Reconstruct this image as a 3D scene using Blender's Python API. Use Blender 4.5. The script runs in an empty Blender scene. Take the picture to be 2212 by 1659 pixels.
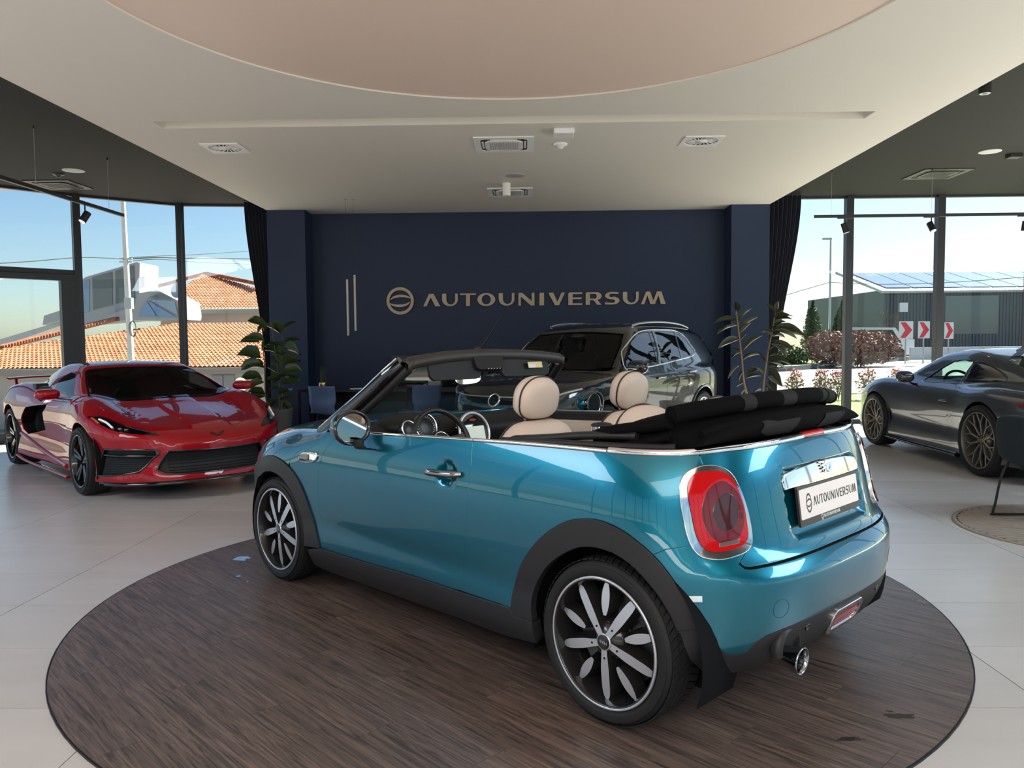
import bpy, bmesh, math, random
import numpy as np
from mathutils import Vector, Matrix
from mathutils.geometry import delaunay_2d_cdt
random.seed(7); RNG = np.random.default_rng(7)
PI = math.pi
SC = bpy.context.scene
C = SC.collection
# ------------------------------------------------------------------ camera
CAM_H = 1.4327
cam_d = bpy.data.cameras.new('camera'); cam = bpy.data.objects.new('camera', cam_d); C.objects.link(cam)
cam_d.sensor_width = 36.0; cam_d.lens = 36.0 * 1680.94 / 2212.0
cam_d.clip_start = 0.05; cam_d.clip_end = 500
_yaw, _pitch, _roll = 0.01816, -0.05614, 0.009175
cam.matrix_world = (Matrix.Translation((0, 0, CAM_H)) @ Matrix.Rotation(_yaw, 4, 'Z') @ Matrix.Rotation(_pitch, 4, 'X')
                    @ Matrix.Rotation(_roll, 4, 'Y') @ Matrix.Rotation(PI / 2, 4, 'X'))
SC.camera = cam
# ------------------------------------------------------------------ sky, sun, fill lights, exposure
SUN_AZ, SUN_EL = math.radians(44), math.radians(40)      # azimuth to the right of +Y
w = bpy.data.worlds.new('sky'); SC.world = w; w.use_nodes = True
_n = w.node_tree.nodes; _l = w.node_tree.links; _n.clear()
_sky = _n.new('ShaderNodeTexSky'); _sky.sky_type = 'NISHITA'; _sky.sun_disc = False
_sky.sun_elevation = SUN_EL; _sky.sun_rotation = SUN_AZ
_sky.air_density = 1.0; _sky.dust_density = 0.8; _sky.ozone_density = 3.5; _sky.altitude = 200
_bg = _n.new('ShaderNodeBackground'); _bg.inputs['Strength'].default_value = 0.10
_out = _n.new('ShaderNodeOutputWorld')
_l.new(_sky.outputs[0], _bg.inputs[0]); _l.new(_bg.outputs[0], _out.inputs[0])
_sd = bpy.data.lights.new('sun', 'SUN'); _so = bpy.data.objects.new('sun', _sd); C.objects.link(_so)
_sd.energy = 15.0; _sd.angle = 0.01; _sd.color = (1.0, 0.93, 0.82)
_sv = Vector((math.sin(SUN_AZ) * math.cos(SUN_EL), math.cos(SUN_AZ) * math.cos(SUN_EL), math.sin(SUN_EL)))
_so.rotation_euler = _sv.to_track_quat('Z', 'Y').to_euler()
def area(name, loc, target, sx, sy, power, col=(1, 1, 1)):
    d = bpy.data.lights.new(name, 'AREA'); d.shape = 'RECTANGLE'; d.size = sx; d.size_y = sy; d.energy = power; d.color = col
    o = bpy.data.objects.new(name, d); C.objects.link(o); o.location = loc
    o.rotation_euler = (Vector(target) - Vector(loc)).to_track_quat('-Z', 'Y').to_euler(); return o
# unseen area lights added to brighten the dim interior, aimed up and down
area('fill_light_up', (8.3, 8.0, 0.06), (8.3, 8.0, 3.5), 2.2, 6.4, 230, (1.0, 0.92, 0.78))
area('fill_light_up', (0.0, -3.6, 0.06), (0.0, -3.6, 3.5), 10.0, 2.4, 380, (1.0, 0.88, 0.79))
area('fill_light_down', (0.0, -3.0, 3.40), (0.0, -2.9, 0.0), 7.0, 3.0, 170, (1.0, 0.95, 0.95))
area('fill_light_down', (-6.6, 3.0, 3.65), (-6.4, 3.2, 0.0), 2.4, 6.0, 240, (0.90, 0.93, 1.0))
area('fill_light_down', (6.6, 3.0, 3.65), (6.4, 3.2, 0.0), 2.4, 6.0, 330, (0.74, 0.90, 1.0))
SC.view_settings.view_transform = 'Standard'; SC.view_settings.look = 'None'
SC.view_settings.exposure = 0.75; SC.view_settings.gamma = 1.0; SC.view_settings.use_curve_mapping = False
cy = SC.cycles
cy.max_bounces = 8; cy.diffuse_bounces = 4; cy.glossy_bounces = 4; cy.transmission_bounces = 4; cy.transparent_max_bounces = 12
cy.caustics_reflective = False; cy.caustics_refractive = False; cy.sample_clamp_indirect = 8.0
cy.use_denoising = True

# ------------------------------------------------------------------ materials
MATS = {}
def mat(name, col=(0.5, 0.5, 0.5), rough=0.5, metal=0.0, spec=0.5, coat=0.0, coat_rough=0.03, noise=0, ncol=None, nscale=8.0,
        bump=0.0, bscale=60.0, emit=None, estr=0.0, alpha=None, sheen=0.0, trans=0.0, ior=1.45):
    if name in MATS: return MATS[name]
    m = bpy.data.materials.new(name); m.use_nodes = True
    nt = m.node_tree; b = nt.nodes['Principled BSDF']
    b.inputs['Base Color'].default_value = (*col, 1); b.inputs['Roughness'].default_value = rough
    b.inputs['Metallic'].default_value = metal; b.inputs['Specular IOR Level'].default_value = spec
    b.inputs['Coat Weight'].default_value = coat; b.inputs['Coat Roughness'].default_value = coat_rough
    b.inputs['IOR'].default_value = ior
    if sheen: b.inputs['Sheen Weight'].default_value = sheen
    if trans: b.inputs['Transmission Weight'].default_value = trans
    if emit: b.inputs['Emission Color'].default_value = (*emit, 1); b.inputs['Emission Strength'].default_value = estr
    if noise or bump:
        tc = nt.nodes.new('ShaderNodeTexCoord')
    if noise:
        nz = nt.nodes.new('ShaderNodeTexNoise'); nz.inputs['Scale'].default_value = nscale; nz.inputs['Detail'].default_value = 5
        nt.links.new(tc.outputs['Object'], nz.inputs['Vector'])
        mx = nt.nodes.new('ShaderNodeMix'); mx.data_type = 'RGBA'
        mx.inputs[6].default_value = (*col, 1); mx.inputs[7].default_value = (*(ncol or [c * (1 - noise) for c in col]), 1)
        nt.links.new(nz.outputs['Fac'], mx.inputs[0]); nt.links.new(mx.outputs[2], b.inputs['Base Color'])
    if bump:
        nb = nt.nodes.new('ShaderNodeTexNoise'); nb.inputs['Scale'].default_value = bscale; nb.inputs['Detail'].default_value = 3
        nt.links.new(tc.outputs['Object'], nb.inputs['Vector'])
        bp = nt.nodes.new('ShaderNodeBump'); bp.inputs['Strength'].default_value = bump; bp.inputs['Distance'].default_value = 0.01
        nt.links.new(nb.outputs['Fac'], bp.inputs['Height']); nt.links.new(bp.outputs[0], b.inputs['Normal'])
    MATS[name] = m
    return m

def glass_mat(name, tint=(1, 1, 1), refl=1.0, rough=0.0, r0=0.022):
    """thin pane: transparent tint + fresnel reflection"""
    if name in MATS: return MATS[name]
    m = bpy.data.materials.new(name); m.use_nodes = True
    nt = m.node_tree; nt.nodes.clear()
    o = nt.nodes.new('ShaderNodeOutputMaterial'); mx = nt.nodes.new('ShaderNodeMixShader')
    t = nt.nodes.new('ShaderNodeBsdfTransparent'); t.inputs[0].default_value = (*tint, 1)
    g = nt.nodes.new('ShaderNodeBsdfGlossy'); g.inputs['Roughness'].default_value = rough; g.inputs[0].default_value = (refl, refl, refl, 1)
    lw = nt.nodes.new('ShaderNodeLayerWeight'); lw.inputs[0].default_value = 0.5
    pw = nt.nodes.new('ShaderNodeMath'); pw.operation = 'POWER'; pw.inputs[1].default_value = 5.0
    f = nt.nodes.new('ShaderNodeMath'); f.operation = 'MULTIPLY_ADD'; f.inputs[1].default_value = 0.90; f.inputs[2].default_value = r0
    nt.links.new(lw.outputs['Facing'], pw.inputs[0]); nt.links.new(pw.outputs[0], f.inputs[0])
    nt.links.new(f.outputs[0], mx.inputs[0]); nt.links.new(t.outputs[0], mx.inputs[1]); nt.links.new(g.outputs[0], mx.inputs[2])
    nt.links.new(mx.outputs[0], o.inputs[0])
    MATS[name] = m
    return m

def paint(name, col, metal=0.55, rough=0.32, flake=0.25, edge=None):
    """car paint: metallic base with flakes, darker/other hue at grazing angles, clear coat"""
    if name in MATS: return MATS[name]
    m = mat(name, col, rough, metal, 0.5, coat=1.0, coat_rough=0.015)
    nt = m.node_tree; b = nt.nodes['Principled BSDF']; b.inputs['Coat IOR'].default_value = 1.45
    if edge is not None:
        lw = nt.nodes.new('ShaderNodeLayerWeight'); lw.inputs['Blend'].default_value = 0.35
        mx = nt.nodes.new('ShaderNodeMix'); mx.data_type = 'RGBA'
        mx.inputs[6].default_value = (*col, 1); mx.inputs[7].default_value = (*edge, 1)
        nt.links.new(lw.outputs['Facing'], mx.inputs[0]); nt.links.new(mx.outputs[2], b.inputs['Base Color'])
    return m

# ------------------------------------------------------------------ mesh helpers
def rotz(a): return np.array([[math.cos(a), -math.sin(a), 0], [math.sin(a), math.cos(a), 0], [0, 0, 1]])
def frame_of(d, up=(0, 0, 1)):
    d = np.asarray(d, float); d = d / np.linalg.norm(d)
    u = np.asarray(up, float)
    if abs(d @ u) > 0.97: u = np.array([1.0, 0, 0])
    s = np.cross(d, u); s /= np.linalg.norm(s); t = np.cross(s, d)
    return d, s, t

class MB:
    def __init__(self): self.v = []; self.f = []; self.sm = []; self.mi = []; self.cur = 0
    def add(self, V, F, smooth=False):
        n = len(self.v); self.v.extend([tuple(map(float, p)) for p in V])
        for f in F: self.f.append(tuple(i + n for i in f)); self.sm.append(smooth); self.mi.append(self.cur)
        return self
    def box(self, c, s, R=None):
        x, y, z = [k / 2 for k in s]
        V = np.array([(-x, -y, -z), (x, -y, -z), (x, y, -z), (-x, y, -z), (-x, -y, z), (x, -y, z), (x, y, z), (-x, y, z)])
        if R is not None: V = V @ np.asarray(R).T
        V = V + np.asarray(c)
        return self.add(V, [(0, 3, 2, 1), (4, 5, 6, 7), (0, 1, 5, 4), (1, 2, 6, 5), (2, 3, 7, 6), (3, 0, 4, 7)])
    def b2(self, p, q):
        p = np.array(p, float); q = np.array(q, float)
        return self.box((p + q) / 2, np.abs(q - p))
    def bar(self, p, q, w, t=None, up=(0, 0, 1)):
        p = np.array(p, float); q = np.array(q, float); d, s, u = frame_of(q - p, up)
        return self.box((p + q) / 2, (np.linalg.norm(q - p), w, t or w), np.stack([d, s, u], 1))
    def tube(self, pts, r, n=8, closed=False, caps=True, smooth=True, flat=1.0):
        P = np.array(pts, float); m = len(P); r = np.broadcast_to(np.asarray(r, float), (m,))
        T = np.roll(P, -1, 0) - np.roll(P, 1, 0)
        if not closed: T[0] = P[1] - P[0]; T[-1] = P[-1] - P[-2]
        d, s, u = frame_of(T[0]); V = []
        for i in range(m):
            t = T[i] / (np.linalg.norm(T[i]) + 1e-12)
            s = s - t * (s @ t); s /= np.linalg.norm(s); u = np.cross(t, s)
            for k in range(n):
                a = 2 * PI * k / n; V.append(P[i] + r[i] * (math.cos(a) * s + flat * math.sin(a) * u))
        F = []
        for i in range(m if closed else m - 1):
            j = (i + 1) % m
            for k in range(n): F.append((i * n + k, i * n + (k + 1) % n, j * n + (k + 1) % n, j * n + k))
        self.add(V, F, smooth)
        if caps and not closed:
            self.add(V[:n], [tuple(range(n))[::-1]]); self.add(V[-n:], [tuple(range(n))])
        return self
    def cyl(self, p, q, r, n=16, r2=None, smooth=True): return self.tube([p, q], [r, r if r2 is None else r2], n, smooth=smooth)
    def lathe(self, prof, n=32, origin=(0, 0, 0), axis=(0, 0, 1), smooth=True, a0=0, a1=2 * PI, closed_prof=False):
        d, s, u = frame_of(axis); o = np.array(origin, float); full = abs(a1 - a0 - 2 * PI) < 1e-6
        k = n if full else n + 1; V = []
        for i in range(k):
            a = a0 + (a1 - a0) * i / n; rad = math.cos(a) * s + math.sin(a) * u
            for (r, h) in prof: V.append(o + rad * r + d * h)
        m = len(prof); F = []
        for i in range(n):
            j = (i + 1) % k
            for t in range(m if closed_prof else m - 1):
                t2 = (t + 1) % m; F.append((i * m + t, j * m + t, j * m + t2, i * m + t2))
        return self.add(V, F, smooth)
    def grid(self, G, smooth=True, closed_u=False, closed_v=False, flip=False):
        G = np.asarray(G, float); a, b = G.shape[:2]; F = []
        for i in range(a if closed_u else a - 1):
            for j in range(b if closed_v else b - 1):
                i2, j2 = (i + 1) % a, (j + 1) % b; q = (i * b + j, i2 * b + j, i2 * b + j2, i * b + j2)
                F.append(q[::-1] if flip else q)
        return self.add(G.reshape(-1, 3), F, smooth)
    def poly(self, loops, o=(0, 0, 0), ax=(1, 0, 0), ay=(0, 1, 0), h=0.01, smooth=False):
        """extruded plate: loops[0] outline, others holes, 2D; extruded from 0 to h along ax x ay"""
        V2, tri = fill2d(loops)
        ax = np.array(ax, float); ay = np.array(ay, float); nz = np.cross(ax, ay); o = np.array(o, float)
        A = o + V2[:, :1] * ax + V2[:, 1:2] * ay; n = len(A)
        F = [t[::-1] for t in tri] + [tuple(i + n for i in t) for t in tri]
        self.add(np.vstack([A, A + nz * h]), F)
        for lp in loops:
            L = np.array(lp, float); m = len(L)
            area = 0.5 * np.sum(L[:, 0] * np.roll(L[:, 1], -1) - np.roll(L[:, 0], -1) * L[:, 1])
            B = o + L[:, :1] * ax + L[:, 1:2] * ay
            fl = [(i, (i + 1) % m, m + (i + 1) % m, m + i) for i in range(m)]
            if (area < 0) != (lp is not loops[0]): fl = [f[::-1] for f in fl]
            self.add(np.vstack([B, B + nz * h]), fl, smooth)
        return self
    def mesh(self, name):
        me = bpy.data.meshes.new(name); me.from_pydata(self.v, [], self.f)
        me.polygons.foreach_set('use_smooth', self.sm); me.polygons.foreach_set('material_index', self.mi); me.update()
        return me
    def build(self, name, m=None, parent=None, loc=None, bevel=0, rot=None, seg=2, weld=False):
        me = self.mesh(name); o = bpy.data.objects.new(name, me); C.objects.link(o)
        for k in (m if isinstance(m, (list, tuple)) else [m]):
            if k is not None: me.materials.append(k)
        if parent is not None: o.parent = parent
        if loc is not None: o.location = loc
        if rot is not None: o.rotation_euler = rot
        if bevel:
            md = o.modifiers.new('bevel', 'BEVEL'); md.width = bevel; md.segments = seg; md.limit_method = 'ANGLE'; md.angle_limit = math.radians(40)
            md.harden_normals = False
        return o

def in_poly(P, L):
    P = np.asarray(P, float); L = np.asarray(L, float); x, y = P[:, 0], P[:, 1]; c = np.zeros(len(P), bool)
    x1, y1 = L[:, 0], L[:, 1]; x2, y2 = np.roll(x1, -1), np.roll(y1, -1)
    for a, b, d, e in zip(x1, y1, x2, y2):
        if b == e: continue
        c ^= ((b > y) != (e > y)) & (x < (d - a) * (y - b) / (e - b) + a)
    return c
def fill2d(loops, pts=None):
    """triangulate outline minus holes with optional interior points -> (V2, tris ccw); the first verts are the loop verts in order"""
    V = []; E = []
    for lp in loops:
        n = len(V); m = len(lp); V += [(float(p[0]), float(p[1])) for p in lp]; E += [(n + i, n + (i + 1) % m) for i in range(m)]
    if pts is not None: V += [(float(p[0]), float(p[1])) for p in pts]
    r = delaunay_2d_cdt([Vector(p) for p in V], E, [], 0, 1e-7)
    V2 = np.array([(p.x, p.y) for p in r[0]]); T = np.array([tuple(f) for f in r[2]])
    c = V2[T].mean(1); k = in_poly(c, loops[0])
    for lp in loops[1:]: k &= ~in_poly(c, lp)
    T = T[k]; a = V2[T]; ar = (a[:, 1, 0] - a[:, 0, 0]) * (a[:, 2, 1] - a[:, 0, 1]) - (a[:, 2, 0] - a[:, 0, 0]) * (a[:, 1, 1] - a[:, 0, 1])
    T = T[np.abs(ar) > 1e-12]; ar = ar[np.abs(ar) > 1e-12]; T[ar < 0] = T[ar < 0][:, ::-1]
    return V2, [tuple(int(i) for i in t) for t in T]
def circ(cx, cy, r, n=48, ry=None, a0=0.0):
    return [(cx + r * math.cos(a0 + 2 * PI * i / n), cy + (ry or r) * math.sin(a0 + 2 * PI * i / n)) for i in range(n)]
def rrect(x0, y0, x1, y1, r, n=5):
    P = []
    for cx, cy_, a in ((x1 - r, y1 - r, 0), (x0 + r, y1 - r, 90), (x0 + r, y0 + r, 180), (x1 - r, y0 + r, 270)):
        for i in range(n + 1):
            t = math.radians(a + 90 * i / n); P.append((cx + r * math.cos(t), cy_ + r * math.sin(t)))
    return P
def crom(P, n=8, closed=False):
    """Catmull-Rom resample"""
    P = np.array(P, float); m = len(P); out = []
    for i in range(m if closed else m - 1):
        if closed: a, b, c, d = P[(i - 1) % m], P[i], P[(i + 1) % m], P[(i + 2) % m]
        else: a, b, c, d = P[max(i - 1, 0)], P[i], P[i + 1], P[min(i + 2, m - 1)]
        for k in range(n):
            t = k / n; out.append(0.5 * (2 * b + (c - a) * t + (2 * a - 5 * b + 4 * c - d) * t * t + (3 * b - a - 3 * c + d) * t ** 3))
    if not closed: out.append(P[-1])
    return np.array(out)
def empty(name, loc=(0, 0, 0), rz=0.0, parent=None):
    o = bpy.data.objects.new(name, None); C.objects.link(o); o.location = loc; o.rotation_euler = (0, 0, rz); o.empty_display_size = 0.1
    if parent is not None: o.parent = parent
    return o
def tag(o, label=None, cat=None, group=None, kind=None):
    if label: o['label'] = label
    if cat: o['category'] = cat
    if group: o['group'] = group
    if kind: o['kind'] = kind
    return o
def struct(o, label): return tag(o, label, kind='structure')
def copy_tree(o, parent=None):
    c = o.copy(); C.objects.link(c)
    if parent is not None: c.parent = parent
    for ch in list(o.children): copy_tree(ch, c)
    return c
# ------------------------------------------------------------------ room shell
HW, HD = 3.49, 3.735
X0, X1 = -4.02, 3.775            # edges of the white ceiling
YP, YW, YB = 12.18, 12.60, -6.0  # pillar fronts, logo wall, rear glazing
TC = (-0.097, 4.335)             # centre of turntable and ceiling disc

def tile_mat():
    m = mat('porcelain_tile', (0.46, 0.43, 0.40), 0.30, spec=0.5)
    nt = m.node_tree; b = nt.nodes['Principled BSDF']; N = nt.nodes; L = nt.links
    g = N.new('ShaderNodeNewGeometry'); mp = N.new('ShaderNodeMapping'); mp.inputs['Scale'].default_value = (0.5, 2.2, 1)
    L.new(g.outputs['Position'], mp.inputs[0])
    n1 = N.new('ShaderNodeTexNoise'); n1.inputs['Scale'].default_value = 2.6; n1.inputs['Detail'].default_value = 3; n1.inputs['Roughness'].default_value = 0.5
    L.new(mp.outputs[0], n1.inputs['Vector'])
    oi = N.new('ShaderNodeObjectInfo')
    r = N.new('ShaderNodeValToRGB'); r.color_ramp.elements[0].position = 0.15; r.color_ramp.elements[1].position = 0.9
    r.color_ramp.elements[0].color = (0.52, 0.495, 0.475, 1); r.color_ramp.elements[1].color = (0.585, 0.56, 0.54, 1)
    L.new(n1.outputs['Fac'], r.inputs[0])
    hs = N.new('ShaderNodeHueSaturation'); mr = N.new('ShaderNodeMapRange'); mr.inputs['To Min'].default_value = 0.95; mr.inputs['To Max'].default_value = 1.05
    L.new(oi.outputs['Random'], mr.inputs['Value']); L.new(mr.outputs[0], hs.inputs['Value']); L.new(r.outputs[0], hs.inputs['Color'])
    L.new(hs.outputs[0], b.inputs['Base Color'])
    mr2 = N.new('ShaderNodeMapRange'); mr2.inputs['To Min'].default_value = 0.20; mr2.inputs['To Max'].default_value = 0.32
    b.inputs['Roughness'].default_value = 0.27
    return m
M_TILE = tile_mat()
def floor_base_mat():
    m = mat('grout', (0.13, 0.125, 0.12), 0.7); return m
fl = MB()
fl.poly([[(-9.3, YB), (9.6, YB), (9.6, 13.0), (-4.0, 13.15), (-5.72, 12.94), (-6.93, 12.0), (-7.9, 10.9), (-8.8, 9.2), (-9.3, 7.0)]],
        o=(0, 0, -0.15), h=0.144)
floor = struct(fl.build('floor', floor_base_mat()), 'beige porcelain tiled showroom floor under the cars')
_tm = MB().box((0, 0, -0.004), (1.1950, 0.5950, 0.008)).mesh('tile')
_tm.materials.append(M_TILE)
FAC = [(-4.0, 13.15), (-5.72, 12.94), (-6.93, 12.0), (-7.9, 10.9), (-8.8, 9.2), (-9.3, 7.0), (-9.3, YB), (9.6, YB), (9.6, 13.0), (3.9, 13.0)]
_seen = 0; _rest = MB()
for j in range(-13, 13):
    yc = 5.961 + 0.6 * j + 0.3
    for i in range(-6, 11):
        xc = -2.795 + 1.2 * i + 0.6
        if not in_poly([(xc, yc)], FAC)[0] or yc > 12.9: continue
        if math.hypot(abs(xc - TC[0]) + 0.6, abs(yc - TC[1]) + 0.3) < 2.25: continue
        vis = yc > 1.6 and abs(xc) < 0.70 * yc + 1.6
        if vis:
            t = bpy.data.objects.new('tile', _tm); C.objects.link(t); t.parent = floor; t.location = (xc, yc, 0); _seen += 1
        else: _rest.box((xc, yc, -0.004), (1.1965, 0.5965, 0.008))
tag(_rest.build('tile_field', M_TILE, floor), kind='stuff')

# turntable of dark wooden planks
def plank_mat():
    m = mat('dark_oak_plank', (0.06, 0.045, 0.04), 0.5, spec=0.6, coat=0.25, coat_rough=0.3)
    nt = m.node_tree; b = nt.nodes['Principled BSDF']; N = nt.nodes; L = nt.links
    tc = N.new('ShaderNodeTexCoord'); oi = N.new('ShaderNodeObjectInfo')
    ad = N.new('ShaderNodeVectorMath'); ad.operation = 'ADD'
    mul = N.new('ShaderNodeMath'); mul.operation = 'MULTIPLY'; mul.inputs[1].default_value = 37.0
    L.new(oi.outputs['Random'], mul.inputs[0]); cx = N.new('ShaderNodeCombineXYZ'); L.new(mul.outputs[0], cx.inputs[0]); L.new(mul.outputs[0], cx.inputs[2])
    L.new(tc.outputs['Object'], ad.inputs[0]); L.new(cx.outputs[0], ad.inputs[1])
    mp = N.new('ShaderNodeMapping'); mp.inputs['Scale'].default_value = (1.3, 26, 26); L.new(ad.outputs[0], mp.inputs[0])
    n1 = N.new('ShaderNodeTexNoise'); n1.inputs['Scale'].default_value = 2.0; n1.inputs['Detail'].default_value = 9; n1.inputs['Distortion'].default_value = 1.2; n1.inputs['Roughness'].default_value = 0.7
    L.new(mp.outputs[0], n1.inputs['Vector'])
    mp2 = N.new('ShaderNodeMapping'); mp2.inputs['Scale'].default_value = (0.8, 4.0, 4.0); L.new(ad.outputs[0], mp2.inputs[0])
    n2 = N.new('ShaderNodeTexNoise'); n2.inputs['Scale'].default_value = 1.6; n2.inputs['Detail'].default_value = 4; L.new(mp2.outputs[0], n2.inputs['Vector'])
    r = N.new('ShaderNodeValToRGB'); e = r.color_ramp.elements
    e[0].position = 0.36; e[0].color = (0.040, 0.029, 0.025, 1); e[1].position = 0.64; e[1].color = (0.19, 0.14, 0.118, 1)
    L.new(n1.outputs['Fac'], r.inputs[0])
    r2 = N.new('ShaderNodeValToRGB'); e = r2.color_ramp.elements
    e[0].position = 0.3; e[0].color = (0.80, 0.79, 0.79, 1); e[1].position = 0.7; e[1].color = (1.08, 1.03, 1.0, 1)
    L.new(n2.outputs['Fac'], r2.inputs[0])
    mx = N.new('ShaderNodeMix'); mx.data_type = 'RGBA'; mx.blend_type = 'MULTIPLY'; mx.inputs[0].default_value = 1
    L.new(r.outputs[0], mx.inputs[6]); L.new(r2.outputs[0], mx.inputs[7])
    hs = N.new('ShaderNodeHueSaturation'); mr = N.new('ShaderNodeMapRange'); mr.inputs['To Min'].default_value = 0.93; mr.inputs['To Max'].default_value = 1.07
    L.new(oi.outputs['Random'], mr.inputs['Value']); L.new(mr.outputs[0], hs.inputs['Value']); L.new(mx.outputs[2], hs.inputs['Color']); L.new(hs.outputs[0], b.inputs['Base Color'])
    mr2 = N.new('ShaderNodeMapRange'); mr2.inputs['To Min'].default_value = 0.52; mr2.inputs['To Max'].default_value = 0.32
    L.new(n1.outputs['Fac'], mr2.inputs['Value']); L.new(mr2.outputs[0], b.inputs['Roughness'])
    bp = N.new('ShaderNodeBump'); bp.inputs['Strength'].default_value = 0.25; bp.inputs['Distance'].default_value = 0.002
    L.new(n1.outputs['Fac'], bp.inputs['Height']); L.new(bp.outputs[0], b.inputs['Normal'])
    return m
M_PLANK = plank_mat()
TR = 2.258; TZ = 0.008
turn = empty('turntable', (TC[0], TC[1], 0), math.radians(-45))
tag(turn, 'round dark wooden plank turntable in the floor under the teal convertible', 'turntable')
MB().lathe([(0.0, 0.001), (TR - 0.004, 0.001), (TR - 0.004, 0.004)], 96, smooth=False).build('base', mat('black_rubber', (0.012, 0.012, 0.013), 0.6), turn)
MB().lathe([(TR, -0.001), (TR, TZ - 0.001), (TR + 0.005, TZ - 0.001), (TR + 0.006, -0.001)], 120, smooth=False).build('edge_ring', mat('black_metal', (0.015, 0.015, 0.016), 0.4, 0.6), turn)
def clip_disc(poly, R):
    """clip convex polygon to a disc of radius R"""
    out = []
    n = len(poly)
    for i in range(n):
        p = np.array(poly[i]); q = np.array(poly[(i + 1) % n]); m = max(2, int(np.linalg.norm(q - p) / 0.03))
        for k in range(m):
            out.append(p + (q - p) * k / m)
    out = [p for p in out]
    r = [np.hypot(*p) for p in out]
    if min(r) >= R: return None
    if max(r) <= R: return poly
    res = []
    m = len(out)
    for i in range(m):
        a, b = out[i], out[(i + 1) % m]; ra, rb = r[i], r[(i + 1) % m]
        if ra <= R: res.append(a)
        if (ra <= R) != (rb <= R):
            lo, hi = 0.0, 1.0
            for _ in range(30):
                t = (lo + hi) / 2
                if (np.hypot(*(a + (b - a) * t)) <= R) == (ra <= R): lo = t
                else: hi = t
            res.append(a + (b - a) * lo)
    # insert arc points between successive points that both lie on the rim
    fin = []
    m = len(res)
    for i in range(m):
        a, b = res[i], res[(i + 1) % m]; fin.append(tuple(a))
        if abs(np.hypot(*a) - R) < 1e-4 and abs(np.hypot(*b) - R) < 1e-4:
            t0, t1 = math.atan2(a[1], a[0]), math.atan2(b[1], b[0]); d = (t1 - t0 + PI) % (2 * PI) - PI
            k = max(1, int(abs(d) / 0.03))
            for s in range(1, k): fin.append((R * math.cos(t0 + d * s / k), R * math.sin(t0 + d * s / k)))
    return fin if len(fin) >= 3 else None
pw, plen = 0.184, 1.22
for j in range(-13, 14):
    off = (j * 0.437) % plen
    for i in range(-3, 4):
        x = i * plen + off - plen / 2; y = j * pw - 0.05
        P = clip_disc([(x + 0.0006, y + 0.0006), (x + plen - 0.0006, y + 0.0006), (x + plen - 0.0006, y + pw - 0.0006), (x + 0.0006, y + pw - 0.0006)], TR - 0.003)
        if P is None: continue
        MB().poly([P], o=(0, 0, 0.002), h=TZ - 0.002).build('plank', M_PLANK, turn)

# ceilings
M_WHITE = mat('ceiling_white', (0.80, 0.765, 0.705), 0.6, spec=0.3)
M_PEACH = mat('ceiling_disc_paint', (0.82, 0.66, 0.57), 0.45, spec=0.35)
M_DARKC = mat('ceiling_dark', (0.022, 0.0215, 0.021), 0.75, spec=0.2)
M_NAVY = mat('navy_paint', (0.018, 0.032, 0.076), 0.5, spec=0.35)
SLOT = [(-3.45, 7.29), (3.21, 7.29), (3.21, 7.53), (-3.45, 7.53)]
DR = 2.455
ce = MB()
rect = [(X0, YB), (X1, YB), (X1, YW + 0.05), (X0, YW + 0.05)]
disc = circ(TC[0], TC[1], DR, 128)
ce.poly([rect, disc, SLOT], o=(0, 0, HW), h=0.22)
ceiling = struct(ce.build('ceiling', M_WHITE), 'white dropped ceiling panel with recessed disc and long light slot')
MB().lathe([(0, HW + 0.012), (DR + 0.05, HW + 0.012), (DR + 0.05, HW + 0.03), (0, HW + 0.03)], 128, origin=(TC[0], TC[1], 0), smooth=False).build('ceiling_disc', M_PEACH, ceiling)
MB().b2((-3.5, 7.2, HW + 0.16), (3.3, 7.62, HW + 0.2)).build('slot_lid', M_WHITE, ceiling)
dk = MB().poly([[(-10.2, -7.0), (10.1, -7.0), (10.1, 13.15), (-3.8, 13.35), (-5.85, 13.12), (-7.15, 12.15), (-9.2, 11.6), (-9.9, 9.6), (-10.2, 7.4)]], o=(0, 0, 3.80), h=0.3)
struct(dk.build('roof', mat('roof_cream', (0.62, 0.58, 0.5), 0.7)), 'flat showroom roof slab overhanging the glazing')
dc = MB().poly([FAC], o=(0, 0, HD), h=0.06)
struct(dc.build('ceiling_dark', M_DARKC), 'charcoal ceiling along the glazing on both sides')

# navy wall with pillars
w1 = MB().b2((X0, YW, 0), (X1, YW + 0.15, HW + 0.2))
wall = struct(w1.build('wall_back', M_NAVY), 'navy blue back wall carrying the gold lettering')
struct(MB().b2((X0, YP, 0), (-3.425, YW, HW)).build('wall_pillar', M_NAVY, bevel=0.004), 'navy blue pillar at the left end of the back wall')
struct(MB().b2((3.185, YP, 0), (X1, YW, HW)).build('wall_pillar', M_NAVY, bevel=0.004), 'navy blue pillar at the right end of the back wall')
MB().b2((-3.42, YW - 0.015, 0), (3.18, YW, 0.08)).build('baseboard', mat('navy_trim', (0.012, 0.018, 0.045), 0.5), wall)

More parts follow.
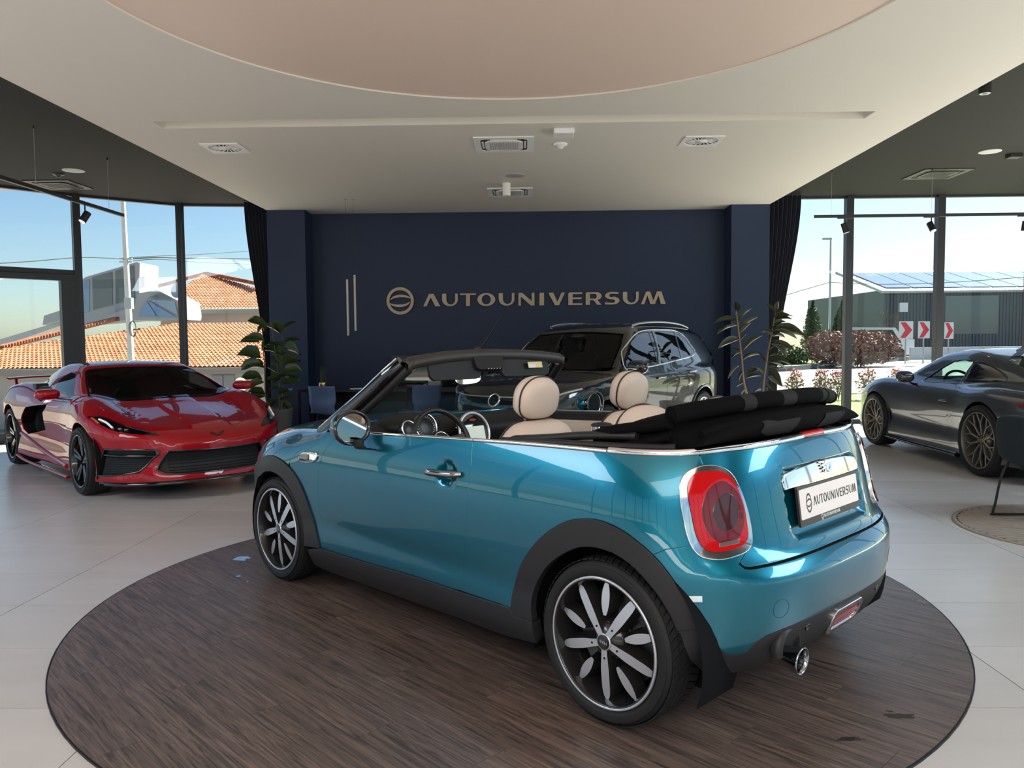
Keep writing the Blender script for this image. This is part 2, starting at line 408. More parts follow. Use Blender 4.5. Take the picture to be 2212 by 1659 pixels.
# glazing
M_GLASS = glass_mat('clear_glazing', (0.93, 0.97, 0.96))
M_FRAME = mat('anthracite_frame', (0.035, 0.037, 0.042), 0.35, 0.4)
def glazing(p, q, n, name, label, door=None, w=0.09, transom=None):
    p = np.array([*p, 0.0]); q = np.array([*q, 0.0]); L = np.linalg.norm(q - p); d = (q - p) / L; nn = np.array([-d[1], d[0], 0])
    e = empty(name, p, math.atan2(d[1], d[0])); struct(e, label)
    fr = MB()
    for k in range(n + 1):
        if k == 0 and name != 'window_1' and not door: pass
        MB().b2((L * k / n - w / 2, -0.09, 0), (L * k / n + w / 2, 0.05, HD)).build('mullion', M_FRAME, e, bevel=0.004)
    MB().b2((0, -0.04, 0), (L, 0.04, 0.07)).build('bottom_rail', M_FRAME, e)
    MB().b2((0, -0.04, HD - 0.035), (L, 0.04, HD)).build('top_rail', M_FRAME, e)
    if transom: MB().b2((0, -0.06, transom), (L, 0.05, transom + 0.07)).build('transom', M_FRAME, e)
    for k in range(n):
        MB().b2((L * k / n + w / 2, -0.004, 0.06), (L * (k + 1) / n - w / 2, 0.004, HD - 0.03)).build('pane', M_GLASS, e)
    return e
g1 = glazing(FAC[1], FAC[0], 1, 'window_1', 'glass bay beside the left curtain')
g2 = glazing(FAC[2], FAC[1], 1, 'window_2', 'glass bay behind the red sports car')
g3 = glazing(FAC[3], FAC[2], 1, 'window_3', 'glass bay with the framed entrance door', transom=2.50)
# door leaf inside bay 3
Ld = math.hypot(FAC[2][0] - FAC[3][0], FAC[2][1] - FAC[3][1])
d3 = MB(); d3.b2((0.02, -0.08, 2.40), (Ld - 0.05, 0.04, 2.50)); d3.b2((Ld - 0.26, -0.08, 0.0), (Ld - 0.05, 0.04, 2.42)); d3.b2((0.0, -0.08, 0.0), (0.12, 0.04, 2.42)); d3.b2((0.1, -0.07, 0.0), (Ld - 0.2, 0.03, 0.14))
d3.build('door_frame', M_FRAME, g3, bevel=0.005)
MB().b2((0.35, -0.12, 2.43), (0.85, -0.07, 2.49)).build('door_closer', M_FRAME, g3, bevel=0.005)
g4 = glazing(FAC[4], FAC[3], 1, 'window_4', 'glass bay left of the entrance')
g5 = glazing(FAC[5], FAC[4], 1, 'window_5', 'glass bay further left, out of the frame')
g6 = glazing(FAC[6], FAC[5], 7, 'window_6', 'long left glass facade beside the camera')
g7 = glazing(FAC[7], FAC[6], 10, 'window_7', 'rear glass facade behind the camera')
g8 = glazing(FAC[8], FAC[7], 10, 'window_8', 'long right glass facade beside the camera')
g9 = glazing((3.83, 13.0), (9.75, 13.0), 4, 'window_9', 'glass front beyond the grey coupe with broad mullions', w=0.115)
# ------------------------------------------------------------------ car bodies: implicit surface, trimmed into panels
def pl(x, X, Y):
    """smooth (pchip-like) interpolation of table X->Y"""
    X = np.asarray(X, float); Y = np.asarray(Y, float); x = np.clip(x, X[0], X[-1])
    h = np.diff(X); d = np.diff(Y) / h; m = np.zeros(len(X)); m[0] = d[0]; m[-1] = d[-1]
    for i in range(1, len(X) - 1):
        if d[i - 1] * d[i] > 0: m[i] = 2 * d[i - 1] * d[i] / (d[i - 1] + d[i])
    i = np.clip(np.searchsorted(X, x) - 1, 0, len(X) - 2); t = (x - X[i]) / h[i]
    return ((2 * t ** 3 - 3 * t ** 2 + 1) * Y[i] + (t ** 3 - 2 * t ** 2 + t) * h[i] * m[i] + (-2 * t ** 3 + 3 * t ** 2) * Y[i + 1] + (t ** 3 - t ** 2) * h[i] * m[i + 1])
def smax(a, b, k):
    h = np.maximum(k - np.abs(a - b), 0) / k
    return np.maximum(a, b) + h * h * k * 0.25
def smin(a, b, k): return -smax(-a, -b, k)
def ss(x, a, b):
    t = np.clip((x - a) / (b - a), 0, 1); return t * t * (3 - 2 * t)

class Shell:
    def __init__(s, F): s.F = F
    def normal(s, P):
        e = 2e-3; G = np.zeros_like(P)
        for k in range(3):
            d = np.zeros(3); d[k] = e; G[:, k] = s.F(P + d) - s.F(P - d)
        return G / (np.linalg.norm(G, axis=1, keepdims=True) + 1e-12)
    def cast(s, O, D, tmax, n=64):
        """first outside->inside crossing along O + t D, t in [0, tmax]"""
        O = np.asarray(O, float); D = np.asarray(D, float); N = len(O)
        t = np.linspace(0, tmax, n + 1); lo = np.zeros(N); hi = np.full(N, float(tmax)); found = np.zeros(N, bool); prev = s.F(O)
        for k in range(1, n + 1):
            cur = s.F(O + D * t[k]); c = (~found) & (prev > 0) & (cur <= 0)
            lo[c] = t[k - 1]; hi[c] = t[k]; found |= c; prev = cur
        for _ in range(26):
            m = (lo + hi) / 2; v = s.F(O + D * m[:, None]) > 0; lo = np.where(v, m, lo); hi = np.where(v, hi, m)
        return O + D * hi[:, None], found

class Side:
    """(x, z) seen from the left side, cast along -y"""
    def __init__(s, sgn=1): s.sgn = sgn
    def rays(s, Q):
        n = len(Q); O = np.zeros((n, 3)); O[:, 0] = Q[:, 0]; O[:, 2] = Q[:, 1]; O[:, 1] = s.sgn * 1.4
        return O, np.tile([0, -s.sgn, 0.0], (n, 1)), 1.4
    def inv(s, P): return P[:, [0, 2]]
class Top:
    """(x, y), cast downwards"""
    def rays(s, Q):
        n = len(Q); O = np.zeros((n, 3)); O[:, :2] = Q; O[:, 2] = 2.2
        return O, np.tile([0, 0, -1.0], (n, 1)), 2.2
    def inv(s, P): return P[:, :2]
class End:
    """(y, z) of the rear (sgn -1) or front (sgn 1), cast along x"""
    def __init__(s, sgn): s.sgn = sgn
    def rays(s, Q):
        n = len(Q); O = np.zeros((n, 3)); O[:, 1:] = Q; O[:, 0] = s.sgn * 3.2
        return O, np.tile([-s.sgn, 0, 0.0], (n, 1)), 3.2
    def inv(s, P): return P[:, 1:]
class Wrap:
    """(s, z): s = x along the left side for xa<x<xb, then turning round the rear / front corner with radius R"""
    def __init__(s, xa, xb, R=0.8): s.xa, s.xb, s.R = xa, xb, R
    def rays(s, Q):
        q = Q[:, 0]; a = np.maximum(s.xa - q, 0) / s.R; b = np.maximum(q - s.xb, 0) / s.R
        dx = np.where(a > 0, -np.sin(a), np.sin(b)); dy = np.cos(np.maximum(a, b)); x = np.clip(q, s.xa, s.xb)
        D = np.stack([dx, dy, np.zeros_like(dx)], 1); O = np.stack([x, np.zeros_like(x), Q[:, 1]], 1) + D * 2.0
        return O, -D, 1.95
    def inv(s, P):
        x, y = P[:, 0], P[:, 1]; a = np.arctan2(s.xa - x, y); b = np.arctan2(x - s.xb, y)
        q = np.where(x < s.xa, s.xa - s.R * a, np.where(x > s.xb, s.xb + s.R * b, x))
        return np.stack([q, P[:, 2]], 1)
class Roll:
    """(x, a): angle a (times R) round a lengthwise axis at height zc; a=0 left side, a=R*pi/2 top"""
    def __init__(s, zc, R=0.7): s.zc, s.R = zc, R
    def rays(s, Q):
        a = Q[:, 1] / s.R; D = np.stack([np.zeros_like(a), np.cos(a), np.sin(a)], 1)
        O = np.stack([Q[:, 0], np.zeros_like(a), np.full_like(a, s.zc)], 1) + D * 1.6
        return O, -D, 1.58
    def inv(s, P): return np.stack([P[:, 0], s.R * np.arctan2(P[:, 2] - s.zc, P[:, 1])], 1)

class Ball:
    """(az, el) * R seen from a centre c"""
    def __init__(s, c, R=0.8, front=True): s.c, s.R, s.k = np.array(c, float), R, (0.0 if front else PI)
    def rays(s, Q):
        a, e = Q[:, 0] / s.R + s.k, Q[:, 1] / s.R; D = np.stack([np.cos(e) * np.cos(a), np.cos(e) * np.sin(a), np.sin(e)], 1)
        return s.c + D * 2.0, -D, 1.97
    def inv(s, P):
        d = P - s.c; a = np.arctan2(d[:, 1], d[:, 0]) - s.k; a = (a + PI) % (2 * PI) - PI
        return s.R * np.stack([a, np.arctan2(d[:, 2], np.hypot(d[:, 0], d[:, 1]))], 1)
def chart(shell, pts, a, b, d=0.03, closed=False):
    """map a polyline given in chart a to chart b over the surface"""
    L = dens(pts, d) if closed else np.vstack([dens(pts, d)[:-max(1, int(math.ceil(np.linalg.norm(np.subtract(pts[0], pts[-1])) / d)))], [pts[-1]]])
    return [tuple(q) for q in b.inv(on_surf(shell, L, a)[0])]
def flipy(L): return [(-a, b) for a, b in L[::-1]]
def dens(L, d):
    L = np.array(L, float); out = []
    for i in range(len(L)):
        a, b = L[i], L[(i + 1) % len(L)]; m = max(1, int(math.ceil(np.linalg.norm(b - a) / d)))
        for k in range(m): out.append(a + (b - a) * k / m)
    return np.array(out)
def area2(L):
    L = np.asarray(L); return 0.5 * np.sum(L[:, 0] * np.roll(L[:, 1], -1) - np.roll(L[:, 0], -1) * L[:, 1])
def near_loop(P, L):
    d = np.full(len(P), 1e9)
    A = np.asarray(L); B = np.roll(A, -1, 0)
    for a, b in zip(A, B):
        ab = b - a; t = np.clip(((P - a) @ ab) / (ab @ ab + 1e-12), 0, 1); d = np.minimum(d, np.linalg.norm(P - a - t[:, None] * ab, axis=1))
    return d
def inset(L, d):
    """move a closed loop inwards by d (simple vertex normals)"""
    L = np.asarray(L, float); s = 1 if area2(L) > 0 else -1
    t = np.roll(L, -1, 0) - np.roll(L, 1, 0); t /= np.linalg.norm(t, axis=1, keepdims=True) + 1e-12
    return L + d * s * np.stack([-t[:, 1], t[:, 0]], 1)

def surf_mesh(shell, loops, prm, g=0.04, off=0.0, depth=0.012, lip=0.0018, bnd=None, thick=None, skirt=True):
    loops = [dens(l, bnd or g * 0.6) for l in loops]
    A = loops[0]; lo, hi = A.min(0), A.max(0)
    xs = np.arange(lo[0] + g * 0.5, hi[0], g); ys = np.arange(lo[1] + g * 0.5, hi[1], g)
    I = np.array([(x + (g / 2 if j % 2 else 0), y) for j, y in enumerate(ys) for x in xs]) if len(xs) and len(ys) else np.zeros((0, 2))
    if len(I):
        k = in_poly(I, A)
        for l in loops[1:]: k &= ~in_poly(I, l)
        I = I[k]
        for l in loops:
            if len(I): I = I[near_loop(I, l) > g * 0.45]
    V2, T = fill2d(loops, I)
    O, D, tm = prm.rays(V2); P, ok = shell.cast(O, D, tm); N = shell.normal(P)
    if off: P = P + N * off
    T = [t for t in T if ok[list(t)].all()]
    # face orientation: outward
    if T:
        t = np.array(T); fn = np.cross(P[t[:, 1]] - P[t[:, 0]], P[t[:, 2]] - P[t[:, 0]])
        if np.sum(fn * N[t[:, 0]]) < 0: T = [x[::-1] for x in T]
    V = [P]; NN = [N]; F = list(T); n = len(P)
    if skirt:
        base = 0
        for l in loops:
            m = len(l)
            # loop verts are the first verts in order (cdt keeps input order)
            idx = np.arange(base, base + m); base += m
            if not ok[idx].all(): continue
            p = P[idx]; nn = N[idx]; tg = np.roll(p, -1, 0) - np.roll(p, 1, 0); tg /= np.linalg.norm(tg, axis=1, keepdims=True) + 1e-12
            outw = np.cross(tg, nn); outw /= np.linalg.norm(outw, axis=1, keepdims=True) + 1e-12
            c2 = V2[idx]; k = np.argmax(c2[:, 0])  # decide sign with the 3D position of a small outward step
            step = P[idx] + outw * 1e-3
            cen = prm.inv(step); sgn = np.where(in_poly(cen, l), -1.0, 1.0).mean()
            if l is not loops[0]: sgn = -sgn
            outw *= 1 if sgn > 0 else -1
            r1 = p + outw * lip - nn * lip; r2 = r1 - nn * depth
            V += [p, r1, r1, r2]; NN += [nn, (nn + outw) / 1.414, outw, outw]
            a0 = n; n += 4 * m
            for i in range(m):
                j = (i + 1) % m
                F.append((a0 + i, a0 + j, a0 + m + j, a0 + m + i)); F.append((a0 + 2 * m + i, a0 + 2 * m + j, a0 + 3 * m + j, a0 + 3 * m + i))
    V = np.vstack(V); NN = np.vstack(NN)
    # orient skirt faces with their normals
    for k in range(len(T), len(F)):
        f = F[k]; fn = np.cross(V[f[1]] - V[f[0]], V[f[2]] - V[f[0]])
        if fn @ NN[f[0]] < 0: F[k] = f[::-1]
    return V, F, NN
def mesh_np(name, V, F, NN=None, mats=()):
    me = bpy.data.meshes.new(name); me.from_pydata([tuple(p) for p in V], [], [tuple(int(i) for i in f) for f in F])
    me.polygons.foreach_set('use_smooth', [True] * len(F)); me.update()
    if NN is not None: me.normals_split_custom_set_from_vertices([tuple(n) for n in NN])
    for m in mats: me.materials.append(m)
    return me
def obj_np(name, V, F, NN, m, parent):
    o = bpy.data.objects.new(name, mesh_np(name, V, F, NN, [m])); C.objects.link(o); o.parent = parent
    return o
def panel(shell, name, loops, prm, m, parent, mirror=False, **kw):
    if not isinstance(loops[0][0], (list, tuple, np.ndarray)): loops = [loops]
    V, F, NN = surf_mesh(shell, loops, prm, **kw)
    o = obj_np(name, V, F, NN, m, parent)
    if mirror:
        s = np.array([1, -1, 1.0]); o2 = obj_np(name, V * s, [f[::-1] for f in F], NN * s, m, parent)
        return o, o2
    return o
def on_surf(shell, Q, prm, off=0.0):
    Q = np.asarray(Q, float); O, D, tm = prm.rays(Q); P, ok = shell.cast(O, D, tm)
    N = shell.normal(P); return P + N * off, N
def strip(shell, name, line, prm, w, h, m, parent, mirror=False, closed=False, n=6, off=0.0, res=6, prof=None):
    """raised moulding with elliptical section (w wide, h proud) along a curve on the surface"""
    Q = crom(line, res, closed) if res else np.asarray(line, float)
    P, N = on_surf(shell, Q, prm, off)
    T = np.roll(P, -1, 0) - np.roll(P, 1, 0)
    if not closed: T[0] = P[1] - P[0]; T[-1] = P[-1] - P[-2]
    T /= np.linalg.norm(T, axis=1, keepdims=True) + 1e-12; B = np.cross(N, T)
    G = []
    for k in range(2 * n):
        a = 2 * PI * k / (2 * n); G.append(P + B * (w / 2 * math.cos(a)) + N * (h * math.sin(a)))
    G = np.stack(G, 1)
    b = MB().grid(G, closed_u=closed, closed_v=True)
    if not closed: b.add(G[0], [tuple(range(2 * n))]); b.add(G[-1], [tuple(range(2 * n))[::-1]])
    o = b.build(name, m, parent)
    if mirror:
        b2 = MB(); b2.add(np.array(b.v) * [1, -1, 1], [f[::-1] for f in b.f], True); return o, b2.build(name, m, parent)
    return o
def mir(b):
    c = MB(); c.add(np.array(b.v) * [1, -1, 1], [f[::-1] for f in b.f]); c.sm = list(b.sm); c.mi = list(b.mi); return c
def build2(b, name, m, parent, **k): return b.build(name, m, parent, **k), mir(b).build(name, m, parent, **k)
# ------------------------------------------------------------------ teal convertible (hero car); local frame: x forward, y left, z up
MINI_POSE = (-0.0238, 4.2768, 2.35765)
def mini_F(P, rec=1.0):
    x, y, z = P[:, 0], P[:, 1], P[:, 2]; ay = np.abs(y)
    W = pl(x, [-2.2, -1.25, -0.6, 0.0, 0.6, 1.25, 2.2], [0.845, 0.848, 0.842, 0.838, 0.842, 0.850, 0.845])
    W = W + pl(z, [0.10, 0.20, 0.27, 0.34, 0.42, 0.50, 0.60, 0.70, 0.78, 0.84, 0.90, 0.96, 1.02, 1.10],
               [-0.11, -0.035, -0.008, -0.006, -0.010, -0.004, 0.0, 0.001, -0.002, -0.009, -0.022, -0.041, -0.066, -0.105])
    Xr = pl(z, [0.15, 0.22, 0.30, 0.38, 0.46, 0.54, 0.60, 0.66, 0.72, 0.80, 0.90, 1.00, 1.06, 1.12],
            [-1.62, -1.70, -1.765, -1.797, -1.813, -1.819, -1.817, -1.800, -1.780, -1.760, -1.737, -1.702, -1.664, -1.61])
    Xf = pl(z, [0.12, 0.25, 0.45, 0.60, 0.72, 0.82, 0.92], [1.90, 1.985, 2.02, 2.01, 1.975, 1.92, 1.82])
    a, b = -1.12, 1.05
    v = np.where(x < a, (a - x) / (a - Xr), np.where(x > b, (x - b) / (Xf - b), 0.0))
    u = ay / W; n = np.where(x < a, 3.05, 2.85)
    G = ((u ** n + np.maximum(v, 0) ** n) ** (1 / n) - 1) * 0.85
    # sunken rear face round lamps and lid, bounded by the bumper crease
    fi = np.arctan2(-1.12 - x, ay); ds = np.abs(PI / 2 - fi) * 0.8
    d = 1 - ((ds / 0.877) ** 5 + (np.abs(np.minimum(z - 0.95, 0.0)) / 0.384) ** 5) ** 0.2
    G = np.where(x < -1.12, G + 0.052 * ss(d, 0.0, 0.24), G)
    Zt = pl(x, [-1.9, -1.5, 0.55, 0.78, 1.0, 1.25, 1.5, 1.72, 1.88, 2.05], [1.08, 1.09, 1.03, 0.966, 0.957, 0.947, 0.922, 0.882, 0.835, 0.76])
    Zt = Zt - ss(x, 0.5, 1.6) * (0.055 * (ay / 0.8) ** 2 + 0.05 * (ay / 0.8) ** 4)
    k = 0.05 + 0.13 * ss(x, 0.5, 1.1)
    F = smax(G, z - Zt, k)
    # number-plate recess on the boot lid
    q = np.maximum(np.abs(y) - 0.275, 0); r = np.maximum(np.abs(z - 0.807) - 0.080, 0); d = np.hypot(q, r) - 0.050
    F = np.where(x < -1.2, F + rec * 0.040 * (1 - ss(d, -0.026, 0.006)), F)
    # hollow behind the door handle
    d = np.sqrt(((x + 0.355) / 0.078) ** 2 + ((z - 0.832) / 0.062) ** 2)
    F = np.where(ay > 0.5, F + 0.022 * (1 - ss(d, 0.45, 1.0)), F)
    return F
MINI = Shell(mini_F); MW = Wrap(-1.12, 1.2, 0.8)
# --- build
# shared car materials
M_BLACKP = mat('black_plastic', (0.018, 0.018, 0.020), 0.45, spec=0.4, bump=0.05, bscale=400)
M_GLOSSB = mat('gloss_black', (0.006, 0.006, 0.007), 0.08, coat=1.0)
M_CHROME = mat('chrome', (0.86, 0.86, 0.87), 0.06, 1.0)
M_CHROMED = mat('smoked_chrome', (0.35, 0.35, 0.36), 0.12, 1.0)
M_RUBBER = mat('tyre_rubber', (0.014, 0.014, 0.015), 0.62, spec=0.35)
M_LINER = mat('wheel_arch_liner', (0.008, 0.008, 0.009), 0.9, spec=0.1)
M_STEEL = mat('brake_steel', (0.22, 0.21, 0.20), 0.35, 0.9)
M_RIMD = mat('dark_rim_lacquer', (0.020, 0.019, 0.019), 0.28, 0.3, coat=0.6)
M_RIMS = mat('machined_aluminium', (0.62, 0.62, 0.66), 0.34, 0.75)
M_REDLENS = mat('red_lamp_lens', (0.46, 0.004, 0.006), 0.10, coat=1.0, spec=0.3)
M_REDDK = mat('deep_red_lamp', (0.13, 0.002, 0.003), 0.12, coat=1.0)
M_CLEARL = mat('clear_lamp', (0.55, 0.5, 0.5), 0.12, 0.6, coat=1.0)
M_MIRROR = mat('mirror_glass', (0.9, 0.9, 0.9), 0.02, 1.0)
M_CABIN = mat('cabin_black', (0.016, 0.016, 0.017), 0.55, spec=0.35, bump=0.06, bscale=300)
M_CREAM = mat('cream_leather', (0.66, 0.54, 0.45), 0.42, spec=0.4, bump=0.04, bscale=250)
M_PIPING = mat('dark_piping', (0.035, 0.02, 0.022), 0.5)
M_WSCREEN = glass_mat('windscreen_glass', (0.80, 0.86, 0.85))

def text_mesh(txt, size=1.0):
    cu = bpy.data.curves.new('t', 'FONT'); cu.body = txt; cu.size = size; cu.align_x = 'CENTER'; cu.align_y = 'CENTER'; cu.resolution_u = 2
    o = bpy.data.objects.new('t', cu); me = o.to_mesh(); V = np.array([v.co[:] for v in me.vertices]).reshape(-1, 3); F = [tuple(p.vertices) for p in me.polygons]
    o.to_mesh_clear(); bpy.data.objects.remove(o); bpy.data.curves.remove(cu)
    return V[:, :2], F
def text_obj(name, txt, size, o, ax, ay, m, parent, sx=1.0):
    V, F = text_mesh(txt, size); ax = np.array(ax, float); ay = np.array(ay, float)
    return MB().add(np.array(o) + V[:, :1] * sx * ax + V[:, 1:] * ay, F).build(name, m, parent)
def superell(c, r, e1=1.0, e2=1.0, R=None, nu=28, nv=16):
    u = np.linspace(-PI, PI, nu, endpoint=False); v = np.linspace(-PI / 2, PI / 2, nv)
    f = lambda w, e: np.sign(w) * np.abs(w) ** e
    U, Vv = np.meshgrid(u, v, indexing='ij')
    G = np.stack([r[0] * f(np.cos(Vv), e1) * f(np.cos(U), e2), r[1] * f(np.cos(Vv), e1) * f(np.sin(U), e2), r[2] * f(np.sin(Vv), e1)], -1)
    if R is not None: G = G @ np.asarray(R).T
    return MB().grid(G + np.array(c), closed_u=True)
def roty(a): return np.array([[math.cos(a), 0, math.sin(a)], [0, 1, 0], [-math.sin(a), 0, math.cos(a)]])

# ---- wheels (axis along y, outer face at +y)
def tyre_profile(R, rr, w):
    h = w / 2
    return [(rr, -h * 0.86), (rr + 0.012, -h * 0.95), (rr + (R - rr) * 0.5, -h * 1.02), (R - 0.022, -h * 0.94), (R - 0.006, -h * 0.80), (R - 0.002, -h * 0.4), (R - 0.001, 0),
            (R - 0.002, h * 0.4), (R - 0.006, h * 0.80), (R - 0.022, h * 0.94), (rr + (R - rr) * 0.72, h * 1.005), (rr + (R - rr) * 0.5, h * 1.02), (rr + (R - rr) * 0.28, h * 1.0), (rr + 0.012, h * 0.95), (rr, h * 0.86)]
def smooth_prof(p, n=4): return [tuple(q) for q in crom(p, n)]
def add_tread(b, R, w, n=64, rows=5, v_angle=0.5, dep=0.007):
    """blocks standing proud of the carcass, slanted sipes"""
    h = w / 2 * 0.86; edges = np.linspace(-h, h, rows + 1)
    for r in range(rows):
        y0, y1 = edges[r] + 0.0025, edges[r + 1] - 0.0025; sk = v_angle * (1 if (y0 + y1) > 0 else -1) * 0.03
        for k in range(n):
            a0 = 2 * PI * (k + 0.5 * (r % 2)) / n; a1 = a0 + 2 * PI / n * 0.80; V = []
            for (a, y, s) in ((a0, y0, 0), (a1, y0, 0), (a1, y1, 1), (a0, y1, 1)):
                aa = a + sk * s / R
                for rad in (R - dep, R + 0.001 - 0.010 * (abs(y) / (w / 2)) ** 4):
                    V.append((rad * math.cos(aa), y, rad * math.sin(aa)))
            b.add(V, [(1, 3, 5, 7), (0, 2, 3, 1), (2, 4, 5, 3), (4, 6, 7, 5), (6, 0, 1, 7)])
def make_wheel(car, name, pos, R, rr, w, style, side=1, tread=True, rim_m=None, face_m=None, cap_txt=None, caliper=None, steer=0.0, sidewall=None):
    e = empty(name, pos, 0, car)
    e.rotation_euler = (0, 0, (0 if side > 0 else PI) + steer)
    rim_m = rim_m or M_RIMD; face_m = face_m or M_RIMS
    ax = (0, 1, 0)
    t = MB().lathe(smooth_prof(tyre_profile(R - (0.006 if tread else 0), rr, w)), 72, axis=ax)
    if tread: add_tread(t, R, w)
    ty = t.build('tyre', M_RUBBER, e)
    h = w / 2
    rim = MB().lathe(smooth_prof([(rr + 0.004, h * 0.90), (rr + 0.002, h * 0.97), (rr - 0.008, h * 0.97), (rr - 0.012, h * 0.90), (rr - 0.020, h * 0.6), (rr - 0.030, 0), (rr - 0.030, -h * 0.9)], 3), 72, axis=ax)
    rim.build('rim', rim_m, e)
    MB().lathe(smooth_prof([(rr + 0.005, h * 0.93), (rr + 0.003, h * 0.985), (rr - 0.004, h * 0.985), (rr - 0.007, h * 0.94)], 3), 72, axis=ax).build('rim_lip', face_m, e)
    MB().lathe([(0.05, -0.005), (rr * 0.76, -0.005), (rr * 0.76, -0.03), (0.05, -0.03)], 48, axis=ax, smooth=False).build('brake_disc', M_STEEL, e)
    if caliper is not None:
        cb = MB()
        cb.lathe([(rr * 0.58, 0.02), (rr * 0.82, 0.02), (rr * 0.84, -0.05), (rr * 0.58, -0.05)], 10, axis=ax, a0=caliper[0] - 0.42, a1=caliper[0] + 0.42, closed_prof=True, smooth=False)
        cb.build('brake_caliper', caliper[1], e, bevel=0.006)
    MB().lathe([(0.0, h * 0.2), (rr * 0.9, h * -0.75), (rr * 0.9, h * -0.8), (0.0, h * -0.8)], 24, axis=ax).build('hub', M_LINER, e)
    style(e, R, rr, w, rim_m, face_m, cap_txt)
    return e
def petal(L0, L1, wmax, y_of, th, a, wroot=0.0):
    """leaf-shaped spoke from radius L0 to L1, in the wheel plane, at angle a; y_of(r) gives face offset"""
    b = MB(); n = 14; ca, sa = math.cos(a), math.sin(a)
    top = []; bot = []
    rs = np.linspace(L0, L1, n)
    for i, r in enumerate(rs):
        t = i / (n - 1); hw = wmax * (max(0.0, math.sin(PI * (0.05 + 0.93 * t))) ** 0.62) if not wroot else (wroot + (wmax - wroot) * ss(t, 0, 0.45)) * (1 - 0.0 * t) * (1 if t < 0.72 else max(0.03, math.sqrt(max(0, 1 - ((t - 0.72) / 0.283) ** 2))))
        y = y_of(r)
        for s in (-1, 1):
            px, pz = r * ca - s * hw * sa, r * sa + s * hw * ca
            top.append((px, y, pz)); bot.append((r * ca - s * (hw + 0.012) * sa, y - th, r * sa + s * (hw + 0.012) * ca))
    return top, bot, n
def style_mini(e, R, rr, w, rim_m, face_m, cap_txt):
    h = w / 2; yf = lambda r: h * 0.62 + 0.020 * (1 - (r / rr) ** 2)
    body = MB(); 
    # dark carrier: dished plate with ten raised fins
    for k in range(10):
        a = -PI / 2 + 2 * PI * k / 10; long = k % 2 == 0
        L0, L1 = (0.030, rr - 0.014) if long else (0.098, rr - 0.014)
        top, bot, n = petal(L0, L1, 0.0185, yf, 0.055, a, wroot=0.013 if long else 0.0)
        f = MB(); V = top + bot
        F = [(2 * i, 2 * i + 1, 2 * i + 3, 2 * i + 2) for i in range(n - 1)]
        F2 = []
        for i in range(n - 1):
            for s in (0, 1):
                F2.append((2 * i + s, 2 * i + 2 + s, 2 * n + 2 * i + 2 + s, 2 * n + 2 * i + s))
        F2 += [(0, 1, 2 * n + 1, 2 * n), (2 * n - 2, 2 * n - 1, 4 * n - 1, 4 * n - 2)]
        f.add(V, F); f.cur = 1; f.add(V, F2, True)
        sp = f.build('spoke', [face_m, rim_m], e)
        if long:
            rb = 0.062; MB().cyl((rb * math.cos(a), yf(rb) - 0.01, rb * math.sin(a)), (rb * math.cos(a), yf(rb) + 0.0008, rb * math.sin(a)), 0.0045, 10).build('rivet', M_LINER, sp)
    for k in range(5):
        a = -PI / 2 + 2 * PI * (k + 0.5) / 5; rb = 0.056
        MB().lathe([(0.016, -0.02), (0.016, 0.012), (0.011, 0.012), (0.010, 0.002), (0, 0.002)], 12, origin=(rb * math.cos(a), yf(rb) - 0.035, rb * math.sin(a)), axis=(0, 1, 0)).build('lug_bolt', M_RIMD, e)
    MB().lathe([(0.074, h * 0.05), (0.072, yf(0.07) - 0.025), (0.036, yf(0.03) - 0.004), (0.0, yf(0) - 0.004)], 32, axis=(0, 1, 0)).build('hub_body', rim_m, e)
    c = MB().lathe([(0.0285, 0.0), (0.0285, 0.006), (0.026, 0.007), (0.0, 0.007)], 32, origin=(0, yf(0) - 0.002, 0), axis=(0, 1, 0)).build('hub_cap', M_GLOSSB, e)
    MB().lathe([(0.0315, 0), (0.0315, 0.0065), (0.0280, 0.0065)], 32, origin=(0, yf(0) - 0.002, 0), axis=(0, 1, 0)).build('cap_ring', face_m, e)
    if cap_txt: text_obj('cap_lettering', cap_txt, 0.017, (0, yf(0) + 0.0056, 0.0), (1, 0, 0.12), (0.12, 0, -1), M_RIMS, c)
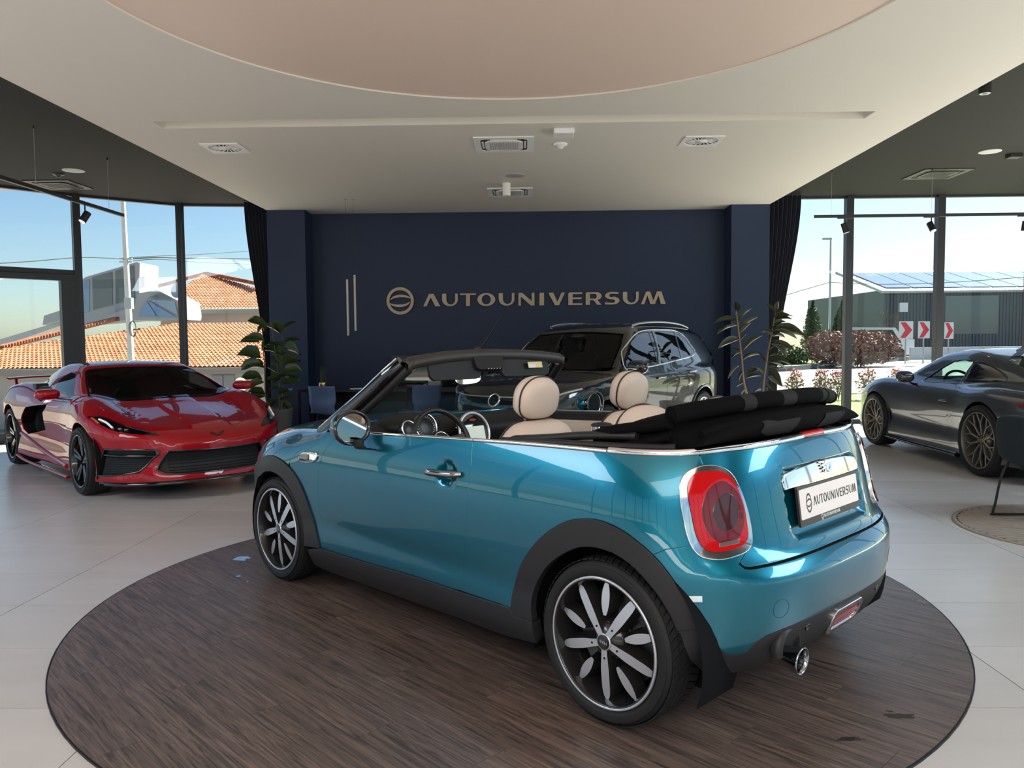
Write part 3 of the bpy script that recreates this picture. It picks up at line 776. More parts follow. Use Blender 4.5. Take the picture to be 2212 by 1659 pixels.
# ---- lettering of the dealer's word mark (unit letter height), used on the wall and on the number plate
def _arc(cx, cy, rx, ry, a0, a1, n=14): return [(cx + rx * math.cos(math.radians(a0 + (a1 - a0) * i / n)), cy + ry * math.sin(math.radians(a0 + (a1 - a0) * i / n))) for i in range(n + 1)]
def _U(w=1.25, t1=0.34, t2=0.21):
    h = 1.0; r = 0.52
    out = [(0.05, h), (t1, h), (t1, r)] + _arc((t1 + w - t2) / 2, r, (w - t1 - t2) / 2, r - 0.13, 180, 360)[1:-1] + [(w - t2, r), (w - t2, h), (w, h), (w, r)] + _arc(w / 2, r, w / 2, r, 0, -180)[1:-1] + [(0, r), (0, h - 0.08)]
    return [out[::-1]]
LETTERS = {
 'A': (1.36, [[(0, 0), (0.26, 0), (0.60, 0.72), (0.97, 0), (1.36, 0), (0.85, 1.0), (0.48, 1.0)]]),
 'U': (1.25, _U()),
 'T': (1.27, [[(0.0, 0.88), (0.48, 0.88), (0.48, 0), (0.80, 0), (0.80, 0.88), (1.27, 0.88), (1.27, 1.0), (0.0, 1.0)]]),
 'O': (1.42, [_arc(0.71, 0.5, 0.71, 0.515, 0, 360, 36)[:-1], _arc(0.71, 0.5, 0.36, 0.385, 0, 360, 30)[:-1]]),
 'N': (1.28, [[(0, 0), (0.20, 0), (0.20, 0.70), (0.98, 0), (1.28, 0), (1.28, 1.0), (1.06, 1.0), (1.06, 0.34), (0.32, 1.0), (0.06, 1.0), (0, 0.93)]]),
 'I': (0.36, [[(0, 0), (0.36, 0), (0.36, 1.0), (0.07, 1.0), (0, 0.9)]]),
 'V': (1.29, [[(0.49, 0), (0.82, 0), (1.29, 1.0), (1.02, 1.0), (0.69, 0.28), (0.36, 1.0), (0.06, 1.0), (0.0, 0.92)]]),
 'E': (1.11, [[(0, 0), (1.10, 0), (1.10, 0.13), (0.34, 0.13), (0.34, 0.46), (1.05, 0.46), (1.05, 0.59), (0.34, 0.59), (0.34, 0.87), (1.10, 0.87), (1.10, 1.0), (0.10, 1.0), (0, 0.9)]]),
 'R': (1.24, [[(0, 0), (0.33, 0), (0.33, 0.36), (0.63, 0.36), (0.90, 0), (1.24, 0), (0.92, 0.40)] + _arc(0.85, 0.69, 0.41, 0.31, -60, 90, 12) + [(0.10, 1.0), (0, 0.9)],
              [(0.33, 0.49), (0.33, 0.87), (0.72, 0.87)] + _arc(0.72, 0.68, 0.16, 0.19, 90, -90, 8)[1:] ]),
 'S': (1.17, [[(0.0, 0.16), (0.03, 0.02)] + _arc(0.55, 0.32, 0.62, 0.32, -90, 75, 12) + [(0.52, 0.57), (0.40, 0.62)] + _arc(0.56, 0.74, 0.20, 0.13, 190, 90, 6) + [(1.08, 0.85), (1.08, 0.98)] + _arc(0.60, 0.71, 0.57, 0.30, 90, 255, 12) + [(0.66, 0.41), (0.80, 0.36)] + _arc(0.62, 0.26, 0.20, 0.12, 20, -90, 6)]),
 'M': (1.96, [[(0, 0), (0.26, 0), (0.51, 0.70), (0.75, 0), (1.11, 0), (1.38, 0.70), (1.58, 0), (1.96, 0), (1.62, 1.0), (1.27, 1.0), (0.98, 0.30), (0.72, 1.0), (0.41, 1.0)]]),
}
WORD_X = [('A', 698), ('U', 980), ('T', 1245), ('O', 1502), ('U', 1818), ('N', 2108), ('I', 282 + 2138.2), ('V', 418 + 2138.2), ('E', 707 + 2138.2), ('R', 963 + 2138.2), ('S', 1243 + 2138.2), ('U', 1510 + 2138.2), ('M', 1775 + 2138.2)]
def ring_mark():
    """circle with two crescent bars, unit = letter height; returns list of loop sets, centred"""
    R = 1.09; t = 0.235
    ring = [_arc(0, 0, R, R, 0, 360, 56)[:-1], _arc(0, 0, R - t, R - t, 0, 360, 56)[:-1]]
    up = _arc(0.06, 0.02, 0.86, 0.47, 15, 172, 18) + _arc(0.10, 0.02, 0.84, 0.27, 168, 12, 18)
    lo = [(-x, -y) for x, y in up]
    return [ring, [up], [lo]]
def word_mark(parent, o, ax, ay, H, m, depth, names=True):
    """place mark + letters; o = world/local point at the baseline start of the first letter"""
    ax = np.array(ax, float); ay = np.array(ay, float); o = np.array(o, float)
    k = H / 186.0
    out = []
    mk = MB(); c = o + ax * (357 - 698) * k + ay * (458 - 372) * k
    for lp in ring_mark(): mk.poly([[(x * H, y * H) for x, y in l] for l in lp], o=c, ax=ax, ay=ay, h=depth)
    out.append(('ring_mark', mk))
    for ch, px in WORD_X:
        w, lp = LETTERS[ch]; b = MB(); p = o + ax * (px - 698) * k
        b.poly([[(x * H, y * H) for x, y in l] for l in lp], o=p, ax=ax, ay=ay, h=depth); out.append(('letter', b))
    if names: return [b.build(n, m, parent) for n, b in out]
    a = MB()
    for _, b in out: a.add(b.v, b.f)
    return a.build('lettering', m, parent)

# ---- teal convertible
M_TEAL = paint('teal_metallic', (0.000, 0.150, 0.225), metal=0.70, rough=0.28, edge=(0.0, 0.085, 0.14))
car = empty('convertible_car', (MINI_POSE[0], MINI_POSE[1], TZ + 0.0025), MINI_POSE[2])
tag(car, 'teal metallic convertible with folded black roof on the wooden turntable', 'car')
SCN = -1.12 - 0.8 * PI / 2
def msym(L): return [(2 * SCN - a, b) for a, b in L[::-1]]
ZB = lambda s: pl(np.asarray(s, float), [-2.38, -2.0, -1.75, -1.5, -1.24, -0.85, -0.49, -0.19, 0.09, 0.33, 0.75], [1.031, 1.025, 1.020, 1.0135, 1.011, 1.002, 0.989, 0.978, 0.965, 0.955, 0.936])
belt = lambda a, b, n=24, d=0.001: [(s, float(ZB(s)) - d) for s in np.linspace(a, b, n)]
ARF = [(0.738, 0.290), (0.768, 0.366), (0.814, 0.457), (0.855, 0.539), (0.914, 0.619), (0.99, 0.681), (1.081, 0.723), (1.198, 0.746), (1.316, 0.745), (1.438, 0.712), (1.594, 0.644), (1.70, 0.565), (1.775, 0.46), (1.81, 0.34), (1.82, 0.24)]
ARF = [tuple(p) for p in crom(ARF, 4)]
ARR = [(-0.776, 0.320), (-0.782, 0.376), (-0.801, 0.439), (-0.846, 0.53), (-0.905, 0.604), (-0.968, 0.663), (-1.036, 0.711), (-1.1, 0.742), (-1.166, 0.760), (-1.227, 0.767), (-1.284, 0.760), (-1.337, 0.742), (-1.381, 0.716), (-1.423, 0.686), (-1.461, 0.649), (-1.497, 0.602), (-1.531, 0.544), (-1.558, 0.487), (-1.582, 0.433)]
ARR = [tuple(p) for p in crom(ARR, 3)]
k_split = min(range(len(ARR)), key=lambda i: abs(ARR[i][0] + 1.43))
DF = [tuple(p) for p in crom([(0.570, 0.940), (0.603, 0.904), (0.646, 0.865), (0.687, 0.817), (0.714, 0.769), (0.732, 0.711), (0.743, 0.629), (0.741, 0.544), (0.731, 0.458), (0.713, 0.376), (0.696, 0.293)], 4)]
DRr = [tuple(p) for p in crom([(-0.494, 0.985), (-0.510, 0.905), (-0.514, 0.787), (-0.500, 0.644), (-0.476, 0.495), (-0.456, 0.387), (-0.447, 0.322)], 4)]
HL = [tuple(p) for p in crom([(0.705, 0.932), (0.806, 0.902), (0.882, 0.862), (0.94, 0.82), (0.996, 0.78), (1.046, 0.735)], 4)]
LAMP = [tuple(p) for p in crom([(-1.592, 0.976), (-1.549, 0.965), (-1.524, 0.944), (-1.515, 0.91), (-1.518, 0.861), (-1.528, 0.805), (-1.538, 0.755), (-1.555, 0.709), (-1.578, 0.681), (-1.608, 0.669), (-1.649, 0.664), (-1.696, 0.669), (-1.741, 0.68), (-1.762, 0.704), (-1.763, 0.747), (-1.754, 0.805), (-1.736, 0.864), (-1.713, 0.915), (-1.686, 0.949), (-1.642, 0.97)], 3, True)]
LENS = [tuple(p) for p in crom([(-1.607, 0.957), (-1.563, 0.953), (-1.542, 0.931), (-1.536, 0.903), (-1.542, 0.861), (-1.551, 0.812), (-1.561, 0.762), (-1.575, 0.723), (-1.595, 0.698), (-1.625, 0.688), (-1.672, 0.688), (-1.719, 0.699), (-1.744, 0.724), (-1.743, 0.767), (-1.734, 0.829), (-1.715, 0.883), (-1.689, 0.928), (-1.649, 0.951)], 3, True)]
lamp_left = LAMP[0:22]; lamp_low = LAMP[21:37]; lamp_right = LAMP[36:] + [LAMP[0]]
GAP = 0.002
def mpanel(name, loops, m, mirror=True, parent=None, prm=MW, shell=MINI, gap=GAP, **kw):
    if not isinstance(loops[0][0], (list, tuple, np.ndarray)): loops = [loops]
    loops = [inset(dens(loops[0], 0.015), gap)] + [dens(l, 0.015) for l in loops[1:]]
    return panel(shell, name, loops, prm, m, parent or car, mirror=mirror, bnd=0.02, **kw)
SILLZ = [(-0.776, 0.326), (-0.447, 0.319), (-0.1, 0.314), (0.3, 0.300), (0.696, 0.293), (0.738, 0.290)]
sill_line = [tuple(p) for p in crom(SILLZ, 6)]
# door (with handle, chrome belt strip)
door_bot = [p for p in sill_line if -0.44 < p[0] < 0.69]
door_L, door_R = mpanel('door', belt(-0.494, 0.565) + DF[1:] + door_bot[::-1] + DRr[::-1][:-1], M_TEAL, g=0.024)
fend_L, fend_R = mpanel('front_fender', [(0.574, 0.942), (0.64, 0.938)] + HL + [p for p in ARF if p[0] < 1.046 and p[1] > 0.295][::-1] + [(0.742, 0.292), (0.70, 0.293)] + DF[::-1][1:-1], M_TEAL, g=0.03)
k1 = [p for p in ARR[:k_split + 1]]
mpanel('rear_quarter_panel', belt(-1.578, -0.498) + DRr[1:] + [(-0.6, 0.322), (-0.7, 0.325)] + k1 + [(-1.477, 0.698), (-1.509, 0.705), (-1.552, 0.714)] + lamp_left[::-1] + [(-1.586, 0.990)], M_TEAL, g=0.026)
# bumper
half = ARR[k_split:][::-1] + [(-1.477, 0.698), (-1.509, 0.705), (-1.552, 0.714)] + lamp_low + [(-1.706, 0.647), (-1.727, 0.630), (-1.748, 0.6265), (-1.83, 0.6275), (-1.94, 0.629), (-2.08, 0.631), (-2.25, 0.632)]
low = [(-2.25, 0.412), (-2.123, 0.411), (-1.979, 0.408), (-1.872, 0.398), (-1.805, 0.387), (-1.763, 0.365), (-1.738, 0.335), (-1.70, 0.328), (-1.665, 0.335), (-1.641, 0.361), (-1.621, 0.396), (-1.600, 0.428)]
bumper = mpanel('rear_bumper', half + msym(half) + msym(low) + low, M_TEAL, mirror=False, g=0.028)
# lower black bumper trim with tails behind the wheels
bt = [(-2.25, 0.268), (-2.0, 0.265), (-1.82, 0.252), (-1.727, 0.241), (-1.64, 0.240), (-1.590, 0.266), (-1.552, 0.312), (-1.512, 0.416), (-1.545, 0.425), (-1.582, 0.430)]
up = low[::-1]
trim = mpanel('bumper_trim', bt + up[1:] + msym(up[1:]) + msym(bt), M_BLACKP, mirror=False, g=0.03)
# boot lid
lside = [(-1.580, 1.007), (-1.586, 0.990)] + lamp_right[::-1] + [(-1.712, 0.650), (-1.727, 0.637), (-1.745, 0.634), (-1.83, 0.634), (-2.0, 0.636), (-2.25, 0.638)]
lidp = belt(-1.584, 2 * SCN + 1.584, 30) + [(2 * SCN - a, b) for a, b in lside] + lside[::-1]
lid_o = mpanel('boot_lid', lidp, M_TEAL, mirror=False, g=0.02)
# bonnet: wraps from the shut line over the top to the other side
MR = Roll(0.45, 0.7)
P1, _ = on_surf(MINI, HL, MW); h2 = [tuple(p) for p in MR.inv(P1)]
P2, _ = on_surf(MINI, [p for p in ARF if 1.046 < p[0] < 1.60], MW); h3 = [tuple(p) for p in MR.inv(P2)]
CEN = 0.7 * PI / 2
fr = h3 + [(1.70, 0.30), (1.80, 0.42), (1.86, 0.60), (1.885, 0.85)]
hl = h2 + fr
cowl = [(0.80, 0.75), (0.83, 0.95)]
hood_loop = cowl[::-1] + h2 + fr + [(a, 2 * CEN - b) for a, b in (cowl[::-1] + h2 + fr)[::-1]]
mpanel('bonnet', hood_loop, M_TEAL, mirror=False, prm=MR, g=0.03)
mpanel('front_bumper', [(1.61, 0.636)] + [p for p in ARF if p[0] > 1.61] + [(2.2, 0.2), (2.46, 0.2), (2.46, 0.70), (2.2, 0.70), (1.9, 0.70), (1.75, 0.68)], M_TEAL, g=0.05)
# wheel arch trims, sills
ARFI = [(1.2475 + 0.347 * math.cos(math.radians(a)), 0.31 + 0.347 * math.sin(math.radians(a))) for a in np.linspace(186, 60, 26)] + [(1.481, 0.587), (1.58, 0.50), (1.64, 0.40), (1.66, 0.24)]
mpanel('wheel_arch_trim', ARF + ARFI[::-1], M_BLACKP, g=0.03, off=0.010, depth=0.03)
ARRI = [tuple(p) for p in crom([(-0.902, 0.300), (-0.895, 0.381), (-0.918, 0.448), (-0.963, 0.515), (-1.018, 0.571), (-1.085, 0.617), (-1.154, 0.652), (-1.216, 0.665), (-1.268, 0.665), (-1.317, 0.654), (-1.378, 0.620), (-1.444, 0.552), (-1.488, 0.479), (-1.512, 0.418)], 3)]
mpanel('wheel_arch_trim', [(-0.776, 0.300)] + ARR + [(-1.545, 0.425)] + ARRI[::-1], M_BLACKP, g=0.03, off=0.010, depth=0.03)
sbot = [(-0.91, 0.215), (-0.7, 0.19), (-0.42, 0.185), (0.0, 0.170), (0.4, 0.160), (0.75, 0.155), (0.87, 0.165)]
mpanel('side_sill', [(-0.90, 0.30), (-0.79, 0.30), (-0.776, 0.324)] + sill_line[1:-1] + [(0.74, 0.288), (0.86, 0.262)] + [tuple(p) for p in crom(sbot, 4)][::-1], M_BLACKP, g=0.04, off=0.012, depth=0.05)
# inner black shell closing the gaps
for sg, prm in ((1, MW),):
    hole1 = circ(1.2475, 0.31, 0.40, 30); hole2 = circ(-1.2475, 0.31, 0.40, 30)
    inner = [(s, float(ZB(s)) - 0.02) for s in np.linspace(SCN, 0.7, 30)] + [(0.95, 0.80), (1.05, 0.72), (1.7, 0.60), (1.9, 0.5), (1.9, 0.24), (0.9, 0.22), (-0.9, 0.22), (-1.6, 0.26), (SCN, 0.29)]
    mpanel('inner_body', [inner, hole1, hole2], M_LINER, g=0.06, off=-0.016, skirt=False)
# chrome belt line all round, with the red high brake lamp in its middle
sb = np.linspace(0.60, -0.494, 22)
strip(MINI, 'chrome_belt_strip', [(s, float(ZB(s)) + 0.001) for s in sb], MW, 0.016, 0.007, M_CHROME, door_L, res=0)
s2 = np.linspace(-0.500, -1.236, 16); strip(MINI, 'chrome_belt_strip', [(s, float(ZB(s)) + 0.001) for s in s2], MW, 0.018, 0.008, M_CHROME, car, mirror=True, res=0)
sbm = np.linspace(0.60, -0.494, 22); _o = strip(MINI, 'chrome_belt_strip', [(s, float(ZB(s)) + 0.001) for s in sbm], MW, 0.016, 0.007, M_CHROME, car, mirror=True, res=0)
bpy.data.objects.remove(_o[0]); _o[1].parent = door_R
s3 = np.linspace(-1.242, SCN + 0.135, 34); strip(MINI, 'chrome_belt_strip', [(s, float(ZB(s)) + 0.004 + 0.006 * float(ss(-s, 1.3, 1.6))) for s in s3], MW, 0.026, 0.010, M_CHROME, car, mirror=True, res=0)
s4 = np.linspace(SCN + 0.133, SCN - 0.133, 14); strip(MINI, 'brake_lamp', [(s, 1.041) for s in s4], MW, 0.028, 0.0115, M_REDLENS, car, res=0)
# rear lamps
ringm = mat('lamp_chrome', (0.80, 0.80, 0.80), 0.10, 1.0)
for sgn in (1, -1):
    lo = [LAMP, LENS] if sgn > 0 else [msym(LAMP), msym(LENS)]
    V, F, NN = surf_mesh(MINI, [inset(lo[0], 0.0015), inset(lo[1], 0.004)], MW, g=0.02, off=0.012, depth=0.02, lip=0.003, bnd=0.012)
    rl = obj_np('rear_lamp', V, F, NN, ringm, car); tag(rl, 'rounded red rear lamp in a chrome surround')
    V, F, NN = surf_mesh(MINI, [lo[1]], MW, g=0.016, off=0.016, depth=0.02, lip=0.004, bnd=0.012); le = obj_np('lens', V, F, NN, M_REDLENS, rl)
    cx = lambda P: [(SCN + sgn * (a - SCN), b) for a, b in P]
    ctr = (-1.656, 0.822)
    innr = cx([(ctr[0] + 0.075 * math.cos(t) + 0.010 * math.sin(t), ctr[1] - 0.008 + 0.105 * math.sin(t)) for t in np.linspace(0, 2 * PI, 40, endpoint=False)])
    V, F, NN = surf_mesh(MINI, [innr], MW, g=0.016, off=0.0175, depth=0.003, lip=0.002, bnd=0.01); obj_np('lens_ring', V, F, NN, M_REDDK, rl)
    core = cx([(ctr[0] - 0.006 + 0.047 * math.cos(t), ctr[1] - 0.006 + 0.062 * math.sin(t)) for t in np.linspace(0, 2 * PI, 30, endpoint=False)])
    V, F, NN = surf_mesh(MINI, [core], MW, g=0.014, off=0.0195, depth=0.004, lip=0.002, bnd=0.01); obj_np('lens_core', V, F, NN, mat('lamp_core', (0.05, 0.004, 0.006), 0.06, coat=1.0), rl)
    rv = cx([(ctr[0] - 0.052, 0.708), (ctr[0] - 0.052, 0.721), (ctr[0] + 0.020, 0.715), (ctr[0] + 0.020, 0.703)])
    V, F, NN = surf_mesh(MINI, [rv], MW, g=0.014, off=0.018, depth=0.003, bnd=0.01); obj_np('reversing_lamp', V, F, NN, mat('reversing_lens', (0.16, 0.13, 0.13), 0.15, 0.3, coat=1.0), rl)
# boot handle bar, number plate
FLAT = Shell(lambda P: mini_F(P, 0.0))
hb = [(-0.318, 0.868), (-0.322, 0.895), (-0.305, 0.912), (-0.2, 0.927), (-0.07, 0.934), (0.07, 0.934), (0.2, 0.927), (0.305, 0.912), (0.322, 0.895), (0.318, 0.868)]
V, F, NN = surf_mesh(FLAT, [hb], End(-1), g=0.015, off=0.004, depth=0.035, lip=0.006, bnd=0.012)
hbo = obj_np('boot_handle', V, F, NN, M_CHROME, lid_o)
pc = np.array([-1.712, 0.0, 0.790]); pax = np.array([0, -1.0, 0]); pay = np.array([0.13, 0, 1.0]); pay /= np.linalg.norm(pay); pnz = np.cross(pax, pay)
pb = MB().poly([rrect(-0.266, -0.074, 0.266, 0.074, 0.008)], o=pc, ax=pax, ay=pay, h=0.010).build('number_plate', M_BLACKP, lid_o, bevel=0.002)
tag(pb, 'pale dealer number plate in a black holder')
MB().poly([rrect(-0.256, -0.048, 0.256, 0.064, 0.006)], o=pc + pnz * 0.010, ax=pax, ay=pay, h=0.002).build('plate_face', mat('plate_foil', (0.72, 0.66, 0.64), 0.35), pb)
M_INK = mat('plate_ink', (0.03, 0.03, 0.035), 0.5); M_PWHITE = mat('plate_print_white', (0.75, 0.75, 0.75), 0.5)
Hh = 0.034; wd = (2138.2 + 2135 - 698) * Hh / 186
lt = word_mark(pb, pc + pnz * 0.0122 + pax * (-0.150) + pay * (-0.008), pax * 0.60, pay, Hh, M_INK, 0.0006, names=False)
word_mark(pb, pc + pnz * 0.0102 + pax * (-0.070) + pay * (-0.0655), pax * 0.60, pay, 0.0125, M_PWHITE, 0.0004, names=False)
# wings badge
P, N = on_surf(FLAT, [(-0.005, 0.915)], End(-1), 0.008)
bp, bn = P[0], N[0]; bay = np.array([0, 0, 1.0]) - bn * bn[2]; bay /= np.linalg.norm(bay); bax = np.cross(bay, bn)
bg = MB().lathe([(0.026, 0), (0.026, 0.006), (0.021, 0.009), (0.016, 0.006), (0.0, 0.007)], 28, origin=bp, axis=bn)
for s in (1, -1):
    for i in range(4):
        y0 = 0.020 - 0.011 * i; bg.poly([[(s * 0.022, y0 - 0.009), (s * (0.062 - 0.008 * i), y0 - 0.004 - 0.003 * i), (s * (0.064 - 0.008 * i), y0 + 0.001 - 0.003 * i), (s * 0.022, y0)][::s]], o=bp, ax=bax, ay=bay, h=0.005)
bgo = bg.build('wing_badge', M_CHROME, lid_o)
# right-hand script badge on the lid
for (txt, zz) in (('COOPER', 0.700), ('D', 0.735)):
    Q = np.array([[-0.50, zz]]); P, N = on_surf(MINI, Q, End(-1), 0.004); n = N[0]; ay_ = np.array([0, 0, 1.0]) - n * n[2]; ay_ /= np.linalg.norm(ay_)
    text_obj('script_badge', txt, 0.036, P[0], np.cross(ay_, n), ay_, M_CHROME, lid_o)
# fog lamp, exhaust, tow cover, sensors
fog = rrect(-0.135, 0.286, 0.135, 0.386, 0.035); fogi = rrect(-0.115, 0.301, 0.115, 0.371, 0.026)
V, F, NN = surf_mesh(MINI, [fog, fogi], End(-1), g=0.02, off=0.010, depth=0.02, lip=0.003, bnd=0.01); fo = obj_np('rear_fog_lamp', V, F, NN, M_CHROME, car)
V, F, NN = surf_mesh(MINI, [fogi], End(-1), g=0.02, off=0.004, depth=0.01, bnd=0.01); obj_np('fog_lens', V, F, NN, M_REDLENS, fo)
for zz in (0.325, 0.345): strip(MINI, 'lens_rib', [(-0.105, zz), (0, zz), (0.105, zz)], End(-1), 0.006, 0.004, M_REDDK, fo, off=0.004)
ex = np.array([-1.75, 0.415, 0.285])
MB().lathe(smooth_prof([(0.034, 0.18), (0.036, 0.02), (0.046, -0.045), (0.050, -0.060), (0.046, -0.064), (0.040, -0.05), (0.034, 0.02), (0.030, 0.15)], 3), 32, origin=ex, axis=(1, -0.0, 0.06)).build('exhaust_tip', M_CHROMED, car)
MB().lathe([(0.033, 0.02), (0, 0.02)], 24, origin=ex, axis=(1, 0, 0.06)).build('exhaust_bore', M_LINER, car)
P, N = on_surf(MINI, [(0.415, 0.33)], End(-1), 0.0)
MB().lathe(smooth_prof([(0.085, 0.02), (0.085, 0.0), (0.075, -0.012), (0.064, -0.012), (0.060, 0.03)], 3), 30, origin=(P[0][0] - 0.004, 0.415, 0.315), axis=(1, 0, 0), a0=-0.2, a1=PI + 0.2).build('exhaust_cutout', M_BLACKP, car)
for (q, r) in (((-1.861, 0.479), 0.034), ((2 * SCN + 1.861, 0.479), 0.034)):
    strip(MINI, 'tow_eye_cover', [(q[0] + r * math.cos(t), q[1] + r * math.sin(t)) for t in np.linspace(0, 2 * PI, 28, endpoint=False)], MW, 0.0022, 0.0008, mat('seam_shadow', (0.004, 0.05, 0.06), 0.5), bumper, closed=True, res=0)
for q in ((-1.592, 0.385), (-2.02, 0.372), (2 * SCN + 2.02, 0.372), (2 * SCN + 1.592, 0.385)):
    P, N = on_surf(MINI, [q], MW, 0.0); MB().lathe([(0.014, 0.0), (0.014, 0.003), (0.011, 0.004), (0.010, 0.002), (0, 0.003)], 20, origin=P[0], axis=N[0]).build('parking_sensor', M_GLOSSB, trim)
P, N = on_surf(MINI, [(-1.545, 0.53)], MW, 0.001)
strip(MINI, 'barcode_sticker', [(-1.548, 0.532), (-1.568, 0.534), (-1.588, 0.535)], MW, 0.022, 0.0008, mat('sticker_white', (0.7, 0.8, 0.85), 0.4), bumper)
# door handle, side scuttle, mirrors
hx = np.linspace(-0.222, -0.462, 13)
hP, hN = on_surf(Shell(lambda P: np.where(True, mini_F(P + np.array([0.8, 0, 0])), 0)), np.array([(x - 0.8 + 0.0, 0.829 + 0.012 * (-(x + 0.34))) for x in hx]), Side(1), 0.0)
hY = on_surf(MINI, [(0.0, 0.83)], Side(1))[0][0][1]
pts = [(x, hY + 0.004 + 0.030 * math.sin(PI * min(max((i) / 12, 0.0), 1)) ** 0.45, 0.826 + 0.06 * (-(x + 0.222)) * 1.0) for i, x in enumerate(hx)]
hb_ = MB().tube(pts, [0.011] + [0.0155] * 11 + [0.011], 12, flat=1.0); 
for s, d_ in ((1, door_L), (-1, door_R)):
    b = hb_ if s > 0 else mir(hb_); h_ = b.build('door_handle', M_CHROMED, d_)
sc = [(0.932, 0.775), (0.915, 0.792), (0.877, 0.806), (0.80, 0.815), (0.752, 0.814), (0.740, 0.802), (0.752, 0.782), (0.79, 0.765), (0.854, 0.754), (0.915, 0.757)]
sci = [(0.925, 0.777), (0.908, 0.790), (0.875, 0.796), (0.822, 0.800), (0.816, 0.788), (0.822, 0.772), (0.860, 0.764), (0.910, 0.764)]
for s, fd in ((1, fend_L), (-1, fend_R)):
    sg = np.array([1, s, 1.0])
    def sobj(nm, V, F, NN, m, par): return obj_np(nm, V * sg, [f[::s] for f in F], NN * sg, m, par)
    so = sobj('side_scuttle', *surf_mesh(MINI, [sc], MW, g=0.015, off=0.010, depth=0.012, lip=0.004, bnd=0.01), M_CHROME, fd)
    sobj('scuttle_recess', *surf_mesh(MINI, [sci], MW, g=0.015, off=0.0145, depth=0.004, bnd=0.01), M_GLOSSB, fd)
    for zz in (0.774, 0.786): strip(MINI, 'scuttle_bar', [(0.83, zz + 0.004), (0.87, zz), (0.912, zz - 0.004)], MW, 0.004, 0.004, M_CHROME, fd, off=0.015, mirror=False) if s > 0 else None
    # mirror
    c0 = np.array([0.262, 0.925, 0.998]); ax = np.array([-0.965, 0.10, -0.02]); ax /= np.linalg.norm(ax)
    d0, s0, u0 = frame_of(ax)
    def ell(r1, h, n=36): return [c0 + d0 * h + s0 * (r1 * 1.14 * math.cos(t)) + u0 * (r1 * math.sin(t)) for t in np.linspace(0, 2 * PI, n, endpoint=False)]
    capb = MB().grid(np.array([ell(r, h) for r, h in ((0.084, 0.005), (0.086, -0.01), (0.085, -0.035), (0.078, -0.065), (0.063, -0.090), (0.040, -0.106), (0.012, -0.113))]), closed_v=True)
    rimb = MB().grid(np.array([ell(r, h) for r, h in ((0.087, -0.012), (0.089, 0.004), (0.087, 0.016), (0.080, 0.020), (0.073, 0.014), (0.070, 0.004))]), closed_v=True)
    gl = MB(); E = ell(0.0715, 0.005); gl.add(E, [tuple(range(len(E)))])
    st = MB().grid(np.array([[c0 + np.array([-0.02 + a * math.cos(t), -0.01 + 0.6 * a * math.sin(t) - dy, dz]) for t in np.linspace(0, 2 * PI, 16, endpoint=False)] for a, dz, dy in ((0.040, -0.055, 0.01), (0.038, -0.085, 0.012), (0.042, -0.105, 0.03), (0.046, -0.112, 0.075))]), closed_v=True)
    if s < 0: capb, rimb, gl, st = mir(capb), mir(rimb), mir(gl), mir(st)
    par = door_L if s > 0 else door_R
    mo = capb.build('door_mirror', M_TEAL, par); rimb.build('mirror_rim', M_GLOSSB, par); gl.build('mirror_glass', M_MIRROR, par); st.build('mirror_foot', M_BLACKP, par)
# wheels and wells
CAL = mat('caliper_grey', (0.06, 0.06, 0.06), 0.5, 0.4)
for nm, x, s in (('wheel', -1.2475, 1), ('wheel', 1.2475, 1), ('wheel', -1.2475, -1), ('wheel', 1.2475, -1)):
    make_wheel(car, nm, (x, s * 0.738, 0.310), 0.310, 0.240, 0.205, style_mini, s, cap_txt='MINI', caliper=(2.6, CAL), tread=s > 0)
for x in (-1.2475, 1.2475):
    for s in (1, -1):
        b = MB().lathe([(0.0, 0.0), (0.40, 0.0), (0.40, 0.235)], 28, origin=(x, 0.56, 0.31), axis=(0, 1, 0), a0=-0.35, a1=PI + 0.35)
        (b if s > 0 else mir(b)).build('wheel_arch_liner', M_LINER, car)
MB().b2((-1.55, -0.62, 0.16), (1.6, 0.62, 0.24)).b2((-0.85, -0.78, 0.16), (0.85, 0.78, 0.22)).build('underbody', M_LINER, car)
# ---- convertible: windscreen frame, cabin, folded roof
def bez(P, n=16): return crom(P, n)
# windscreen frame
pb_ = [(0.86, 0.735, 0.90), (0.70, 0.720, 1.00), (0.50, 0.680, 1.135), (0.36, 0.640, 1.245), (0.285, 0.600, 1.312)]
hdr = [(0.285, 0.600, 1.312), (0.268, 0.570, 1.336), (0.285, 0.45, 1.352), (0.305, 0.25, 1.366), (0.312, 0.0, 1.371)]
hdr = hdr + [(x, -y, z) for x, y, z in hdr[::-1][1:]]
pc_ = crom(pb_, 6)
for s in (1, -1):
    q = pc_ * [1, s, 1]
    MB().tube(q, np.linspace(0.040, 0.030, len(q)), 10, flat=1.25).build('windscreen_pillar', M_GLOSSB, car)
    MB().tube(q + np.array([0.012, s * 0.026, 0.020]), 0.0055, 6).build('pillar_chrome', M_CHROME, car)
    q2 = np.array([(0.70, s * 0.700, 0.935), (0.50, s * 0.665, 1.07), (0.33, s * 0.615, 1.205), (0.245, s * 0.585, 1.275)])
    MB().tube(crom(q2, 5), 0.024, 8).build('pillar_seal', M_CABIN, car)
    MB().lathe([(0, 0.02), (0.016, 0.016), (0.020, 0.0), (0.016, -0.03)], 12, origin=(0.235, s * 0.555, 1.300), axis=(-0.6, 0, 0.8)).build('roof_latch', mat('latch_bronze', (0.45, 0.36, 0.28), 0.35, 0.6), car)
hq = crom(hdr, 6)
G = []
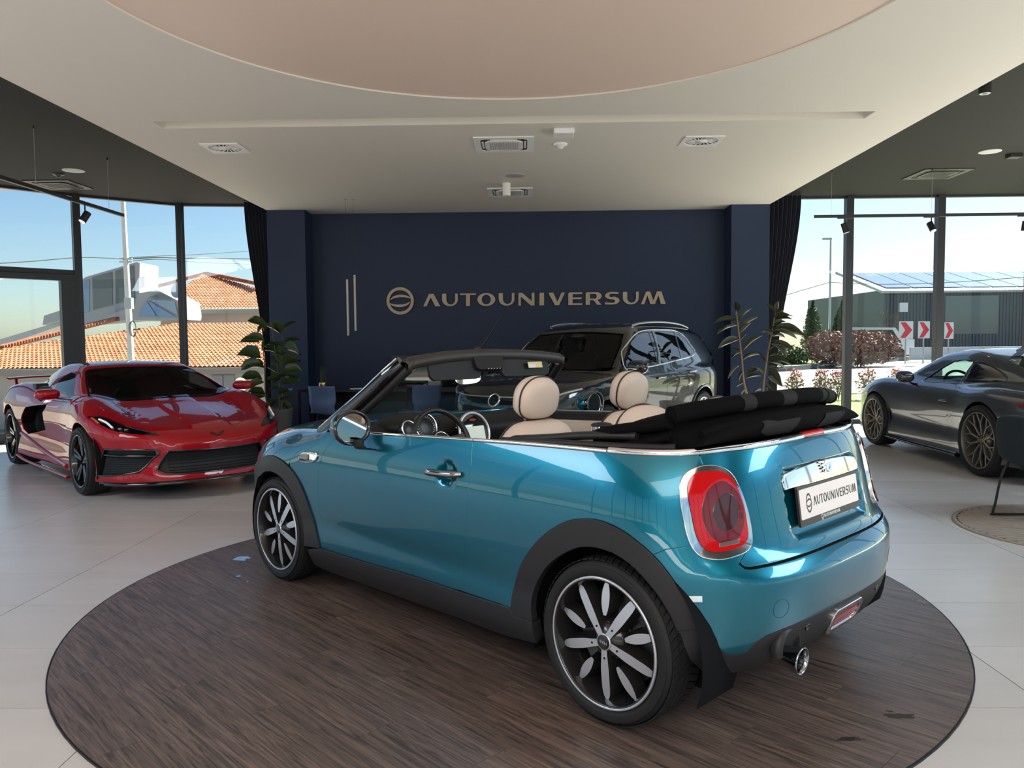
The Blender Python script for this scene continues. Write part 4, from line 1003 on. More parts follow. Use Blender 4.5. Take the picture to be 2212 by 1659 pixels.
for p in hq:
    G.append([p + np.array(d) for d in ((-0.055, 0, -0.058), (-0.058, 0, -0.012), (-0.035, 0, 0.000), (0.0, 0, 0.002), (0.045, 0, -0.016), (0.040, 0, -0.028), (0.0, 0, -0.040), (-0.03, 0, -0.064))])
MB().grid(np.array(G), closed_v=True).build('windscreen_header', mat('header_trim', (0.030, 0.027, 0.026), 0.4), car)
# screen glass
gr = []
for t in np.linspace(0, 1, 7):
    a = np.array(pc_[0]) * (1 - t) + np.array(pc_[-1]) * t
    row = []
    for u in np.linspace(-1, 1, 13):
        row.append((a[0] + (0.15 - 0.06 * t) * (1 - u * u), a[1] * 0.985 * u * (1), a[2] + 0.03 * (1 - u * u) * t))
    gr.append(row)
MB().grid(np.array(gr)).build('windscreen', M_WSCREEN, car)
# visors
for s in (1, -1):
    v = MB(); P = rrect(-0.19, -0.075, 0.19, 0.075, 0.035)
    v.poly([P], o=(0.245, s * 0.27, 1.285), ax=(-0.05 * s, 1, 0.0), ay=(0.55, 0, 0.83) if False else (0.25, 0, 0.97), h=0.018)
    vo = v.build('sun_visor', M_CABIN, car, bevel=0.006)
    if s < 0:
        MB().poly([[(-0.06, -0.018), (0.06, -0.018), (0.06, 0.018), (-0.06, 0.018)]], o=(0.218, s * 0.33, 1.275), ax=(0, -1, 0), ay=(0.25, 0, 0.97), h=0.001).build('warning_label', mat('label_yellow', (0.75, 0.62, 0.30), 0.5), vo)
        MB().poly([[(-0.055, -0.015), (0.0, -0.015), (0.0, 0.006), (-0.055, 0.006)]], o=(0.2168, s * 0.33, 1.274), ax=(0, -1, 0), ay=(0.25, 0, 0.97), h=0.001).build('label_print', mat('label_white', (0.8, 0.8, 0.8), 0.5), vo)
oc = MB().poly([rrect(-0.11, -0.06, 0.11, 0.06, 0.03)], o=(0.245, 0.02, 1.315), ax=(0, 1, 0), ay=(0.45, 0, 0.89), h=0.035).build('overhead_console', M_CABIN, car, bevel=0.01)
for i in range(5): MB().cyl((0.205, 0.06 - 0.022 * i, 1.262), (0.198, 0.06 - 0.022 * i, 1.258), 0.006, 10).build('toggle_switch', M_CHROME, oc)
# inside mirror
mc = np.array([0.43, 0.02, 1.205])
def mel(a, b, h, e=0.75, n=40):
    f = lambda w: math.copysign(abs(w) ** e, w)
    return [mc + np.array([h, 0, 0]) + np.array([0.18 * a * f(math.cos(t)), -a * f(math.cos(t)), b * f(math.sin(t))]) for t in np.linspace(0, 2 * PI, n, endpoint=False)]
im = MB().grid(np.array([mel(0.122, 0.040, -0.004), mel(0.126, 0.044, 0.004), mel(0.110, 0.036, 0.028), mel(0.05, 0.02, 0.036)]), closed_v=True)
imo = im.build('rear_view_mirror', M_GLOSSB, car); g_ = mel(0.118, 0.037, -0.0042); MB().add(g_, [tuple(range(len(g_)))[::-1]]).build('mirror_glass', M_MIRROR, imo)
MB().tube([mc + [0.02, 0, 0.02], mc + [0.03, 0, 0.07], (0.42, 0.0, 1.30)], 0.014, 8).build('mirror_stem', M_CABIN, imo)
# aerial
MB().tube([(0.36, -0.02, 1.372), (0.30, -0.02, 1.432), (0.17, -0.02, 1.565)], [0.0055, 0.0045, 0.003], 6).build('aerial', M_BLACKP, car)
superell((0.375, -0.02, 1.375), (0.030, 0.020, 0.012)).build('aerial_base', M_BLACKP, car)
# tub: floor, dash, inner door trims
MB().b2((-1.30, -0.70, 0.24), (0.85, 0.70, 0.27)).build('cabin_floor', M_CABIN, car)
def extr(prof, y0, y1, n=2, bulge=0.0):
    ys = np.linspace(y0, y1, n); G = []
    for y in ys: G.append([(x + bulge * (1 - (2 * (y - y0) / (y1 - y0) - 1) ** 2), y, z) for x, z in prof])
    return MB().grid(np.array(G))
dp = [tuple(p) for p in crom([(0.86, 0.93), (0.78, 0.952), (0.66, 0.962), (0.54, 0.955), (0.47, 0.930), (0.44, 0.88), (0.47, 0.80), (0.50, 0.70), (0.55, 0.5), (0.70, 0.35)], 4)]
extr(dp, -0.73, 0.73, 15, 0.05).build('dashboard', M_CABIN, car)
# instrument hump and dials
superell((0.56, 0.37, 0.945), (0.15, 0.19, 0.060), 0.9, 0.8).build('instrument_hood', M_CABIN, car)
def ring(c, n, r, rt, m, nm, par, nn=36):
    d, s, u = frame_of(n); c = np.array(c)
    return MB().tube([c + s * r * math.cos(t) + u * r * math.sin(t) for t in np.linspace(0, 2 * PI, nn, endpoint=False)], rt, 8, closed=True).build(nm, m, par)
def dial(c, n, r, m, nm, par):
    return MB().lathe([(r, -0.04), (r, 0.0), (r * 0.93, 0.004), (0, 0.0)], 32, origin=c, axis=n).build(nm, m, par)
nrm = (-0.95, 0, 0.30)
M_DIAL = mat('dial_face', (0.02, 0.02, 0.022), 0.35)
d1 = dial((0.40, 0.36, 0.945), nrm, 0.072, M_DIAL, 'speedometer', car); ring((0.398, 0.36, 0.947), nrm, 0.073, 0.006, M_CHROME, 'dial_ring', d1)
dd, dsv, duv = frame_of(nrm)
for k in range(22):
    a = math.radians(-50 + 280 * k / 21); p = np.array([0.394, 0.36, 0.947]); q = dsv * math.cos(a) + duv * math.sin(a)
    MB().bar(p + q * 0.050, p + q * 0.062, 0.0025, 0.001, up=nrm).build('tick', M_PWHITE, d1)
d2 = dial((0.40, 0.475, 0.94), nrm, 0.045, M_DIAL, 'rev_counter', car); ring((0.398, 0.475, 0.942), nrm, 0.046, 0.005, M_CHROME, 'dial_ring', d2)
# steering wheel
sw = np.array([0.245, 0.365, 0.880]); sn = np.array([-0.90, 0, 0.435]); sn /= np.linalg.norm(sn); _, ssv, suv = frame_of(sn)
swo = ring(sw, sn, 0.180, 0.0155, mat('wheel_leather', (0.02, 0.02, 0.02), 0.35), 'steering_wheel', car, 48)
MB().lathe(smooth_prof([(0.0, 0.005), (0.05, 0.0), (0.066, -0.02), (0.06, -0.06)], 4), 28, origin=sw, axis=sn).build('airbag_cover', M_CABIN, swo)
ring(sw + sn * 0.0, sn, 0.052, 0.004, M_CHROME, 'airbag_ring', swo)
for a in (PI * 0.03, PI * 0.97, PI * 1.5):
    q = ssv * math.cos(a) + suv * math.sin(a); MB().bar(sw + q * 0.05 - sn * 0.015, sw + q * 0.175 - sn * 0.004, 0.035, 0.014, up=sn).build('spoke', M_GLOSSB if a < 4 else M_CHROMED, swo, bevel=0.005)
MB().cyl(sw - sn * 0.02, sw - sn * 0.25, 0.035, 14).build('steering_column', M_CABIN, swo)
# central round display
cn = np.array([-0.965, 0.0, 0.262]); cc = np.array([0.405, 0.0, 0.885]); _, cs, cu_ = frame_of(cn)
cd = dial(cc, cn, 0.118, M_GLOSSB, 'centre_display', car); ring(cc + cn * 0.006, cn, 0.113, 0.009, mat('display_ring', (0.75, 0.72, 0.74), 0.25, 0.5), 'display_ring', cd, 48)
scr = MB().poly([rrect(-0.078, -0.062, 0.078, 0.032, 0.006)], o=cc + cn * 0.006, ax=-cs if (-cs)[1] < 0 else cs, ay=cu_, h=0.002)
scm = mat('map_screen', (0.35, 0.4, 0.35), 0.3, noise=0.5, ncol=(0.6, 0.65, 0.6), nscale=25, emit=(0.55, 0.65, 0.55), estr=0.35)
scr.build('map_screen', scm, cd)
superell(cc + cn * 0.008 + cu_ * 0.070, (0.006, 0.026, 0.008), R=np.stack([cn, cs, cu_], 1)).build('warning_button', mat('button_red', (0.5, 0.05, 0.05), 0.3), cd)
# centre console + hand brake
MB().b2((-0.55, -0.10, 0.27), (0.45, 0.10, 0.60)).build('centre_console', M_CABIN, car, bevel=0.03)
ar = MB().poly([rrect(-0.13, -0.075, 0.13, 0.075, 0.02)], o=(-0.16, 0.02, 0.885), ax=(1, 0, 0.02), ay=(0, 1, 0), h=0.05).build('armrest', M_CABIN, car, bevel=0.012)
MB().poly([rrect(-0.135, -0.080, 0.135, 0.080, 0.02)], o=(-0.16, 0.02, 0.878), ax=(1, 0, 0.02), ay=(0, 1, 0), h=0.022).build('armrest_trim', M_CHROME, ar, bevel=0.004)
MB().b2((-0.28, -0.05, 0.55), (-0.04, 0.09, 0.88)).build('armrest_post', M_CREAM, ar, bevel=0.02)
# seats
def seat_back(c, w, h, t, tilt, nm, par, top_round=0.16):
    """leather back with rounded shoulders; c = bottom centre"""
    R = roty(-tilt); pr = []
    n = 44
    for k in range(n):   # outline in (y, z)
        a = 2 * PI * k / n; e = 0.42; f = lambda v: math.copysign(abs(v) ** e, v)
        yy = w / 2 * f(math.cos(a)); zz = h / 2 + h / 2 * f(math.sin(a))
        if zz > h * 0.5: yy *= 1 - 0.22 * ((zz - h * 0.5) / (h * 0.5)) ** 2.2
        pr.append((yy, zz))
    G = []
    for x, sc in ((-t / 2, 0.0), (-t / 2, 0.5), (-t / 2 * 0.97, 0.80), (-t / 2 * 0.80, 0.93), (-t / 2 * 0.4, 0.99), (0, 1.0), (t / 2 * 0.4, 0.99), (t / 2 * 0.8, 0.93), (t / 2 * 0.95, 0.82), (t / 2 * 0.8, 0.5), (t / 2 * 0.75, 0)):
        G.append([np.array([x, yy * sc, h / 2 + (zz - h / 2) * sc]) @ R.T + np.array(c) for yy, zz in pr])
    o = MB().grid(np.array(G), closed_v=True).build(nm, M_CREAM, par)
    for x, sc in ((t / 2 * 0.62, 0.975),):
        L = [np.array([x, yy * sc, h / 2 + (zz - h / 2) * sc]) @ R.T + np.array(c) for yy, zz in pr if zz > h * 0.25]
        L = sorted(L, key=lambda p: p[1]); 
        MB().tube([np.array([x, yy * sc * 1.005, h / 2 + (zz - h / 2) * sc * 1.005]) @ R.T + np.array(c) for yy, zz in pr + [pr[0]]], 0.0045, 6).build('piping', M_PIPING, o)
    return o
def head_rest(c, w, h, t, tilt, par):
    R = roty(-tilt); pr = []; n = 36
    for k in range(n):
        a = 2 * PI * k / n; e = 0.80; f = lambda v: math.copysign(abs(v) ** e, v)
        yy = w / 2 * f(math.cos(a)); zz = h / 2 * f(math.sin(a)); yy *= 1 - 0.16 * max(0, zz / (h / 2)) ** 2; 
        if zz < 0: zz = -abs(zz) ** 0.8 * (h / 2) ** 0.2
        pr.append((yy, zz))
    G = []
    for x, sc in ((-t / 2, 0.0), (-t / 2, 0.45), (-t * 0.46, 0.75), (-t * 0.34, 0.92), (-t * 0.12, 1.0), (t * 0.12, 1.0), (t * 0.34, 0.92), (t * 0.46, 0.75), (t / 2, 0.45), (t / 2, 0.0)):
        G.append([np.array([x, yy * sc, zz * sc]) @ R.T + np.array(c) for yy, zz in pr])
    o = MB().grid(np.array(G), closed_v=True).build('head_rest', M_CREAM, par)
    MB().tube([np.array([-t * 0.14, yy * 1.004, zz * 1.004]) @ R.T + np.array(c) for yy, zz in pr], 0.0042, 6, closed=True).build('piping', M_PIPING, o)
    for s in (1, -1): MB().cyl(np.array([0, s * 0.062, -h * 0.4]) @ R.T + np.array(c), np.array([0, s * 0.062, -h * 0.66]) @ R.T + np.array(c), 0.008, 10).build('head_rest_post', M_CHROMED, o)
    return o
for s in (1, -1):
    fs = superell((-0.16, s * 0.36, 0.47), (0.30, 0.25, 0.11), 0.55, 0.55).build('front_seat', M_CREAM, car)
    seat_back((-0.36, s * 0.36, 0.50), 0.50, 0.555, 0.15, 0.24, 'backrest', fs)
    head_rest((-0.462, s * 0.36, 1.150), 0.255, 0.205, 0.115, 0.16, fs)
    if s > 0:
        q = superell((-0.505, 0.455, 0.925), (0.016, 0.060, 0.062), 0.6, 0.6, R=roty(-0.24)); q.build('release_lever', M_BLACKP, fs)
for s in (1, -1):
    rs = seat_back((-0.93, s * 0.30, 0.50), 0.50, 0.52, 0.14, 0.16, 'rear_seat', car)
    hump = superell((-1.045, s * 0.30, 1.035), (0.085, 0.165, 0.105), 0.85, 0.85, R=roty(-0.12)).build('rear_head_rest', M_CREAM, rs)
    MB().tube([np.array([0.03, 0.166 * math.cos(t), 0.106 * math.sin(t)]) @ roty(-0.12).T * 1.0 + np.array((-1.045, s * 0.30, 1.035)) for t in np.linspace(-0.2, PI + 0.2, 24)], 0.004, 6).build('piping', M_PIPING, rs)
# inner side trims below the belt
for s in (1, -1):
    for (a, b, z0, m, nm) in ((0.72, -0.48, 0.40, M_CABIN, 'door_trim'), (-0.48, -1.10, 0.74, M_CREAM, 'quarter_trim')):
        xs = np.linspace(a, b, 14); G = []
        for x in xs:
            zt = float(ZB(x)); yo = float(on_surf(MINI, [(x, zt - 0.01)], Side(1))[0][0][1])
            G.append([(x, s * (yo - 0.004), zt + 0.002), (x, s * (yo - 0.030), zt + 0.004), (x, s * (yo - 0.065), zt - 0.012), (x, s * (yo - 0.085), zt - 0.06), (x, s * (yo - 0.085), z0)])
        o = MB().grid(np.array(G)).build(nm, m, car)
        if nm == 'door_trim':
            G2 = [[p for p in (np.array(g[3]) + [0, -s * 0.006, 0.012], np.array(g[3]) + [0, -s * 0.030, -0.03], np.array(g[3]) + [0, -s * 0.034, -0.10], np.array(g[3]) + [0, -s * 0.004, -0.13])] for g in G[1:-1]]
            MB().grid(np.array(G2)).build('door_pad', M_CREAM, o)
# folded fabric roof
M_FAB = mat('roof_fabric', (0.004, 0.004, 0.0045), 0.9, spec=0.08, bump=0.15, bscale=900)
M_FABG = mat('roof_fabric_grey', (0.024, 0.023, 0.024), 0.85, spec=0.15, bump=0.15, bscale=900)
def roof_sections(prof_of, ys):
    return np.array([[(x, y, z) for x, z in prof_of(y)] for y in ys])
def bundle(y):
    u = y / 0.66; k = 1 - abs(u) ** 3.0; dz = 0.085 * (k - 1); dx = 0.09 * u * u
    P = [(-1.02 - dx * 0.4, 1.00), (-1.03 - dx * 0.4, 1.060 + dz * 0.4), (-1.12, 1.110 + dz * 0.7), (-1.28, 1.145 + dz), (-1.44, 1.152 + dz), (-1.54 + dx * 0.3, 1.130 + dz), (-1.600 + dx * 0.7, 1.135 + dz * 0.9), (-1.655 + dx, 1.115 + dz * 0.7), (-1.625 + dx, 1.065 + dz * 0.3), (-1.56 + dx, 1.03), (-1.3, 1.00)]
    return [tuple(p) for p in crom(P, 3, True)]
ys = np.concatenate([np.linspace(-0.655, -0.5, 6), np.linspace(-0.44, 0.44, 13), np.linspace(0.5, 0.655, 6)])
rb = MB(); Gs = roof_sections(bundle, ys); rb.grid(Gs, closed_v=True); rb.add(Gs[0], [tuple(range(len(Gs[0])))]); rb.add(Gs[-1], [tuple(range(len(Gs[-1])))[::-1]])
roof = rb.build('folded_roof', M_FAB, car)
def roll_path(y): u = y / 0.68; return np.array([-1.535 + 0.14 * u * u + 0.02 * u, y, 1.178 - 0.045 * abs(u) ** 2.4])
yy = np.linspace(-0.73, 0.62, 41); segs = [(0, 6, 0), (6, 10, 1), (10, 11, 0), (11, 13, 1), (13, 21, 0), (21, 24, 1), (24, 29, 0), (29, 31, 1), (31, 40, 0)]
rr_ = 0.040 * np.minimum(1, np.sqrt(np.maximum(1e-3, 1 - np.clip((np.abs(yy) - 0.60) / 0.14, 0, 1) ** 2)))
for a, b, g in segs:
    pts = [roll_path(y) for y in yy[a:b + 1]]; MB().tube(pts, rr_[a:b + 1], 14, flat=0.85).build('roof_roll', M_FABG if g else M_FAB, roof)
# pleat under the roll and the pointed lower lobe on the far side
MB().tube([(-1.60 + 0.10 * (y / 0.66) ** 2, y, 1.108 - 0.05 * abs(y / 0.66) ** 2.4) for y in np.linspace(-0.74, 0.60, 30)], [0.008] + [0.026] * 28 + [0.02], 12, flat=1.2).build('roof_pleat', M_FAB, roof)
# grey panels of the patterned cloth on the rear pleat
for (y0, y1) in ((-0.34, -0.10), (0.12, 0.36)):
    Gp = []
    for y in np.linspace(y0, y1, 7):
        pr = np.array(bundle(y)); k0 = [i for i, p in enumerate(pr) if p[0] < -1.57 + 0.09 * (y / 0.66) ** 2 and 1.035 < p[1] < 1.118]; Gp.append([(pr[i][0] - 0.003, y, pr[i][1]) for i in k0[:5]] if len(k0) >= 5 else None)
    if all(g is not None for g in Gp): MB().grid(np.array(Gp)).build('grey_panel', M_FABG, roof)
# rolled fabric ends and frame arms on the near side
for s in (1, -1):
    for (c, r, L) in (((-1.33, 0.640, 1.100), 0.040, 0.34), ((-1.36, 0.662, 1.050), 0.027, 0.26)):
        pts = [np.array([c[0] + L * t * 0.9, c[1] * s + s * (0.02 * t), c[2] - 0.055 * t]) for t in np.linspace(-0.25, 1, 9)]
        MB().tube(pts, [r * 0.75] + [r] * 5 + [r * 0.8, r * 0.55, r * 0.25], 12, flat=0.6).build('fabric_fold', M_FAB, roof)
    q = [(-0.62, s * 0.700, 0.995), (-0.85, s * 0.695, 1.020), (-1.05, s * 0.680, 1.045), (-1.28, s * 0.655, 1.060)]
    MB().tube(crom(q, 4), [0.010] + [0.024] * 11 + [0.03], 8, flat=0.7).build('roof_arm', M_BLACKP, roof)
    q = [(-0.60, s * 0.725, 0.990), (-0.9, s * 0.725, 1.008), (-1.25, s * 0.705, 1.020), (-1.45, s * 0.66, 1.03)]
    MB().tube(crom(q, 4), 0.016, 8).build('roof_arm', M_BLACKP, roof)
    MB().cyl((-1.045, s * 0.585, 1.035), (-1.045, s * 0.585, 1.075), 0.042, 20).build('roll_bar_cap', M_CHROME, roof); superell((-1.045, s * 0.585, 1.078), (0.044, 0.044, 0.012)).build('cap_top', M_CABIN, roof)
# deck closing the body behind the seats
dk_ = [(-0.93, 0.72), (-1.24, 0.735), (-1.45, 0.67), (-1.56, 0.48), (-1.615, 0.25), (-1.63, 0)]
dk_ = dk_ + [(a, -b) for a, b in dk_[::-1][1:]]
MB().poly([dk_[::-1]], o=(0, 0, 0.985), h=0.012).build('roof_deck', M_CABIN, car)
# ------------------------------------------------------------------ outdoors
def ray_at(px, py, Y):
    """point at depth Y seen at pixel (px, py) - used only to read distances off the plan"""
    M = np.array(cam.matrix_world.to_3x3()); d = M @ np.array([(px - 1106) / 1680.94, -(py - 829.5) / 1680.94, -1.0])
    return np.array([0, 0, CAM_H]) + d * (Y / d[1])
M_ASPH = mat('asphalt', (0.13, 0.127, 0.125), 0.9, noise=1, ncol=(0.20, 0.195, 0.19), nscale=1.5)
M_GRASS = mat('grass', (0.07, 0.13, 0.015), 0.9, noise=1, ncol=(0.16, 0.22, 0.03), nscale=2.5)
M_PAVE = mat('pale_paving', (0.40, 0.38, 0.35), 0.85, noise=0.3, nscale=3)
struct(MB().poly([[(-3.9, 13.05), (-6.2, 14.3), (-8.2, 13.0), (-9.4, 11.6), (-10.4, 9.6), (-10.9, 7.3), (-10.9, -14), (14, -14), (14, 16.0), (-3.9, 16.0)][::-1]], o=(0, 0, -0.35), h=0.19).build('ground_forecourt', M_PAVE), 'pale paved apron round the showroom')
struct(MB().b2((2.0, 16.0, -0.5), (140, 170, -0.20)).build('ground_lawn', M_GRASS), 'lawn beyond the right glass front')
struct(MB().b2((-140, -80, -3.2), (2.0, 170, -2.6)).b2((2.0, -80, -3.2), (140, 16.0, -0.6)).build('ground_lower', mat('gravel', (0.36, 0.33, 0.29), 0.9, noise=0.3, nscale=1)), 'lower ground of the neighbouring plots')
# road with kerbs
rd = MB().poly([[(3.0, 21.5), (60, 30), (140, 60), (140, 120), (34, 63), (12.9, 38.0), (3.0, 29)]], o=(0, 0, -0.20), h=0.02)
road = struct(rd.build('road', M_ASPH), 'grey asphalt road passing the showroom')
MB().poly([[(3.0, 29.0), (12.9, 38.0), (34, 63), (140, 120), (140, 120.8), (33.6, 63.6), (12.5, 38.6), (3.0, 29.7)]], o=(0, 0, -0.2), h=0.26).build('kerb', mat('kerb_stone', (0.13, 0.13, 0.13), 0.9), road)
MB().poly([[(3.0, 27.0), (16, 38.2), (36, 61), (36.2, 60.8), (16.2, 38.0), (3.0, 26.7)]], o=(0, 0, -0.18), h=0.004).build('lane_line', mat('road_white', (0.7, 0.7, 0.68), 0.8), road)
struct(MB().poly([[(3.0, 29.7), (12.5, 38.6), (33.6, 63.6), (100, 100), (100, 160), (3, 160)]], o=(0, 0, -0.2), h=0.25).build('ground_verge', M_GRASS), 'raised grass verge behind the road')

# foliage
def leaf_cloud(c, r, n, ls, seed=0, shell=0.55, flat=1.0):
    g = np.random.default_rng(seed); d = g.normal(size=(n, 3)); d /= np.linalg.norm(d, axis=1, keepdims=True)
    q = d * (shell + (1 - shell) * g.random((n, 1)) ** 0.6) * np.array(r) + np.array(c)
    a = g.normal(size=(n, 3)); a /= np.linalg.norm(a, axis=1, keepdims=True); b = np.cross(a, d + 0.3 * g.normal(size=(n, 3))); b /= np.linalg.norm(b, axis=1, keepdims=True) + 1e-9
    s = ls * (0.6 + 0.8 * g.random((n, 1)))
    V = np.stack([q - a * s, q + b * s * 0.5 * flat, q + a * s, q - b * s * 0.5 * flat], 1).reshape(-1, 3)
    F = [(4 * i, 4 * i + 1, 4 * i + 2, 4 * i + 3) for i in range(n)]
    return V, F
def lm(name, c1, c2, sc=3.0): return mat(name, c1, 0.7, spec=0.2, noise=1, ncol=c2, nscale=sc)
M_HEDGE = lm('hedge_leaf', (0.16, 0.07, 0.06), (0.36, 0.22, 0.17), 2.0); M_CYP = lm('cypress_leaf', (0.030, 0.055, 0.020), (0.07, 0.10, 0.035), 2.0)
M_PHOT = lm('photinia_leaf', (0.16, 0.17, 0.08), (0.42, 0.20, 0.14), 4.0); M_BARK = mat('bark', (0.10, 0.075, 0.055), 0.9)
h = MB()
for i, (x, y, rx, rz) in enumerate(((16.3, 42, 1.5, 0.95), (17.8, 42.3, 1.6, 1.0), (19.1, 42.8, 1.3, 0.9))):
    V, F = leaf_cloud((x, y, 0.85), (rx, 1.2, rz), 1500, 0.11, i); h.add(V, F)
tag(h.build('hedge', M_HEDGE), 'rounded red-leaved hedge behind the road', 'hedge')
h = MB()
for i, (x, y, rx, rz) in enumerate(((13.0, 40.5, 1.0, 0.5), (13.9, 40.6, 0.8, 0.6))):
    V, F = leaf_cloud((x, y, 0.45), (rx, 0.8, rz), 900, 0.09, 20 + i); h.add(V, F)
tag(h.build('low_bush', lm('low_bush_leaf', (0.05, 0.08, 0.03), (0.10, 0.13, 0.05))), 'low dark green bush left of the red hedge', 'bush')
for i, (px, lab) in enumerate(((1755, 'left of two dark cypress trees behind the hedge'), (1818, 'right of two dark cypress trees behind the hedge'))):
    p = ray_at(px, 700, 50); b = MB()
    for k in range(9):
        t = k / 8; V, F = leaf_cloud((p[0], 50, 0.2 + 3.1 * t), (0.85 * (1 - t) ** 0.55 + 0.05, 0.85 * (1 - t) ** 0.55 + 0.05, 0.5), 420, 0.10, 40 + 10 * i + k, 0.3); b.add(V, F)
    e = empty('cypress_tree', (0, 0, 0)); tag(e, lab, 'tree', 'cypress trees behind the hedge'); b.build('crown', M_CYP, e); MB().cyl((p[0], 50, -0.1), (p[0], 50, 1.0), 0.12, 8).build('trunk', M_BARK, e)
# bare tree
e = empty('bare_tree'); tag(e, 'leafless tree between the cypresses and the grey hall', 'tree'); tr = MB(); g0 = np.random.default_rng(3)
def branch(p, d, L, r, lv):
    q = p + d * L; tr.tube([p, q], [r, r * 0.7], 5, caps=False)
    if lv == 0: return
    for k in range(3 if lv > 1 else 4):
        nd = d + g0.normal(size=3) * 0.55; nd[2] = abs(nd[2]) * 0.7 + 0.1; nd /= np.linalg.norm(nd); branch(q, nd, L * 0.72, r * 0.6, lv - 1)
pt = ray_at(1880, 740, 58); branch(np.array([pt[0], 58, -0.1]), np.array([0.0, 0, 1]), 1.3, 0.10, 5); tr.build('branches', M_BARK, e)
# young photinia shrubs along the glass
for i, (px, lab) in enumerate(((1716, 'young photinia shrub outside, beside the rubber plant'), (1776, 'young photinia shrub outside, second from the rubber plant'), (1812, 'young photinia shrub outside, against the first broad mullion'), (1873, 'young photinia shrub outside, left of the grey coupe bonnet'), (1937, 'young photinia shrub outside, above the grey coupe bonnet'))):
    p = ray_at(px, 820, 20.5); e = empty('photinia_shrub', (p[0], 20.5, -0.2)); tag(e, lab, 'shrub', 'young shrubs outside the right glass')
    b = MB(); V, F = leaf_cloud((0, 0, 0.42), (0.28, 0.28, 0.36), 420, 0.035, 70 + i, 0.2); b.add(V, F); b.build('foliage', M_PHOT, e)
    V, F = leaf_cloud((0, 0, 0.70), (0.22, 0.22, 0.12), 70, 0.035, 90 + i, 0.2); MB().add(V, F).build('red_shoots', mat('red_shoots', (0.55, 0.10, 0.10), 0.6), e)
    s = MB()
    for k in range(4): s.tube([(0, 0, 0), (0.1 * math.cos(k * 1.7), 0.1 * math.sin(k * 1.7), 0.5)], 0.008, 5)
    s.build('stem', M_BARK, e)
# industrial hall
hall = empty('industrial_hall', (0, 0, 0)); tag(hall, 'grey corrugated industrial hall with glazed front and solar roof', 'building')
yb = 60.0; xl = ray_at(1908, 700, yb)[0]; xr = xl + 24; ze = 5.0
M_CLAD = mat('dark_cladding', (0.075, 0.09, 0.11), 0.5); M_CLADL = mat('light_metal', (0.42, 0.45, 0.48), 0.4, 0.3)
MB().b2((xl, yb, -0.1), (xr, yb + 16, ze)).build('wall', M_CLAD, hall)
rb_ = MB()
for k in range(96): rb_.b2((xl + 0.25 * k, yb - 0.06, 0.2), (xl + 0.25 * k + 0.1, yb, ze))
rb_.build('cladding_rib', M_CLAD, hall)
for (a, b) in ((4.6, 8.6), (10.6, 16.0), (18.0, 23.0)):
    MB().b2((xl + a, yb - 0.12, 1.6), (xl + b, yb - 0.02, 4.5)).build('window', mat('hall_glass', (0.10, 0.13, 0.15), 0.05, 0.2, coat=1), hall)
MB().poly([[(-0.6, 4.95), (8, 7.1), (8.2, 6.9), (-0.6, 4.75)]], o=(xl - 0.5, yb, 0), ax=(0, 1, 0), ay=(0, 0, 1), h=25).build('roof', M_CLADL, hall)
for k in range(12):
    o = MB().poly([[(0.0, 5.18), (6.6, 6.85), (6.6, 6.80), (0.0, 5.13)]], o=(xl + 0.2 + 2.0 * k, yb, 0), ax=(0, 1, 0), ay=(0, 0, 1), h=1.9); o.build('solar_panel', mat('solar_glass', (0.10, 0.16, 0.26), 0.15, 0.3, coat=1), hall)
MB().cyl((xl - 0.5, yb - 0.65, 4.8), (xr, yb - 0.65, 4.8), 0.11, 10).build('gutter', M_CLADL, hall)
MB().b2((xl + 1.1, yb - 0.3, 3.3), (xl + 1.7, yb - 0.05, 4.0)).build('wall_box', mat('white_enamel', (0.75, 0.76, 0.78), 0.4), hall)
# white van behind the hedge, banner wall, tent
wb = MB().b2((24.5, 50, -0.05), (42, 50.2, 0.75)); wbo = wb.build('banner_wall', mat('banner_white', (0.62, 0.64, 0.66), 0.6)); tag(wbo, 'long low white banner fence at the far roadside', 'fence')
MB().b2((31.4, 49.93, 0.45), (34.2, 49.99, 0.72)).build('sign_board', mat('sign_dark', (0.05, 0.05, 0.06), 0.5), wbo)
MB().poly([[(0, 0), (0.35, 0.35), (0.7, 0), (0.9, 0.2), (0.35, 0.7), (-0.2, 0.2)]], o=(28.7, 49.98, 0.0), ax=(1, 0, 0), ay=(0, 0, 1), h=0.03).build('orange_mark', mat('banner_orange', (0.75, 0.22, 0.08), 0.6), wbo)
vn = MB().poly([[(0, 0.25), (4.6, 0.25), (4.6, 1.3), (3.9, 1.35), (3.3, 2.1), (0.2, 2.15), (0, 1.9)]], o=(21.6, 53.0, -0.05), ax=(1, 0, 0), ay=(0, 0, 1), h=-1.9)
vno = vn.build('van', mat('van_white', (0.6, 0.63, 0.66), 0.3, coat=0.5), bevel=0.06); tag(vno, 'white van parked behind the red hedge', 'van')
MB().poly([[(0.3, 1.35), (3.5, 1.35), (3.1, 1.95), (0.3, 1.95)]], o=(21.6, 52.98, -0.05), ax=(1, 0, 0), ay=(0, 0, 1), h=0.02).build('window', M_GLOSSB, vno)
for q in (0.9, 3.6): MB().cyl((21.6 + q, 53.0, 0.30), (21.6 + q, 52.85, 0.30), 0.34, 16).build('wheel', M_RUBBER if 'tyre_rubber' in MATS else mat('tyre_rubber', (0.014, 0.014, 0.015), 0.62), vno)
tp = ray_at(1708, 720, 55); te = empty('market_tent', (tp[0], 55, 0)); tag(te, 'white pavilion tent far behind the rubber plant', 'tent')
MB().add([(-1.6, 0, 1.9), (1.6, 0, 1.9), (1.6, 3, 1.9), (-1.6, 3, 1.9), (0, 1.5, 3.0)], [(0, 1, 4), (1, 2, 4), (2, 3, 4), (3, 0, 4)]).build('canopy', mat('tent_white', (0.7, 0.72, 0.74), 0.7), te)
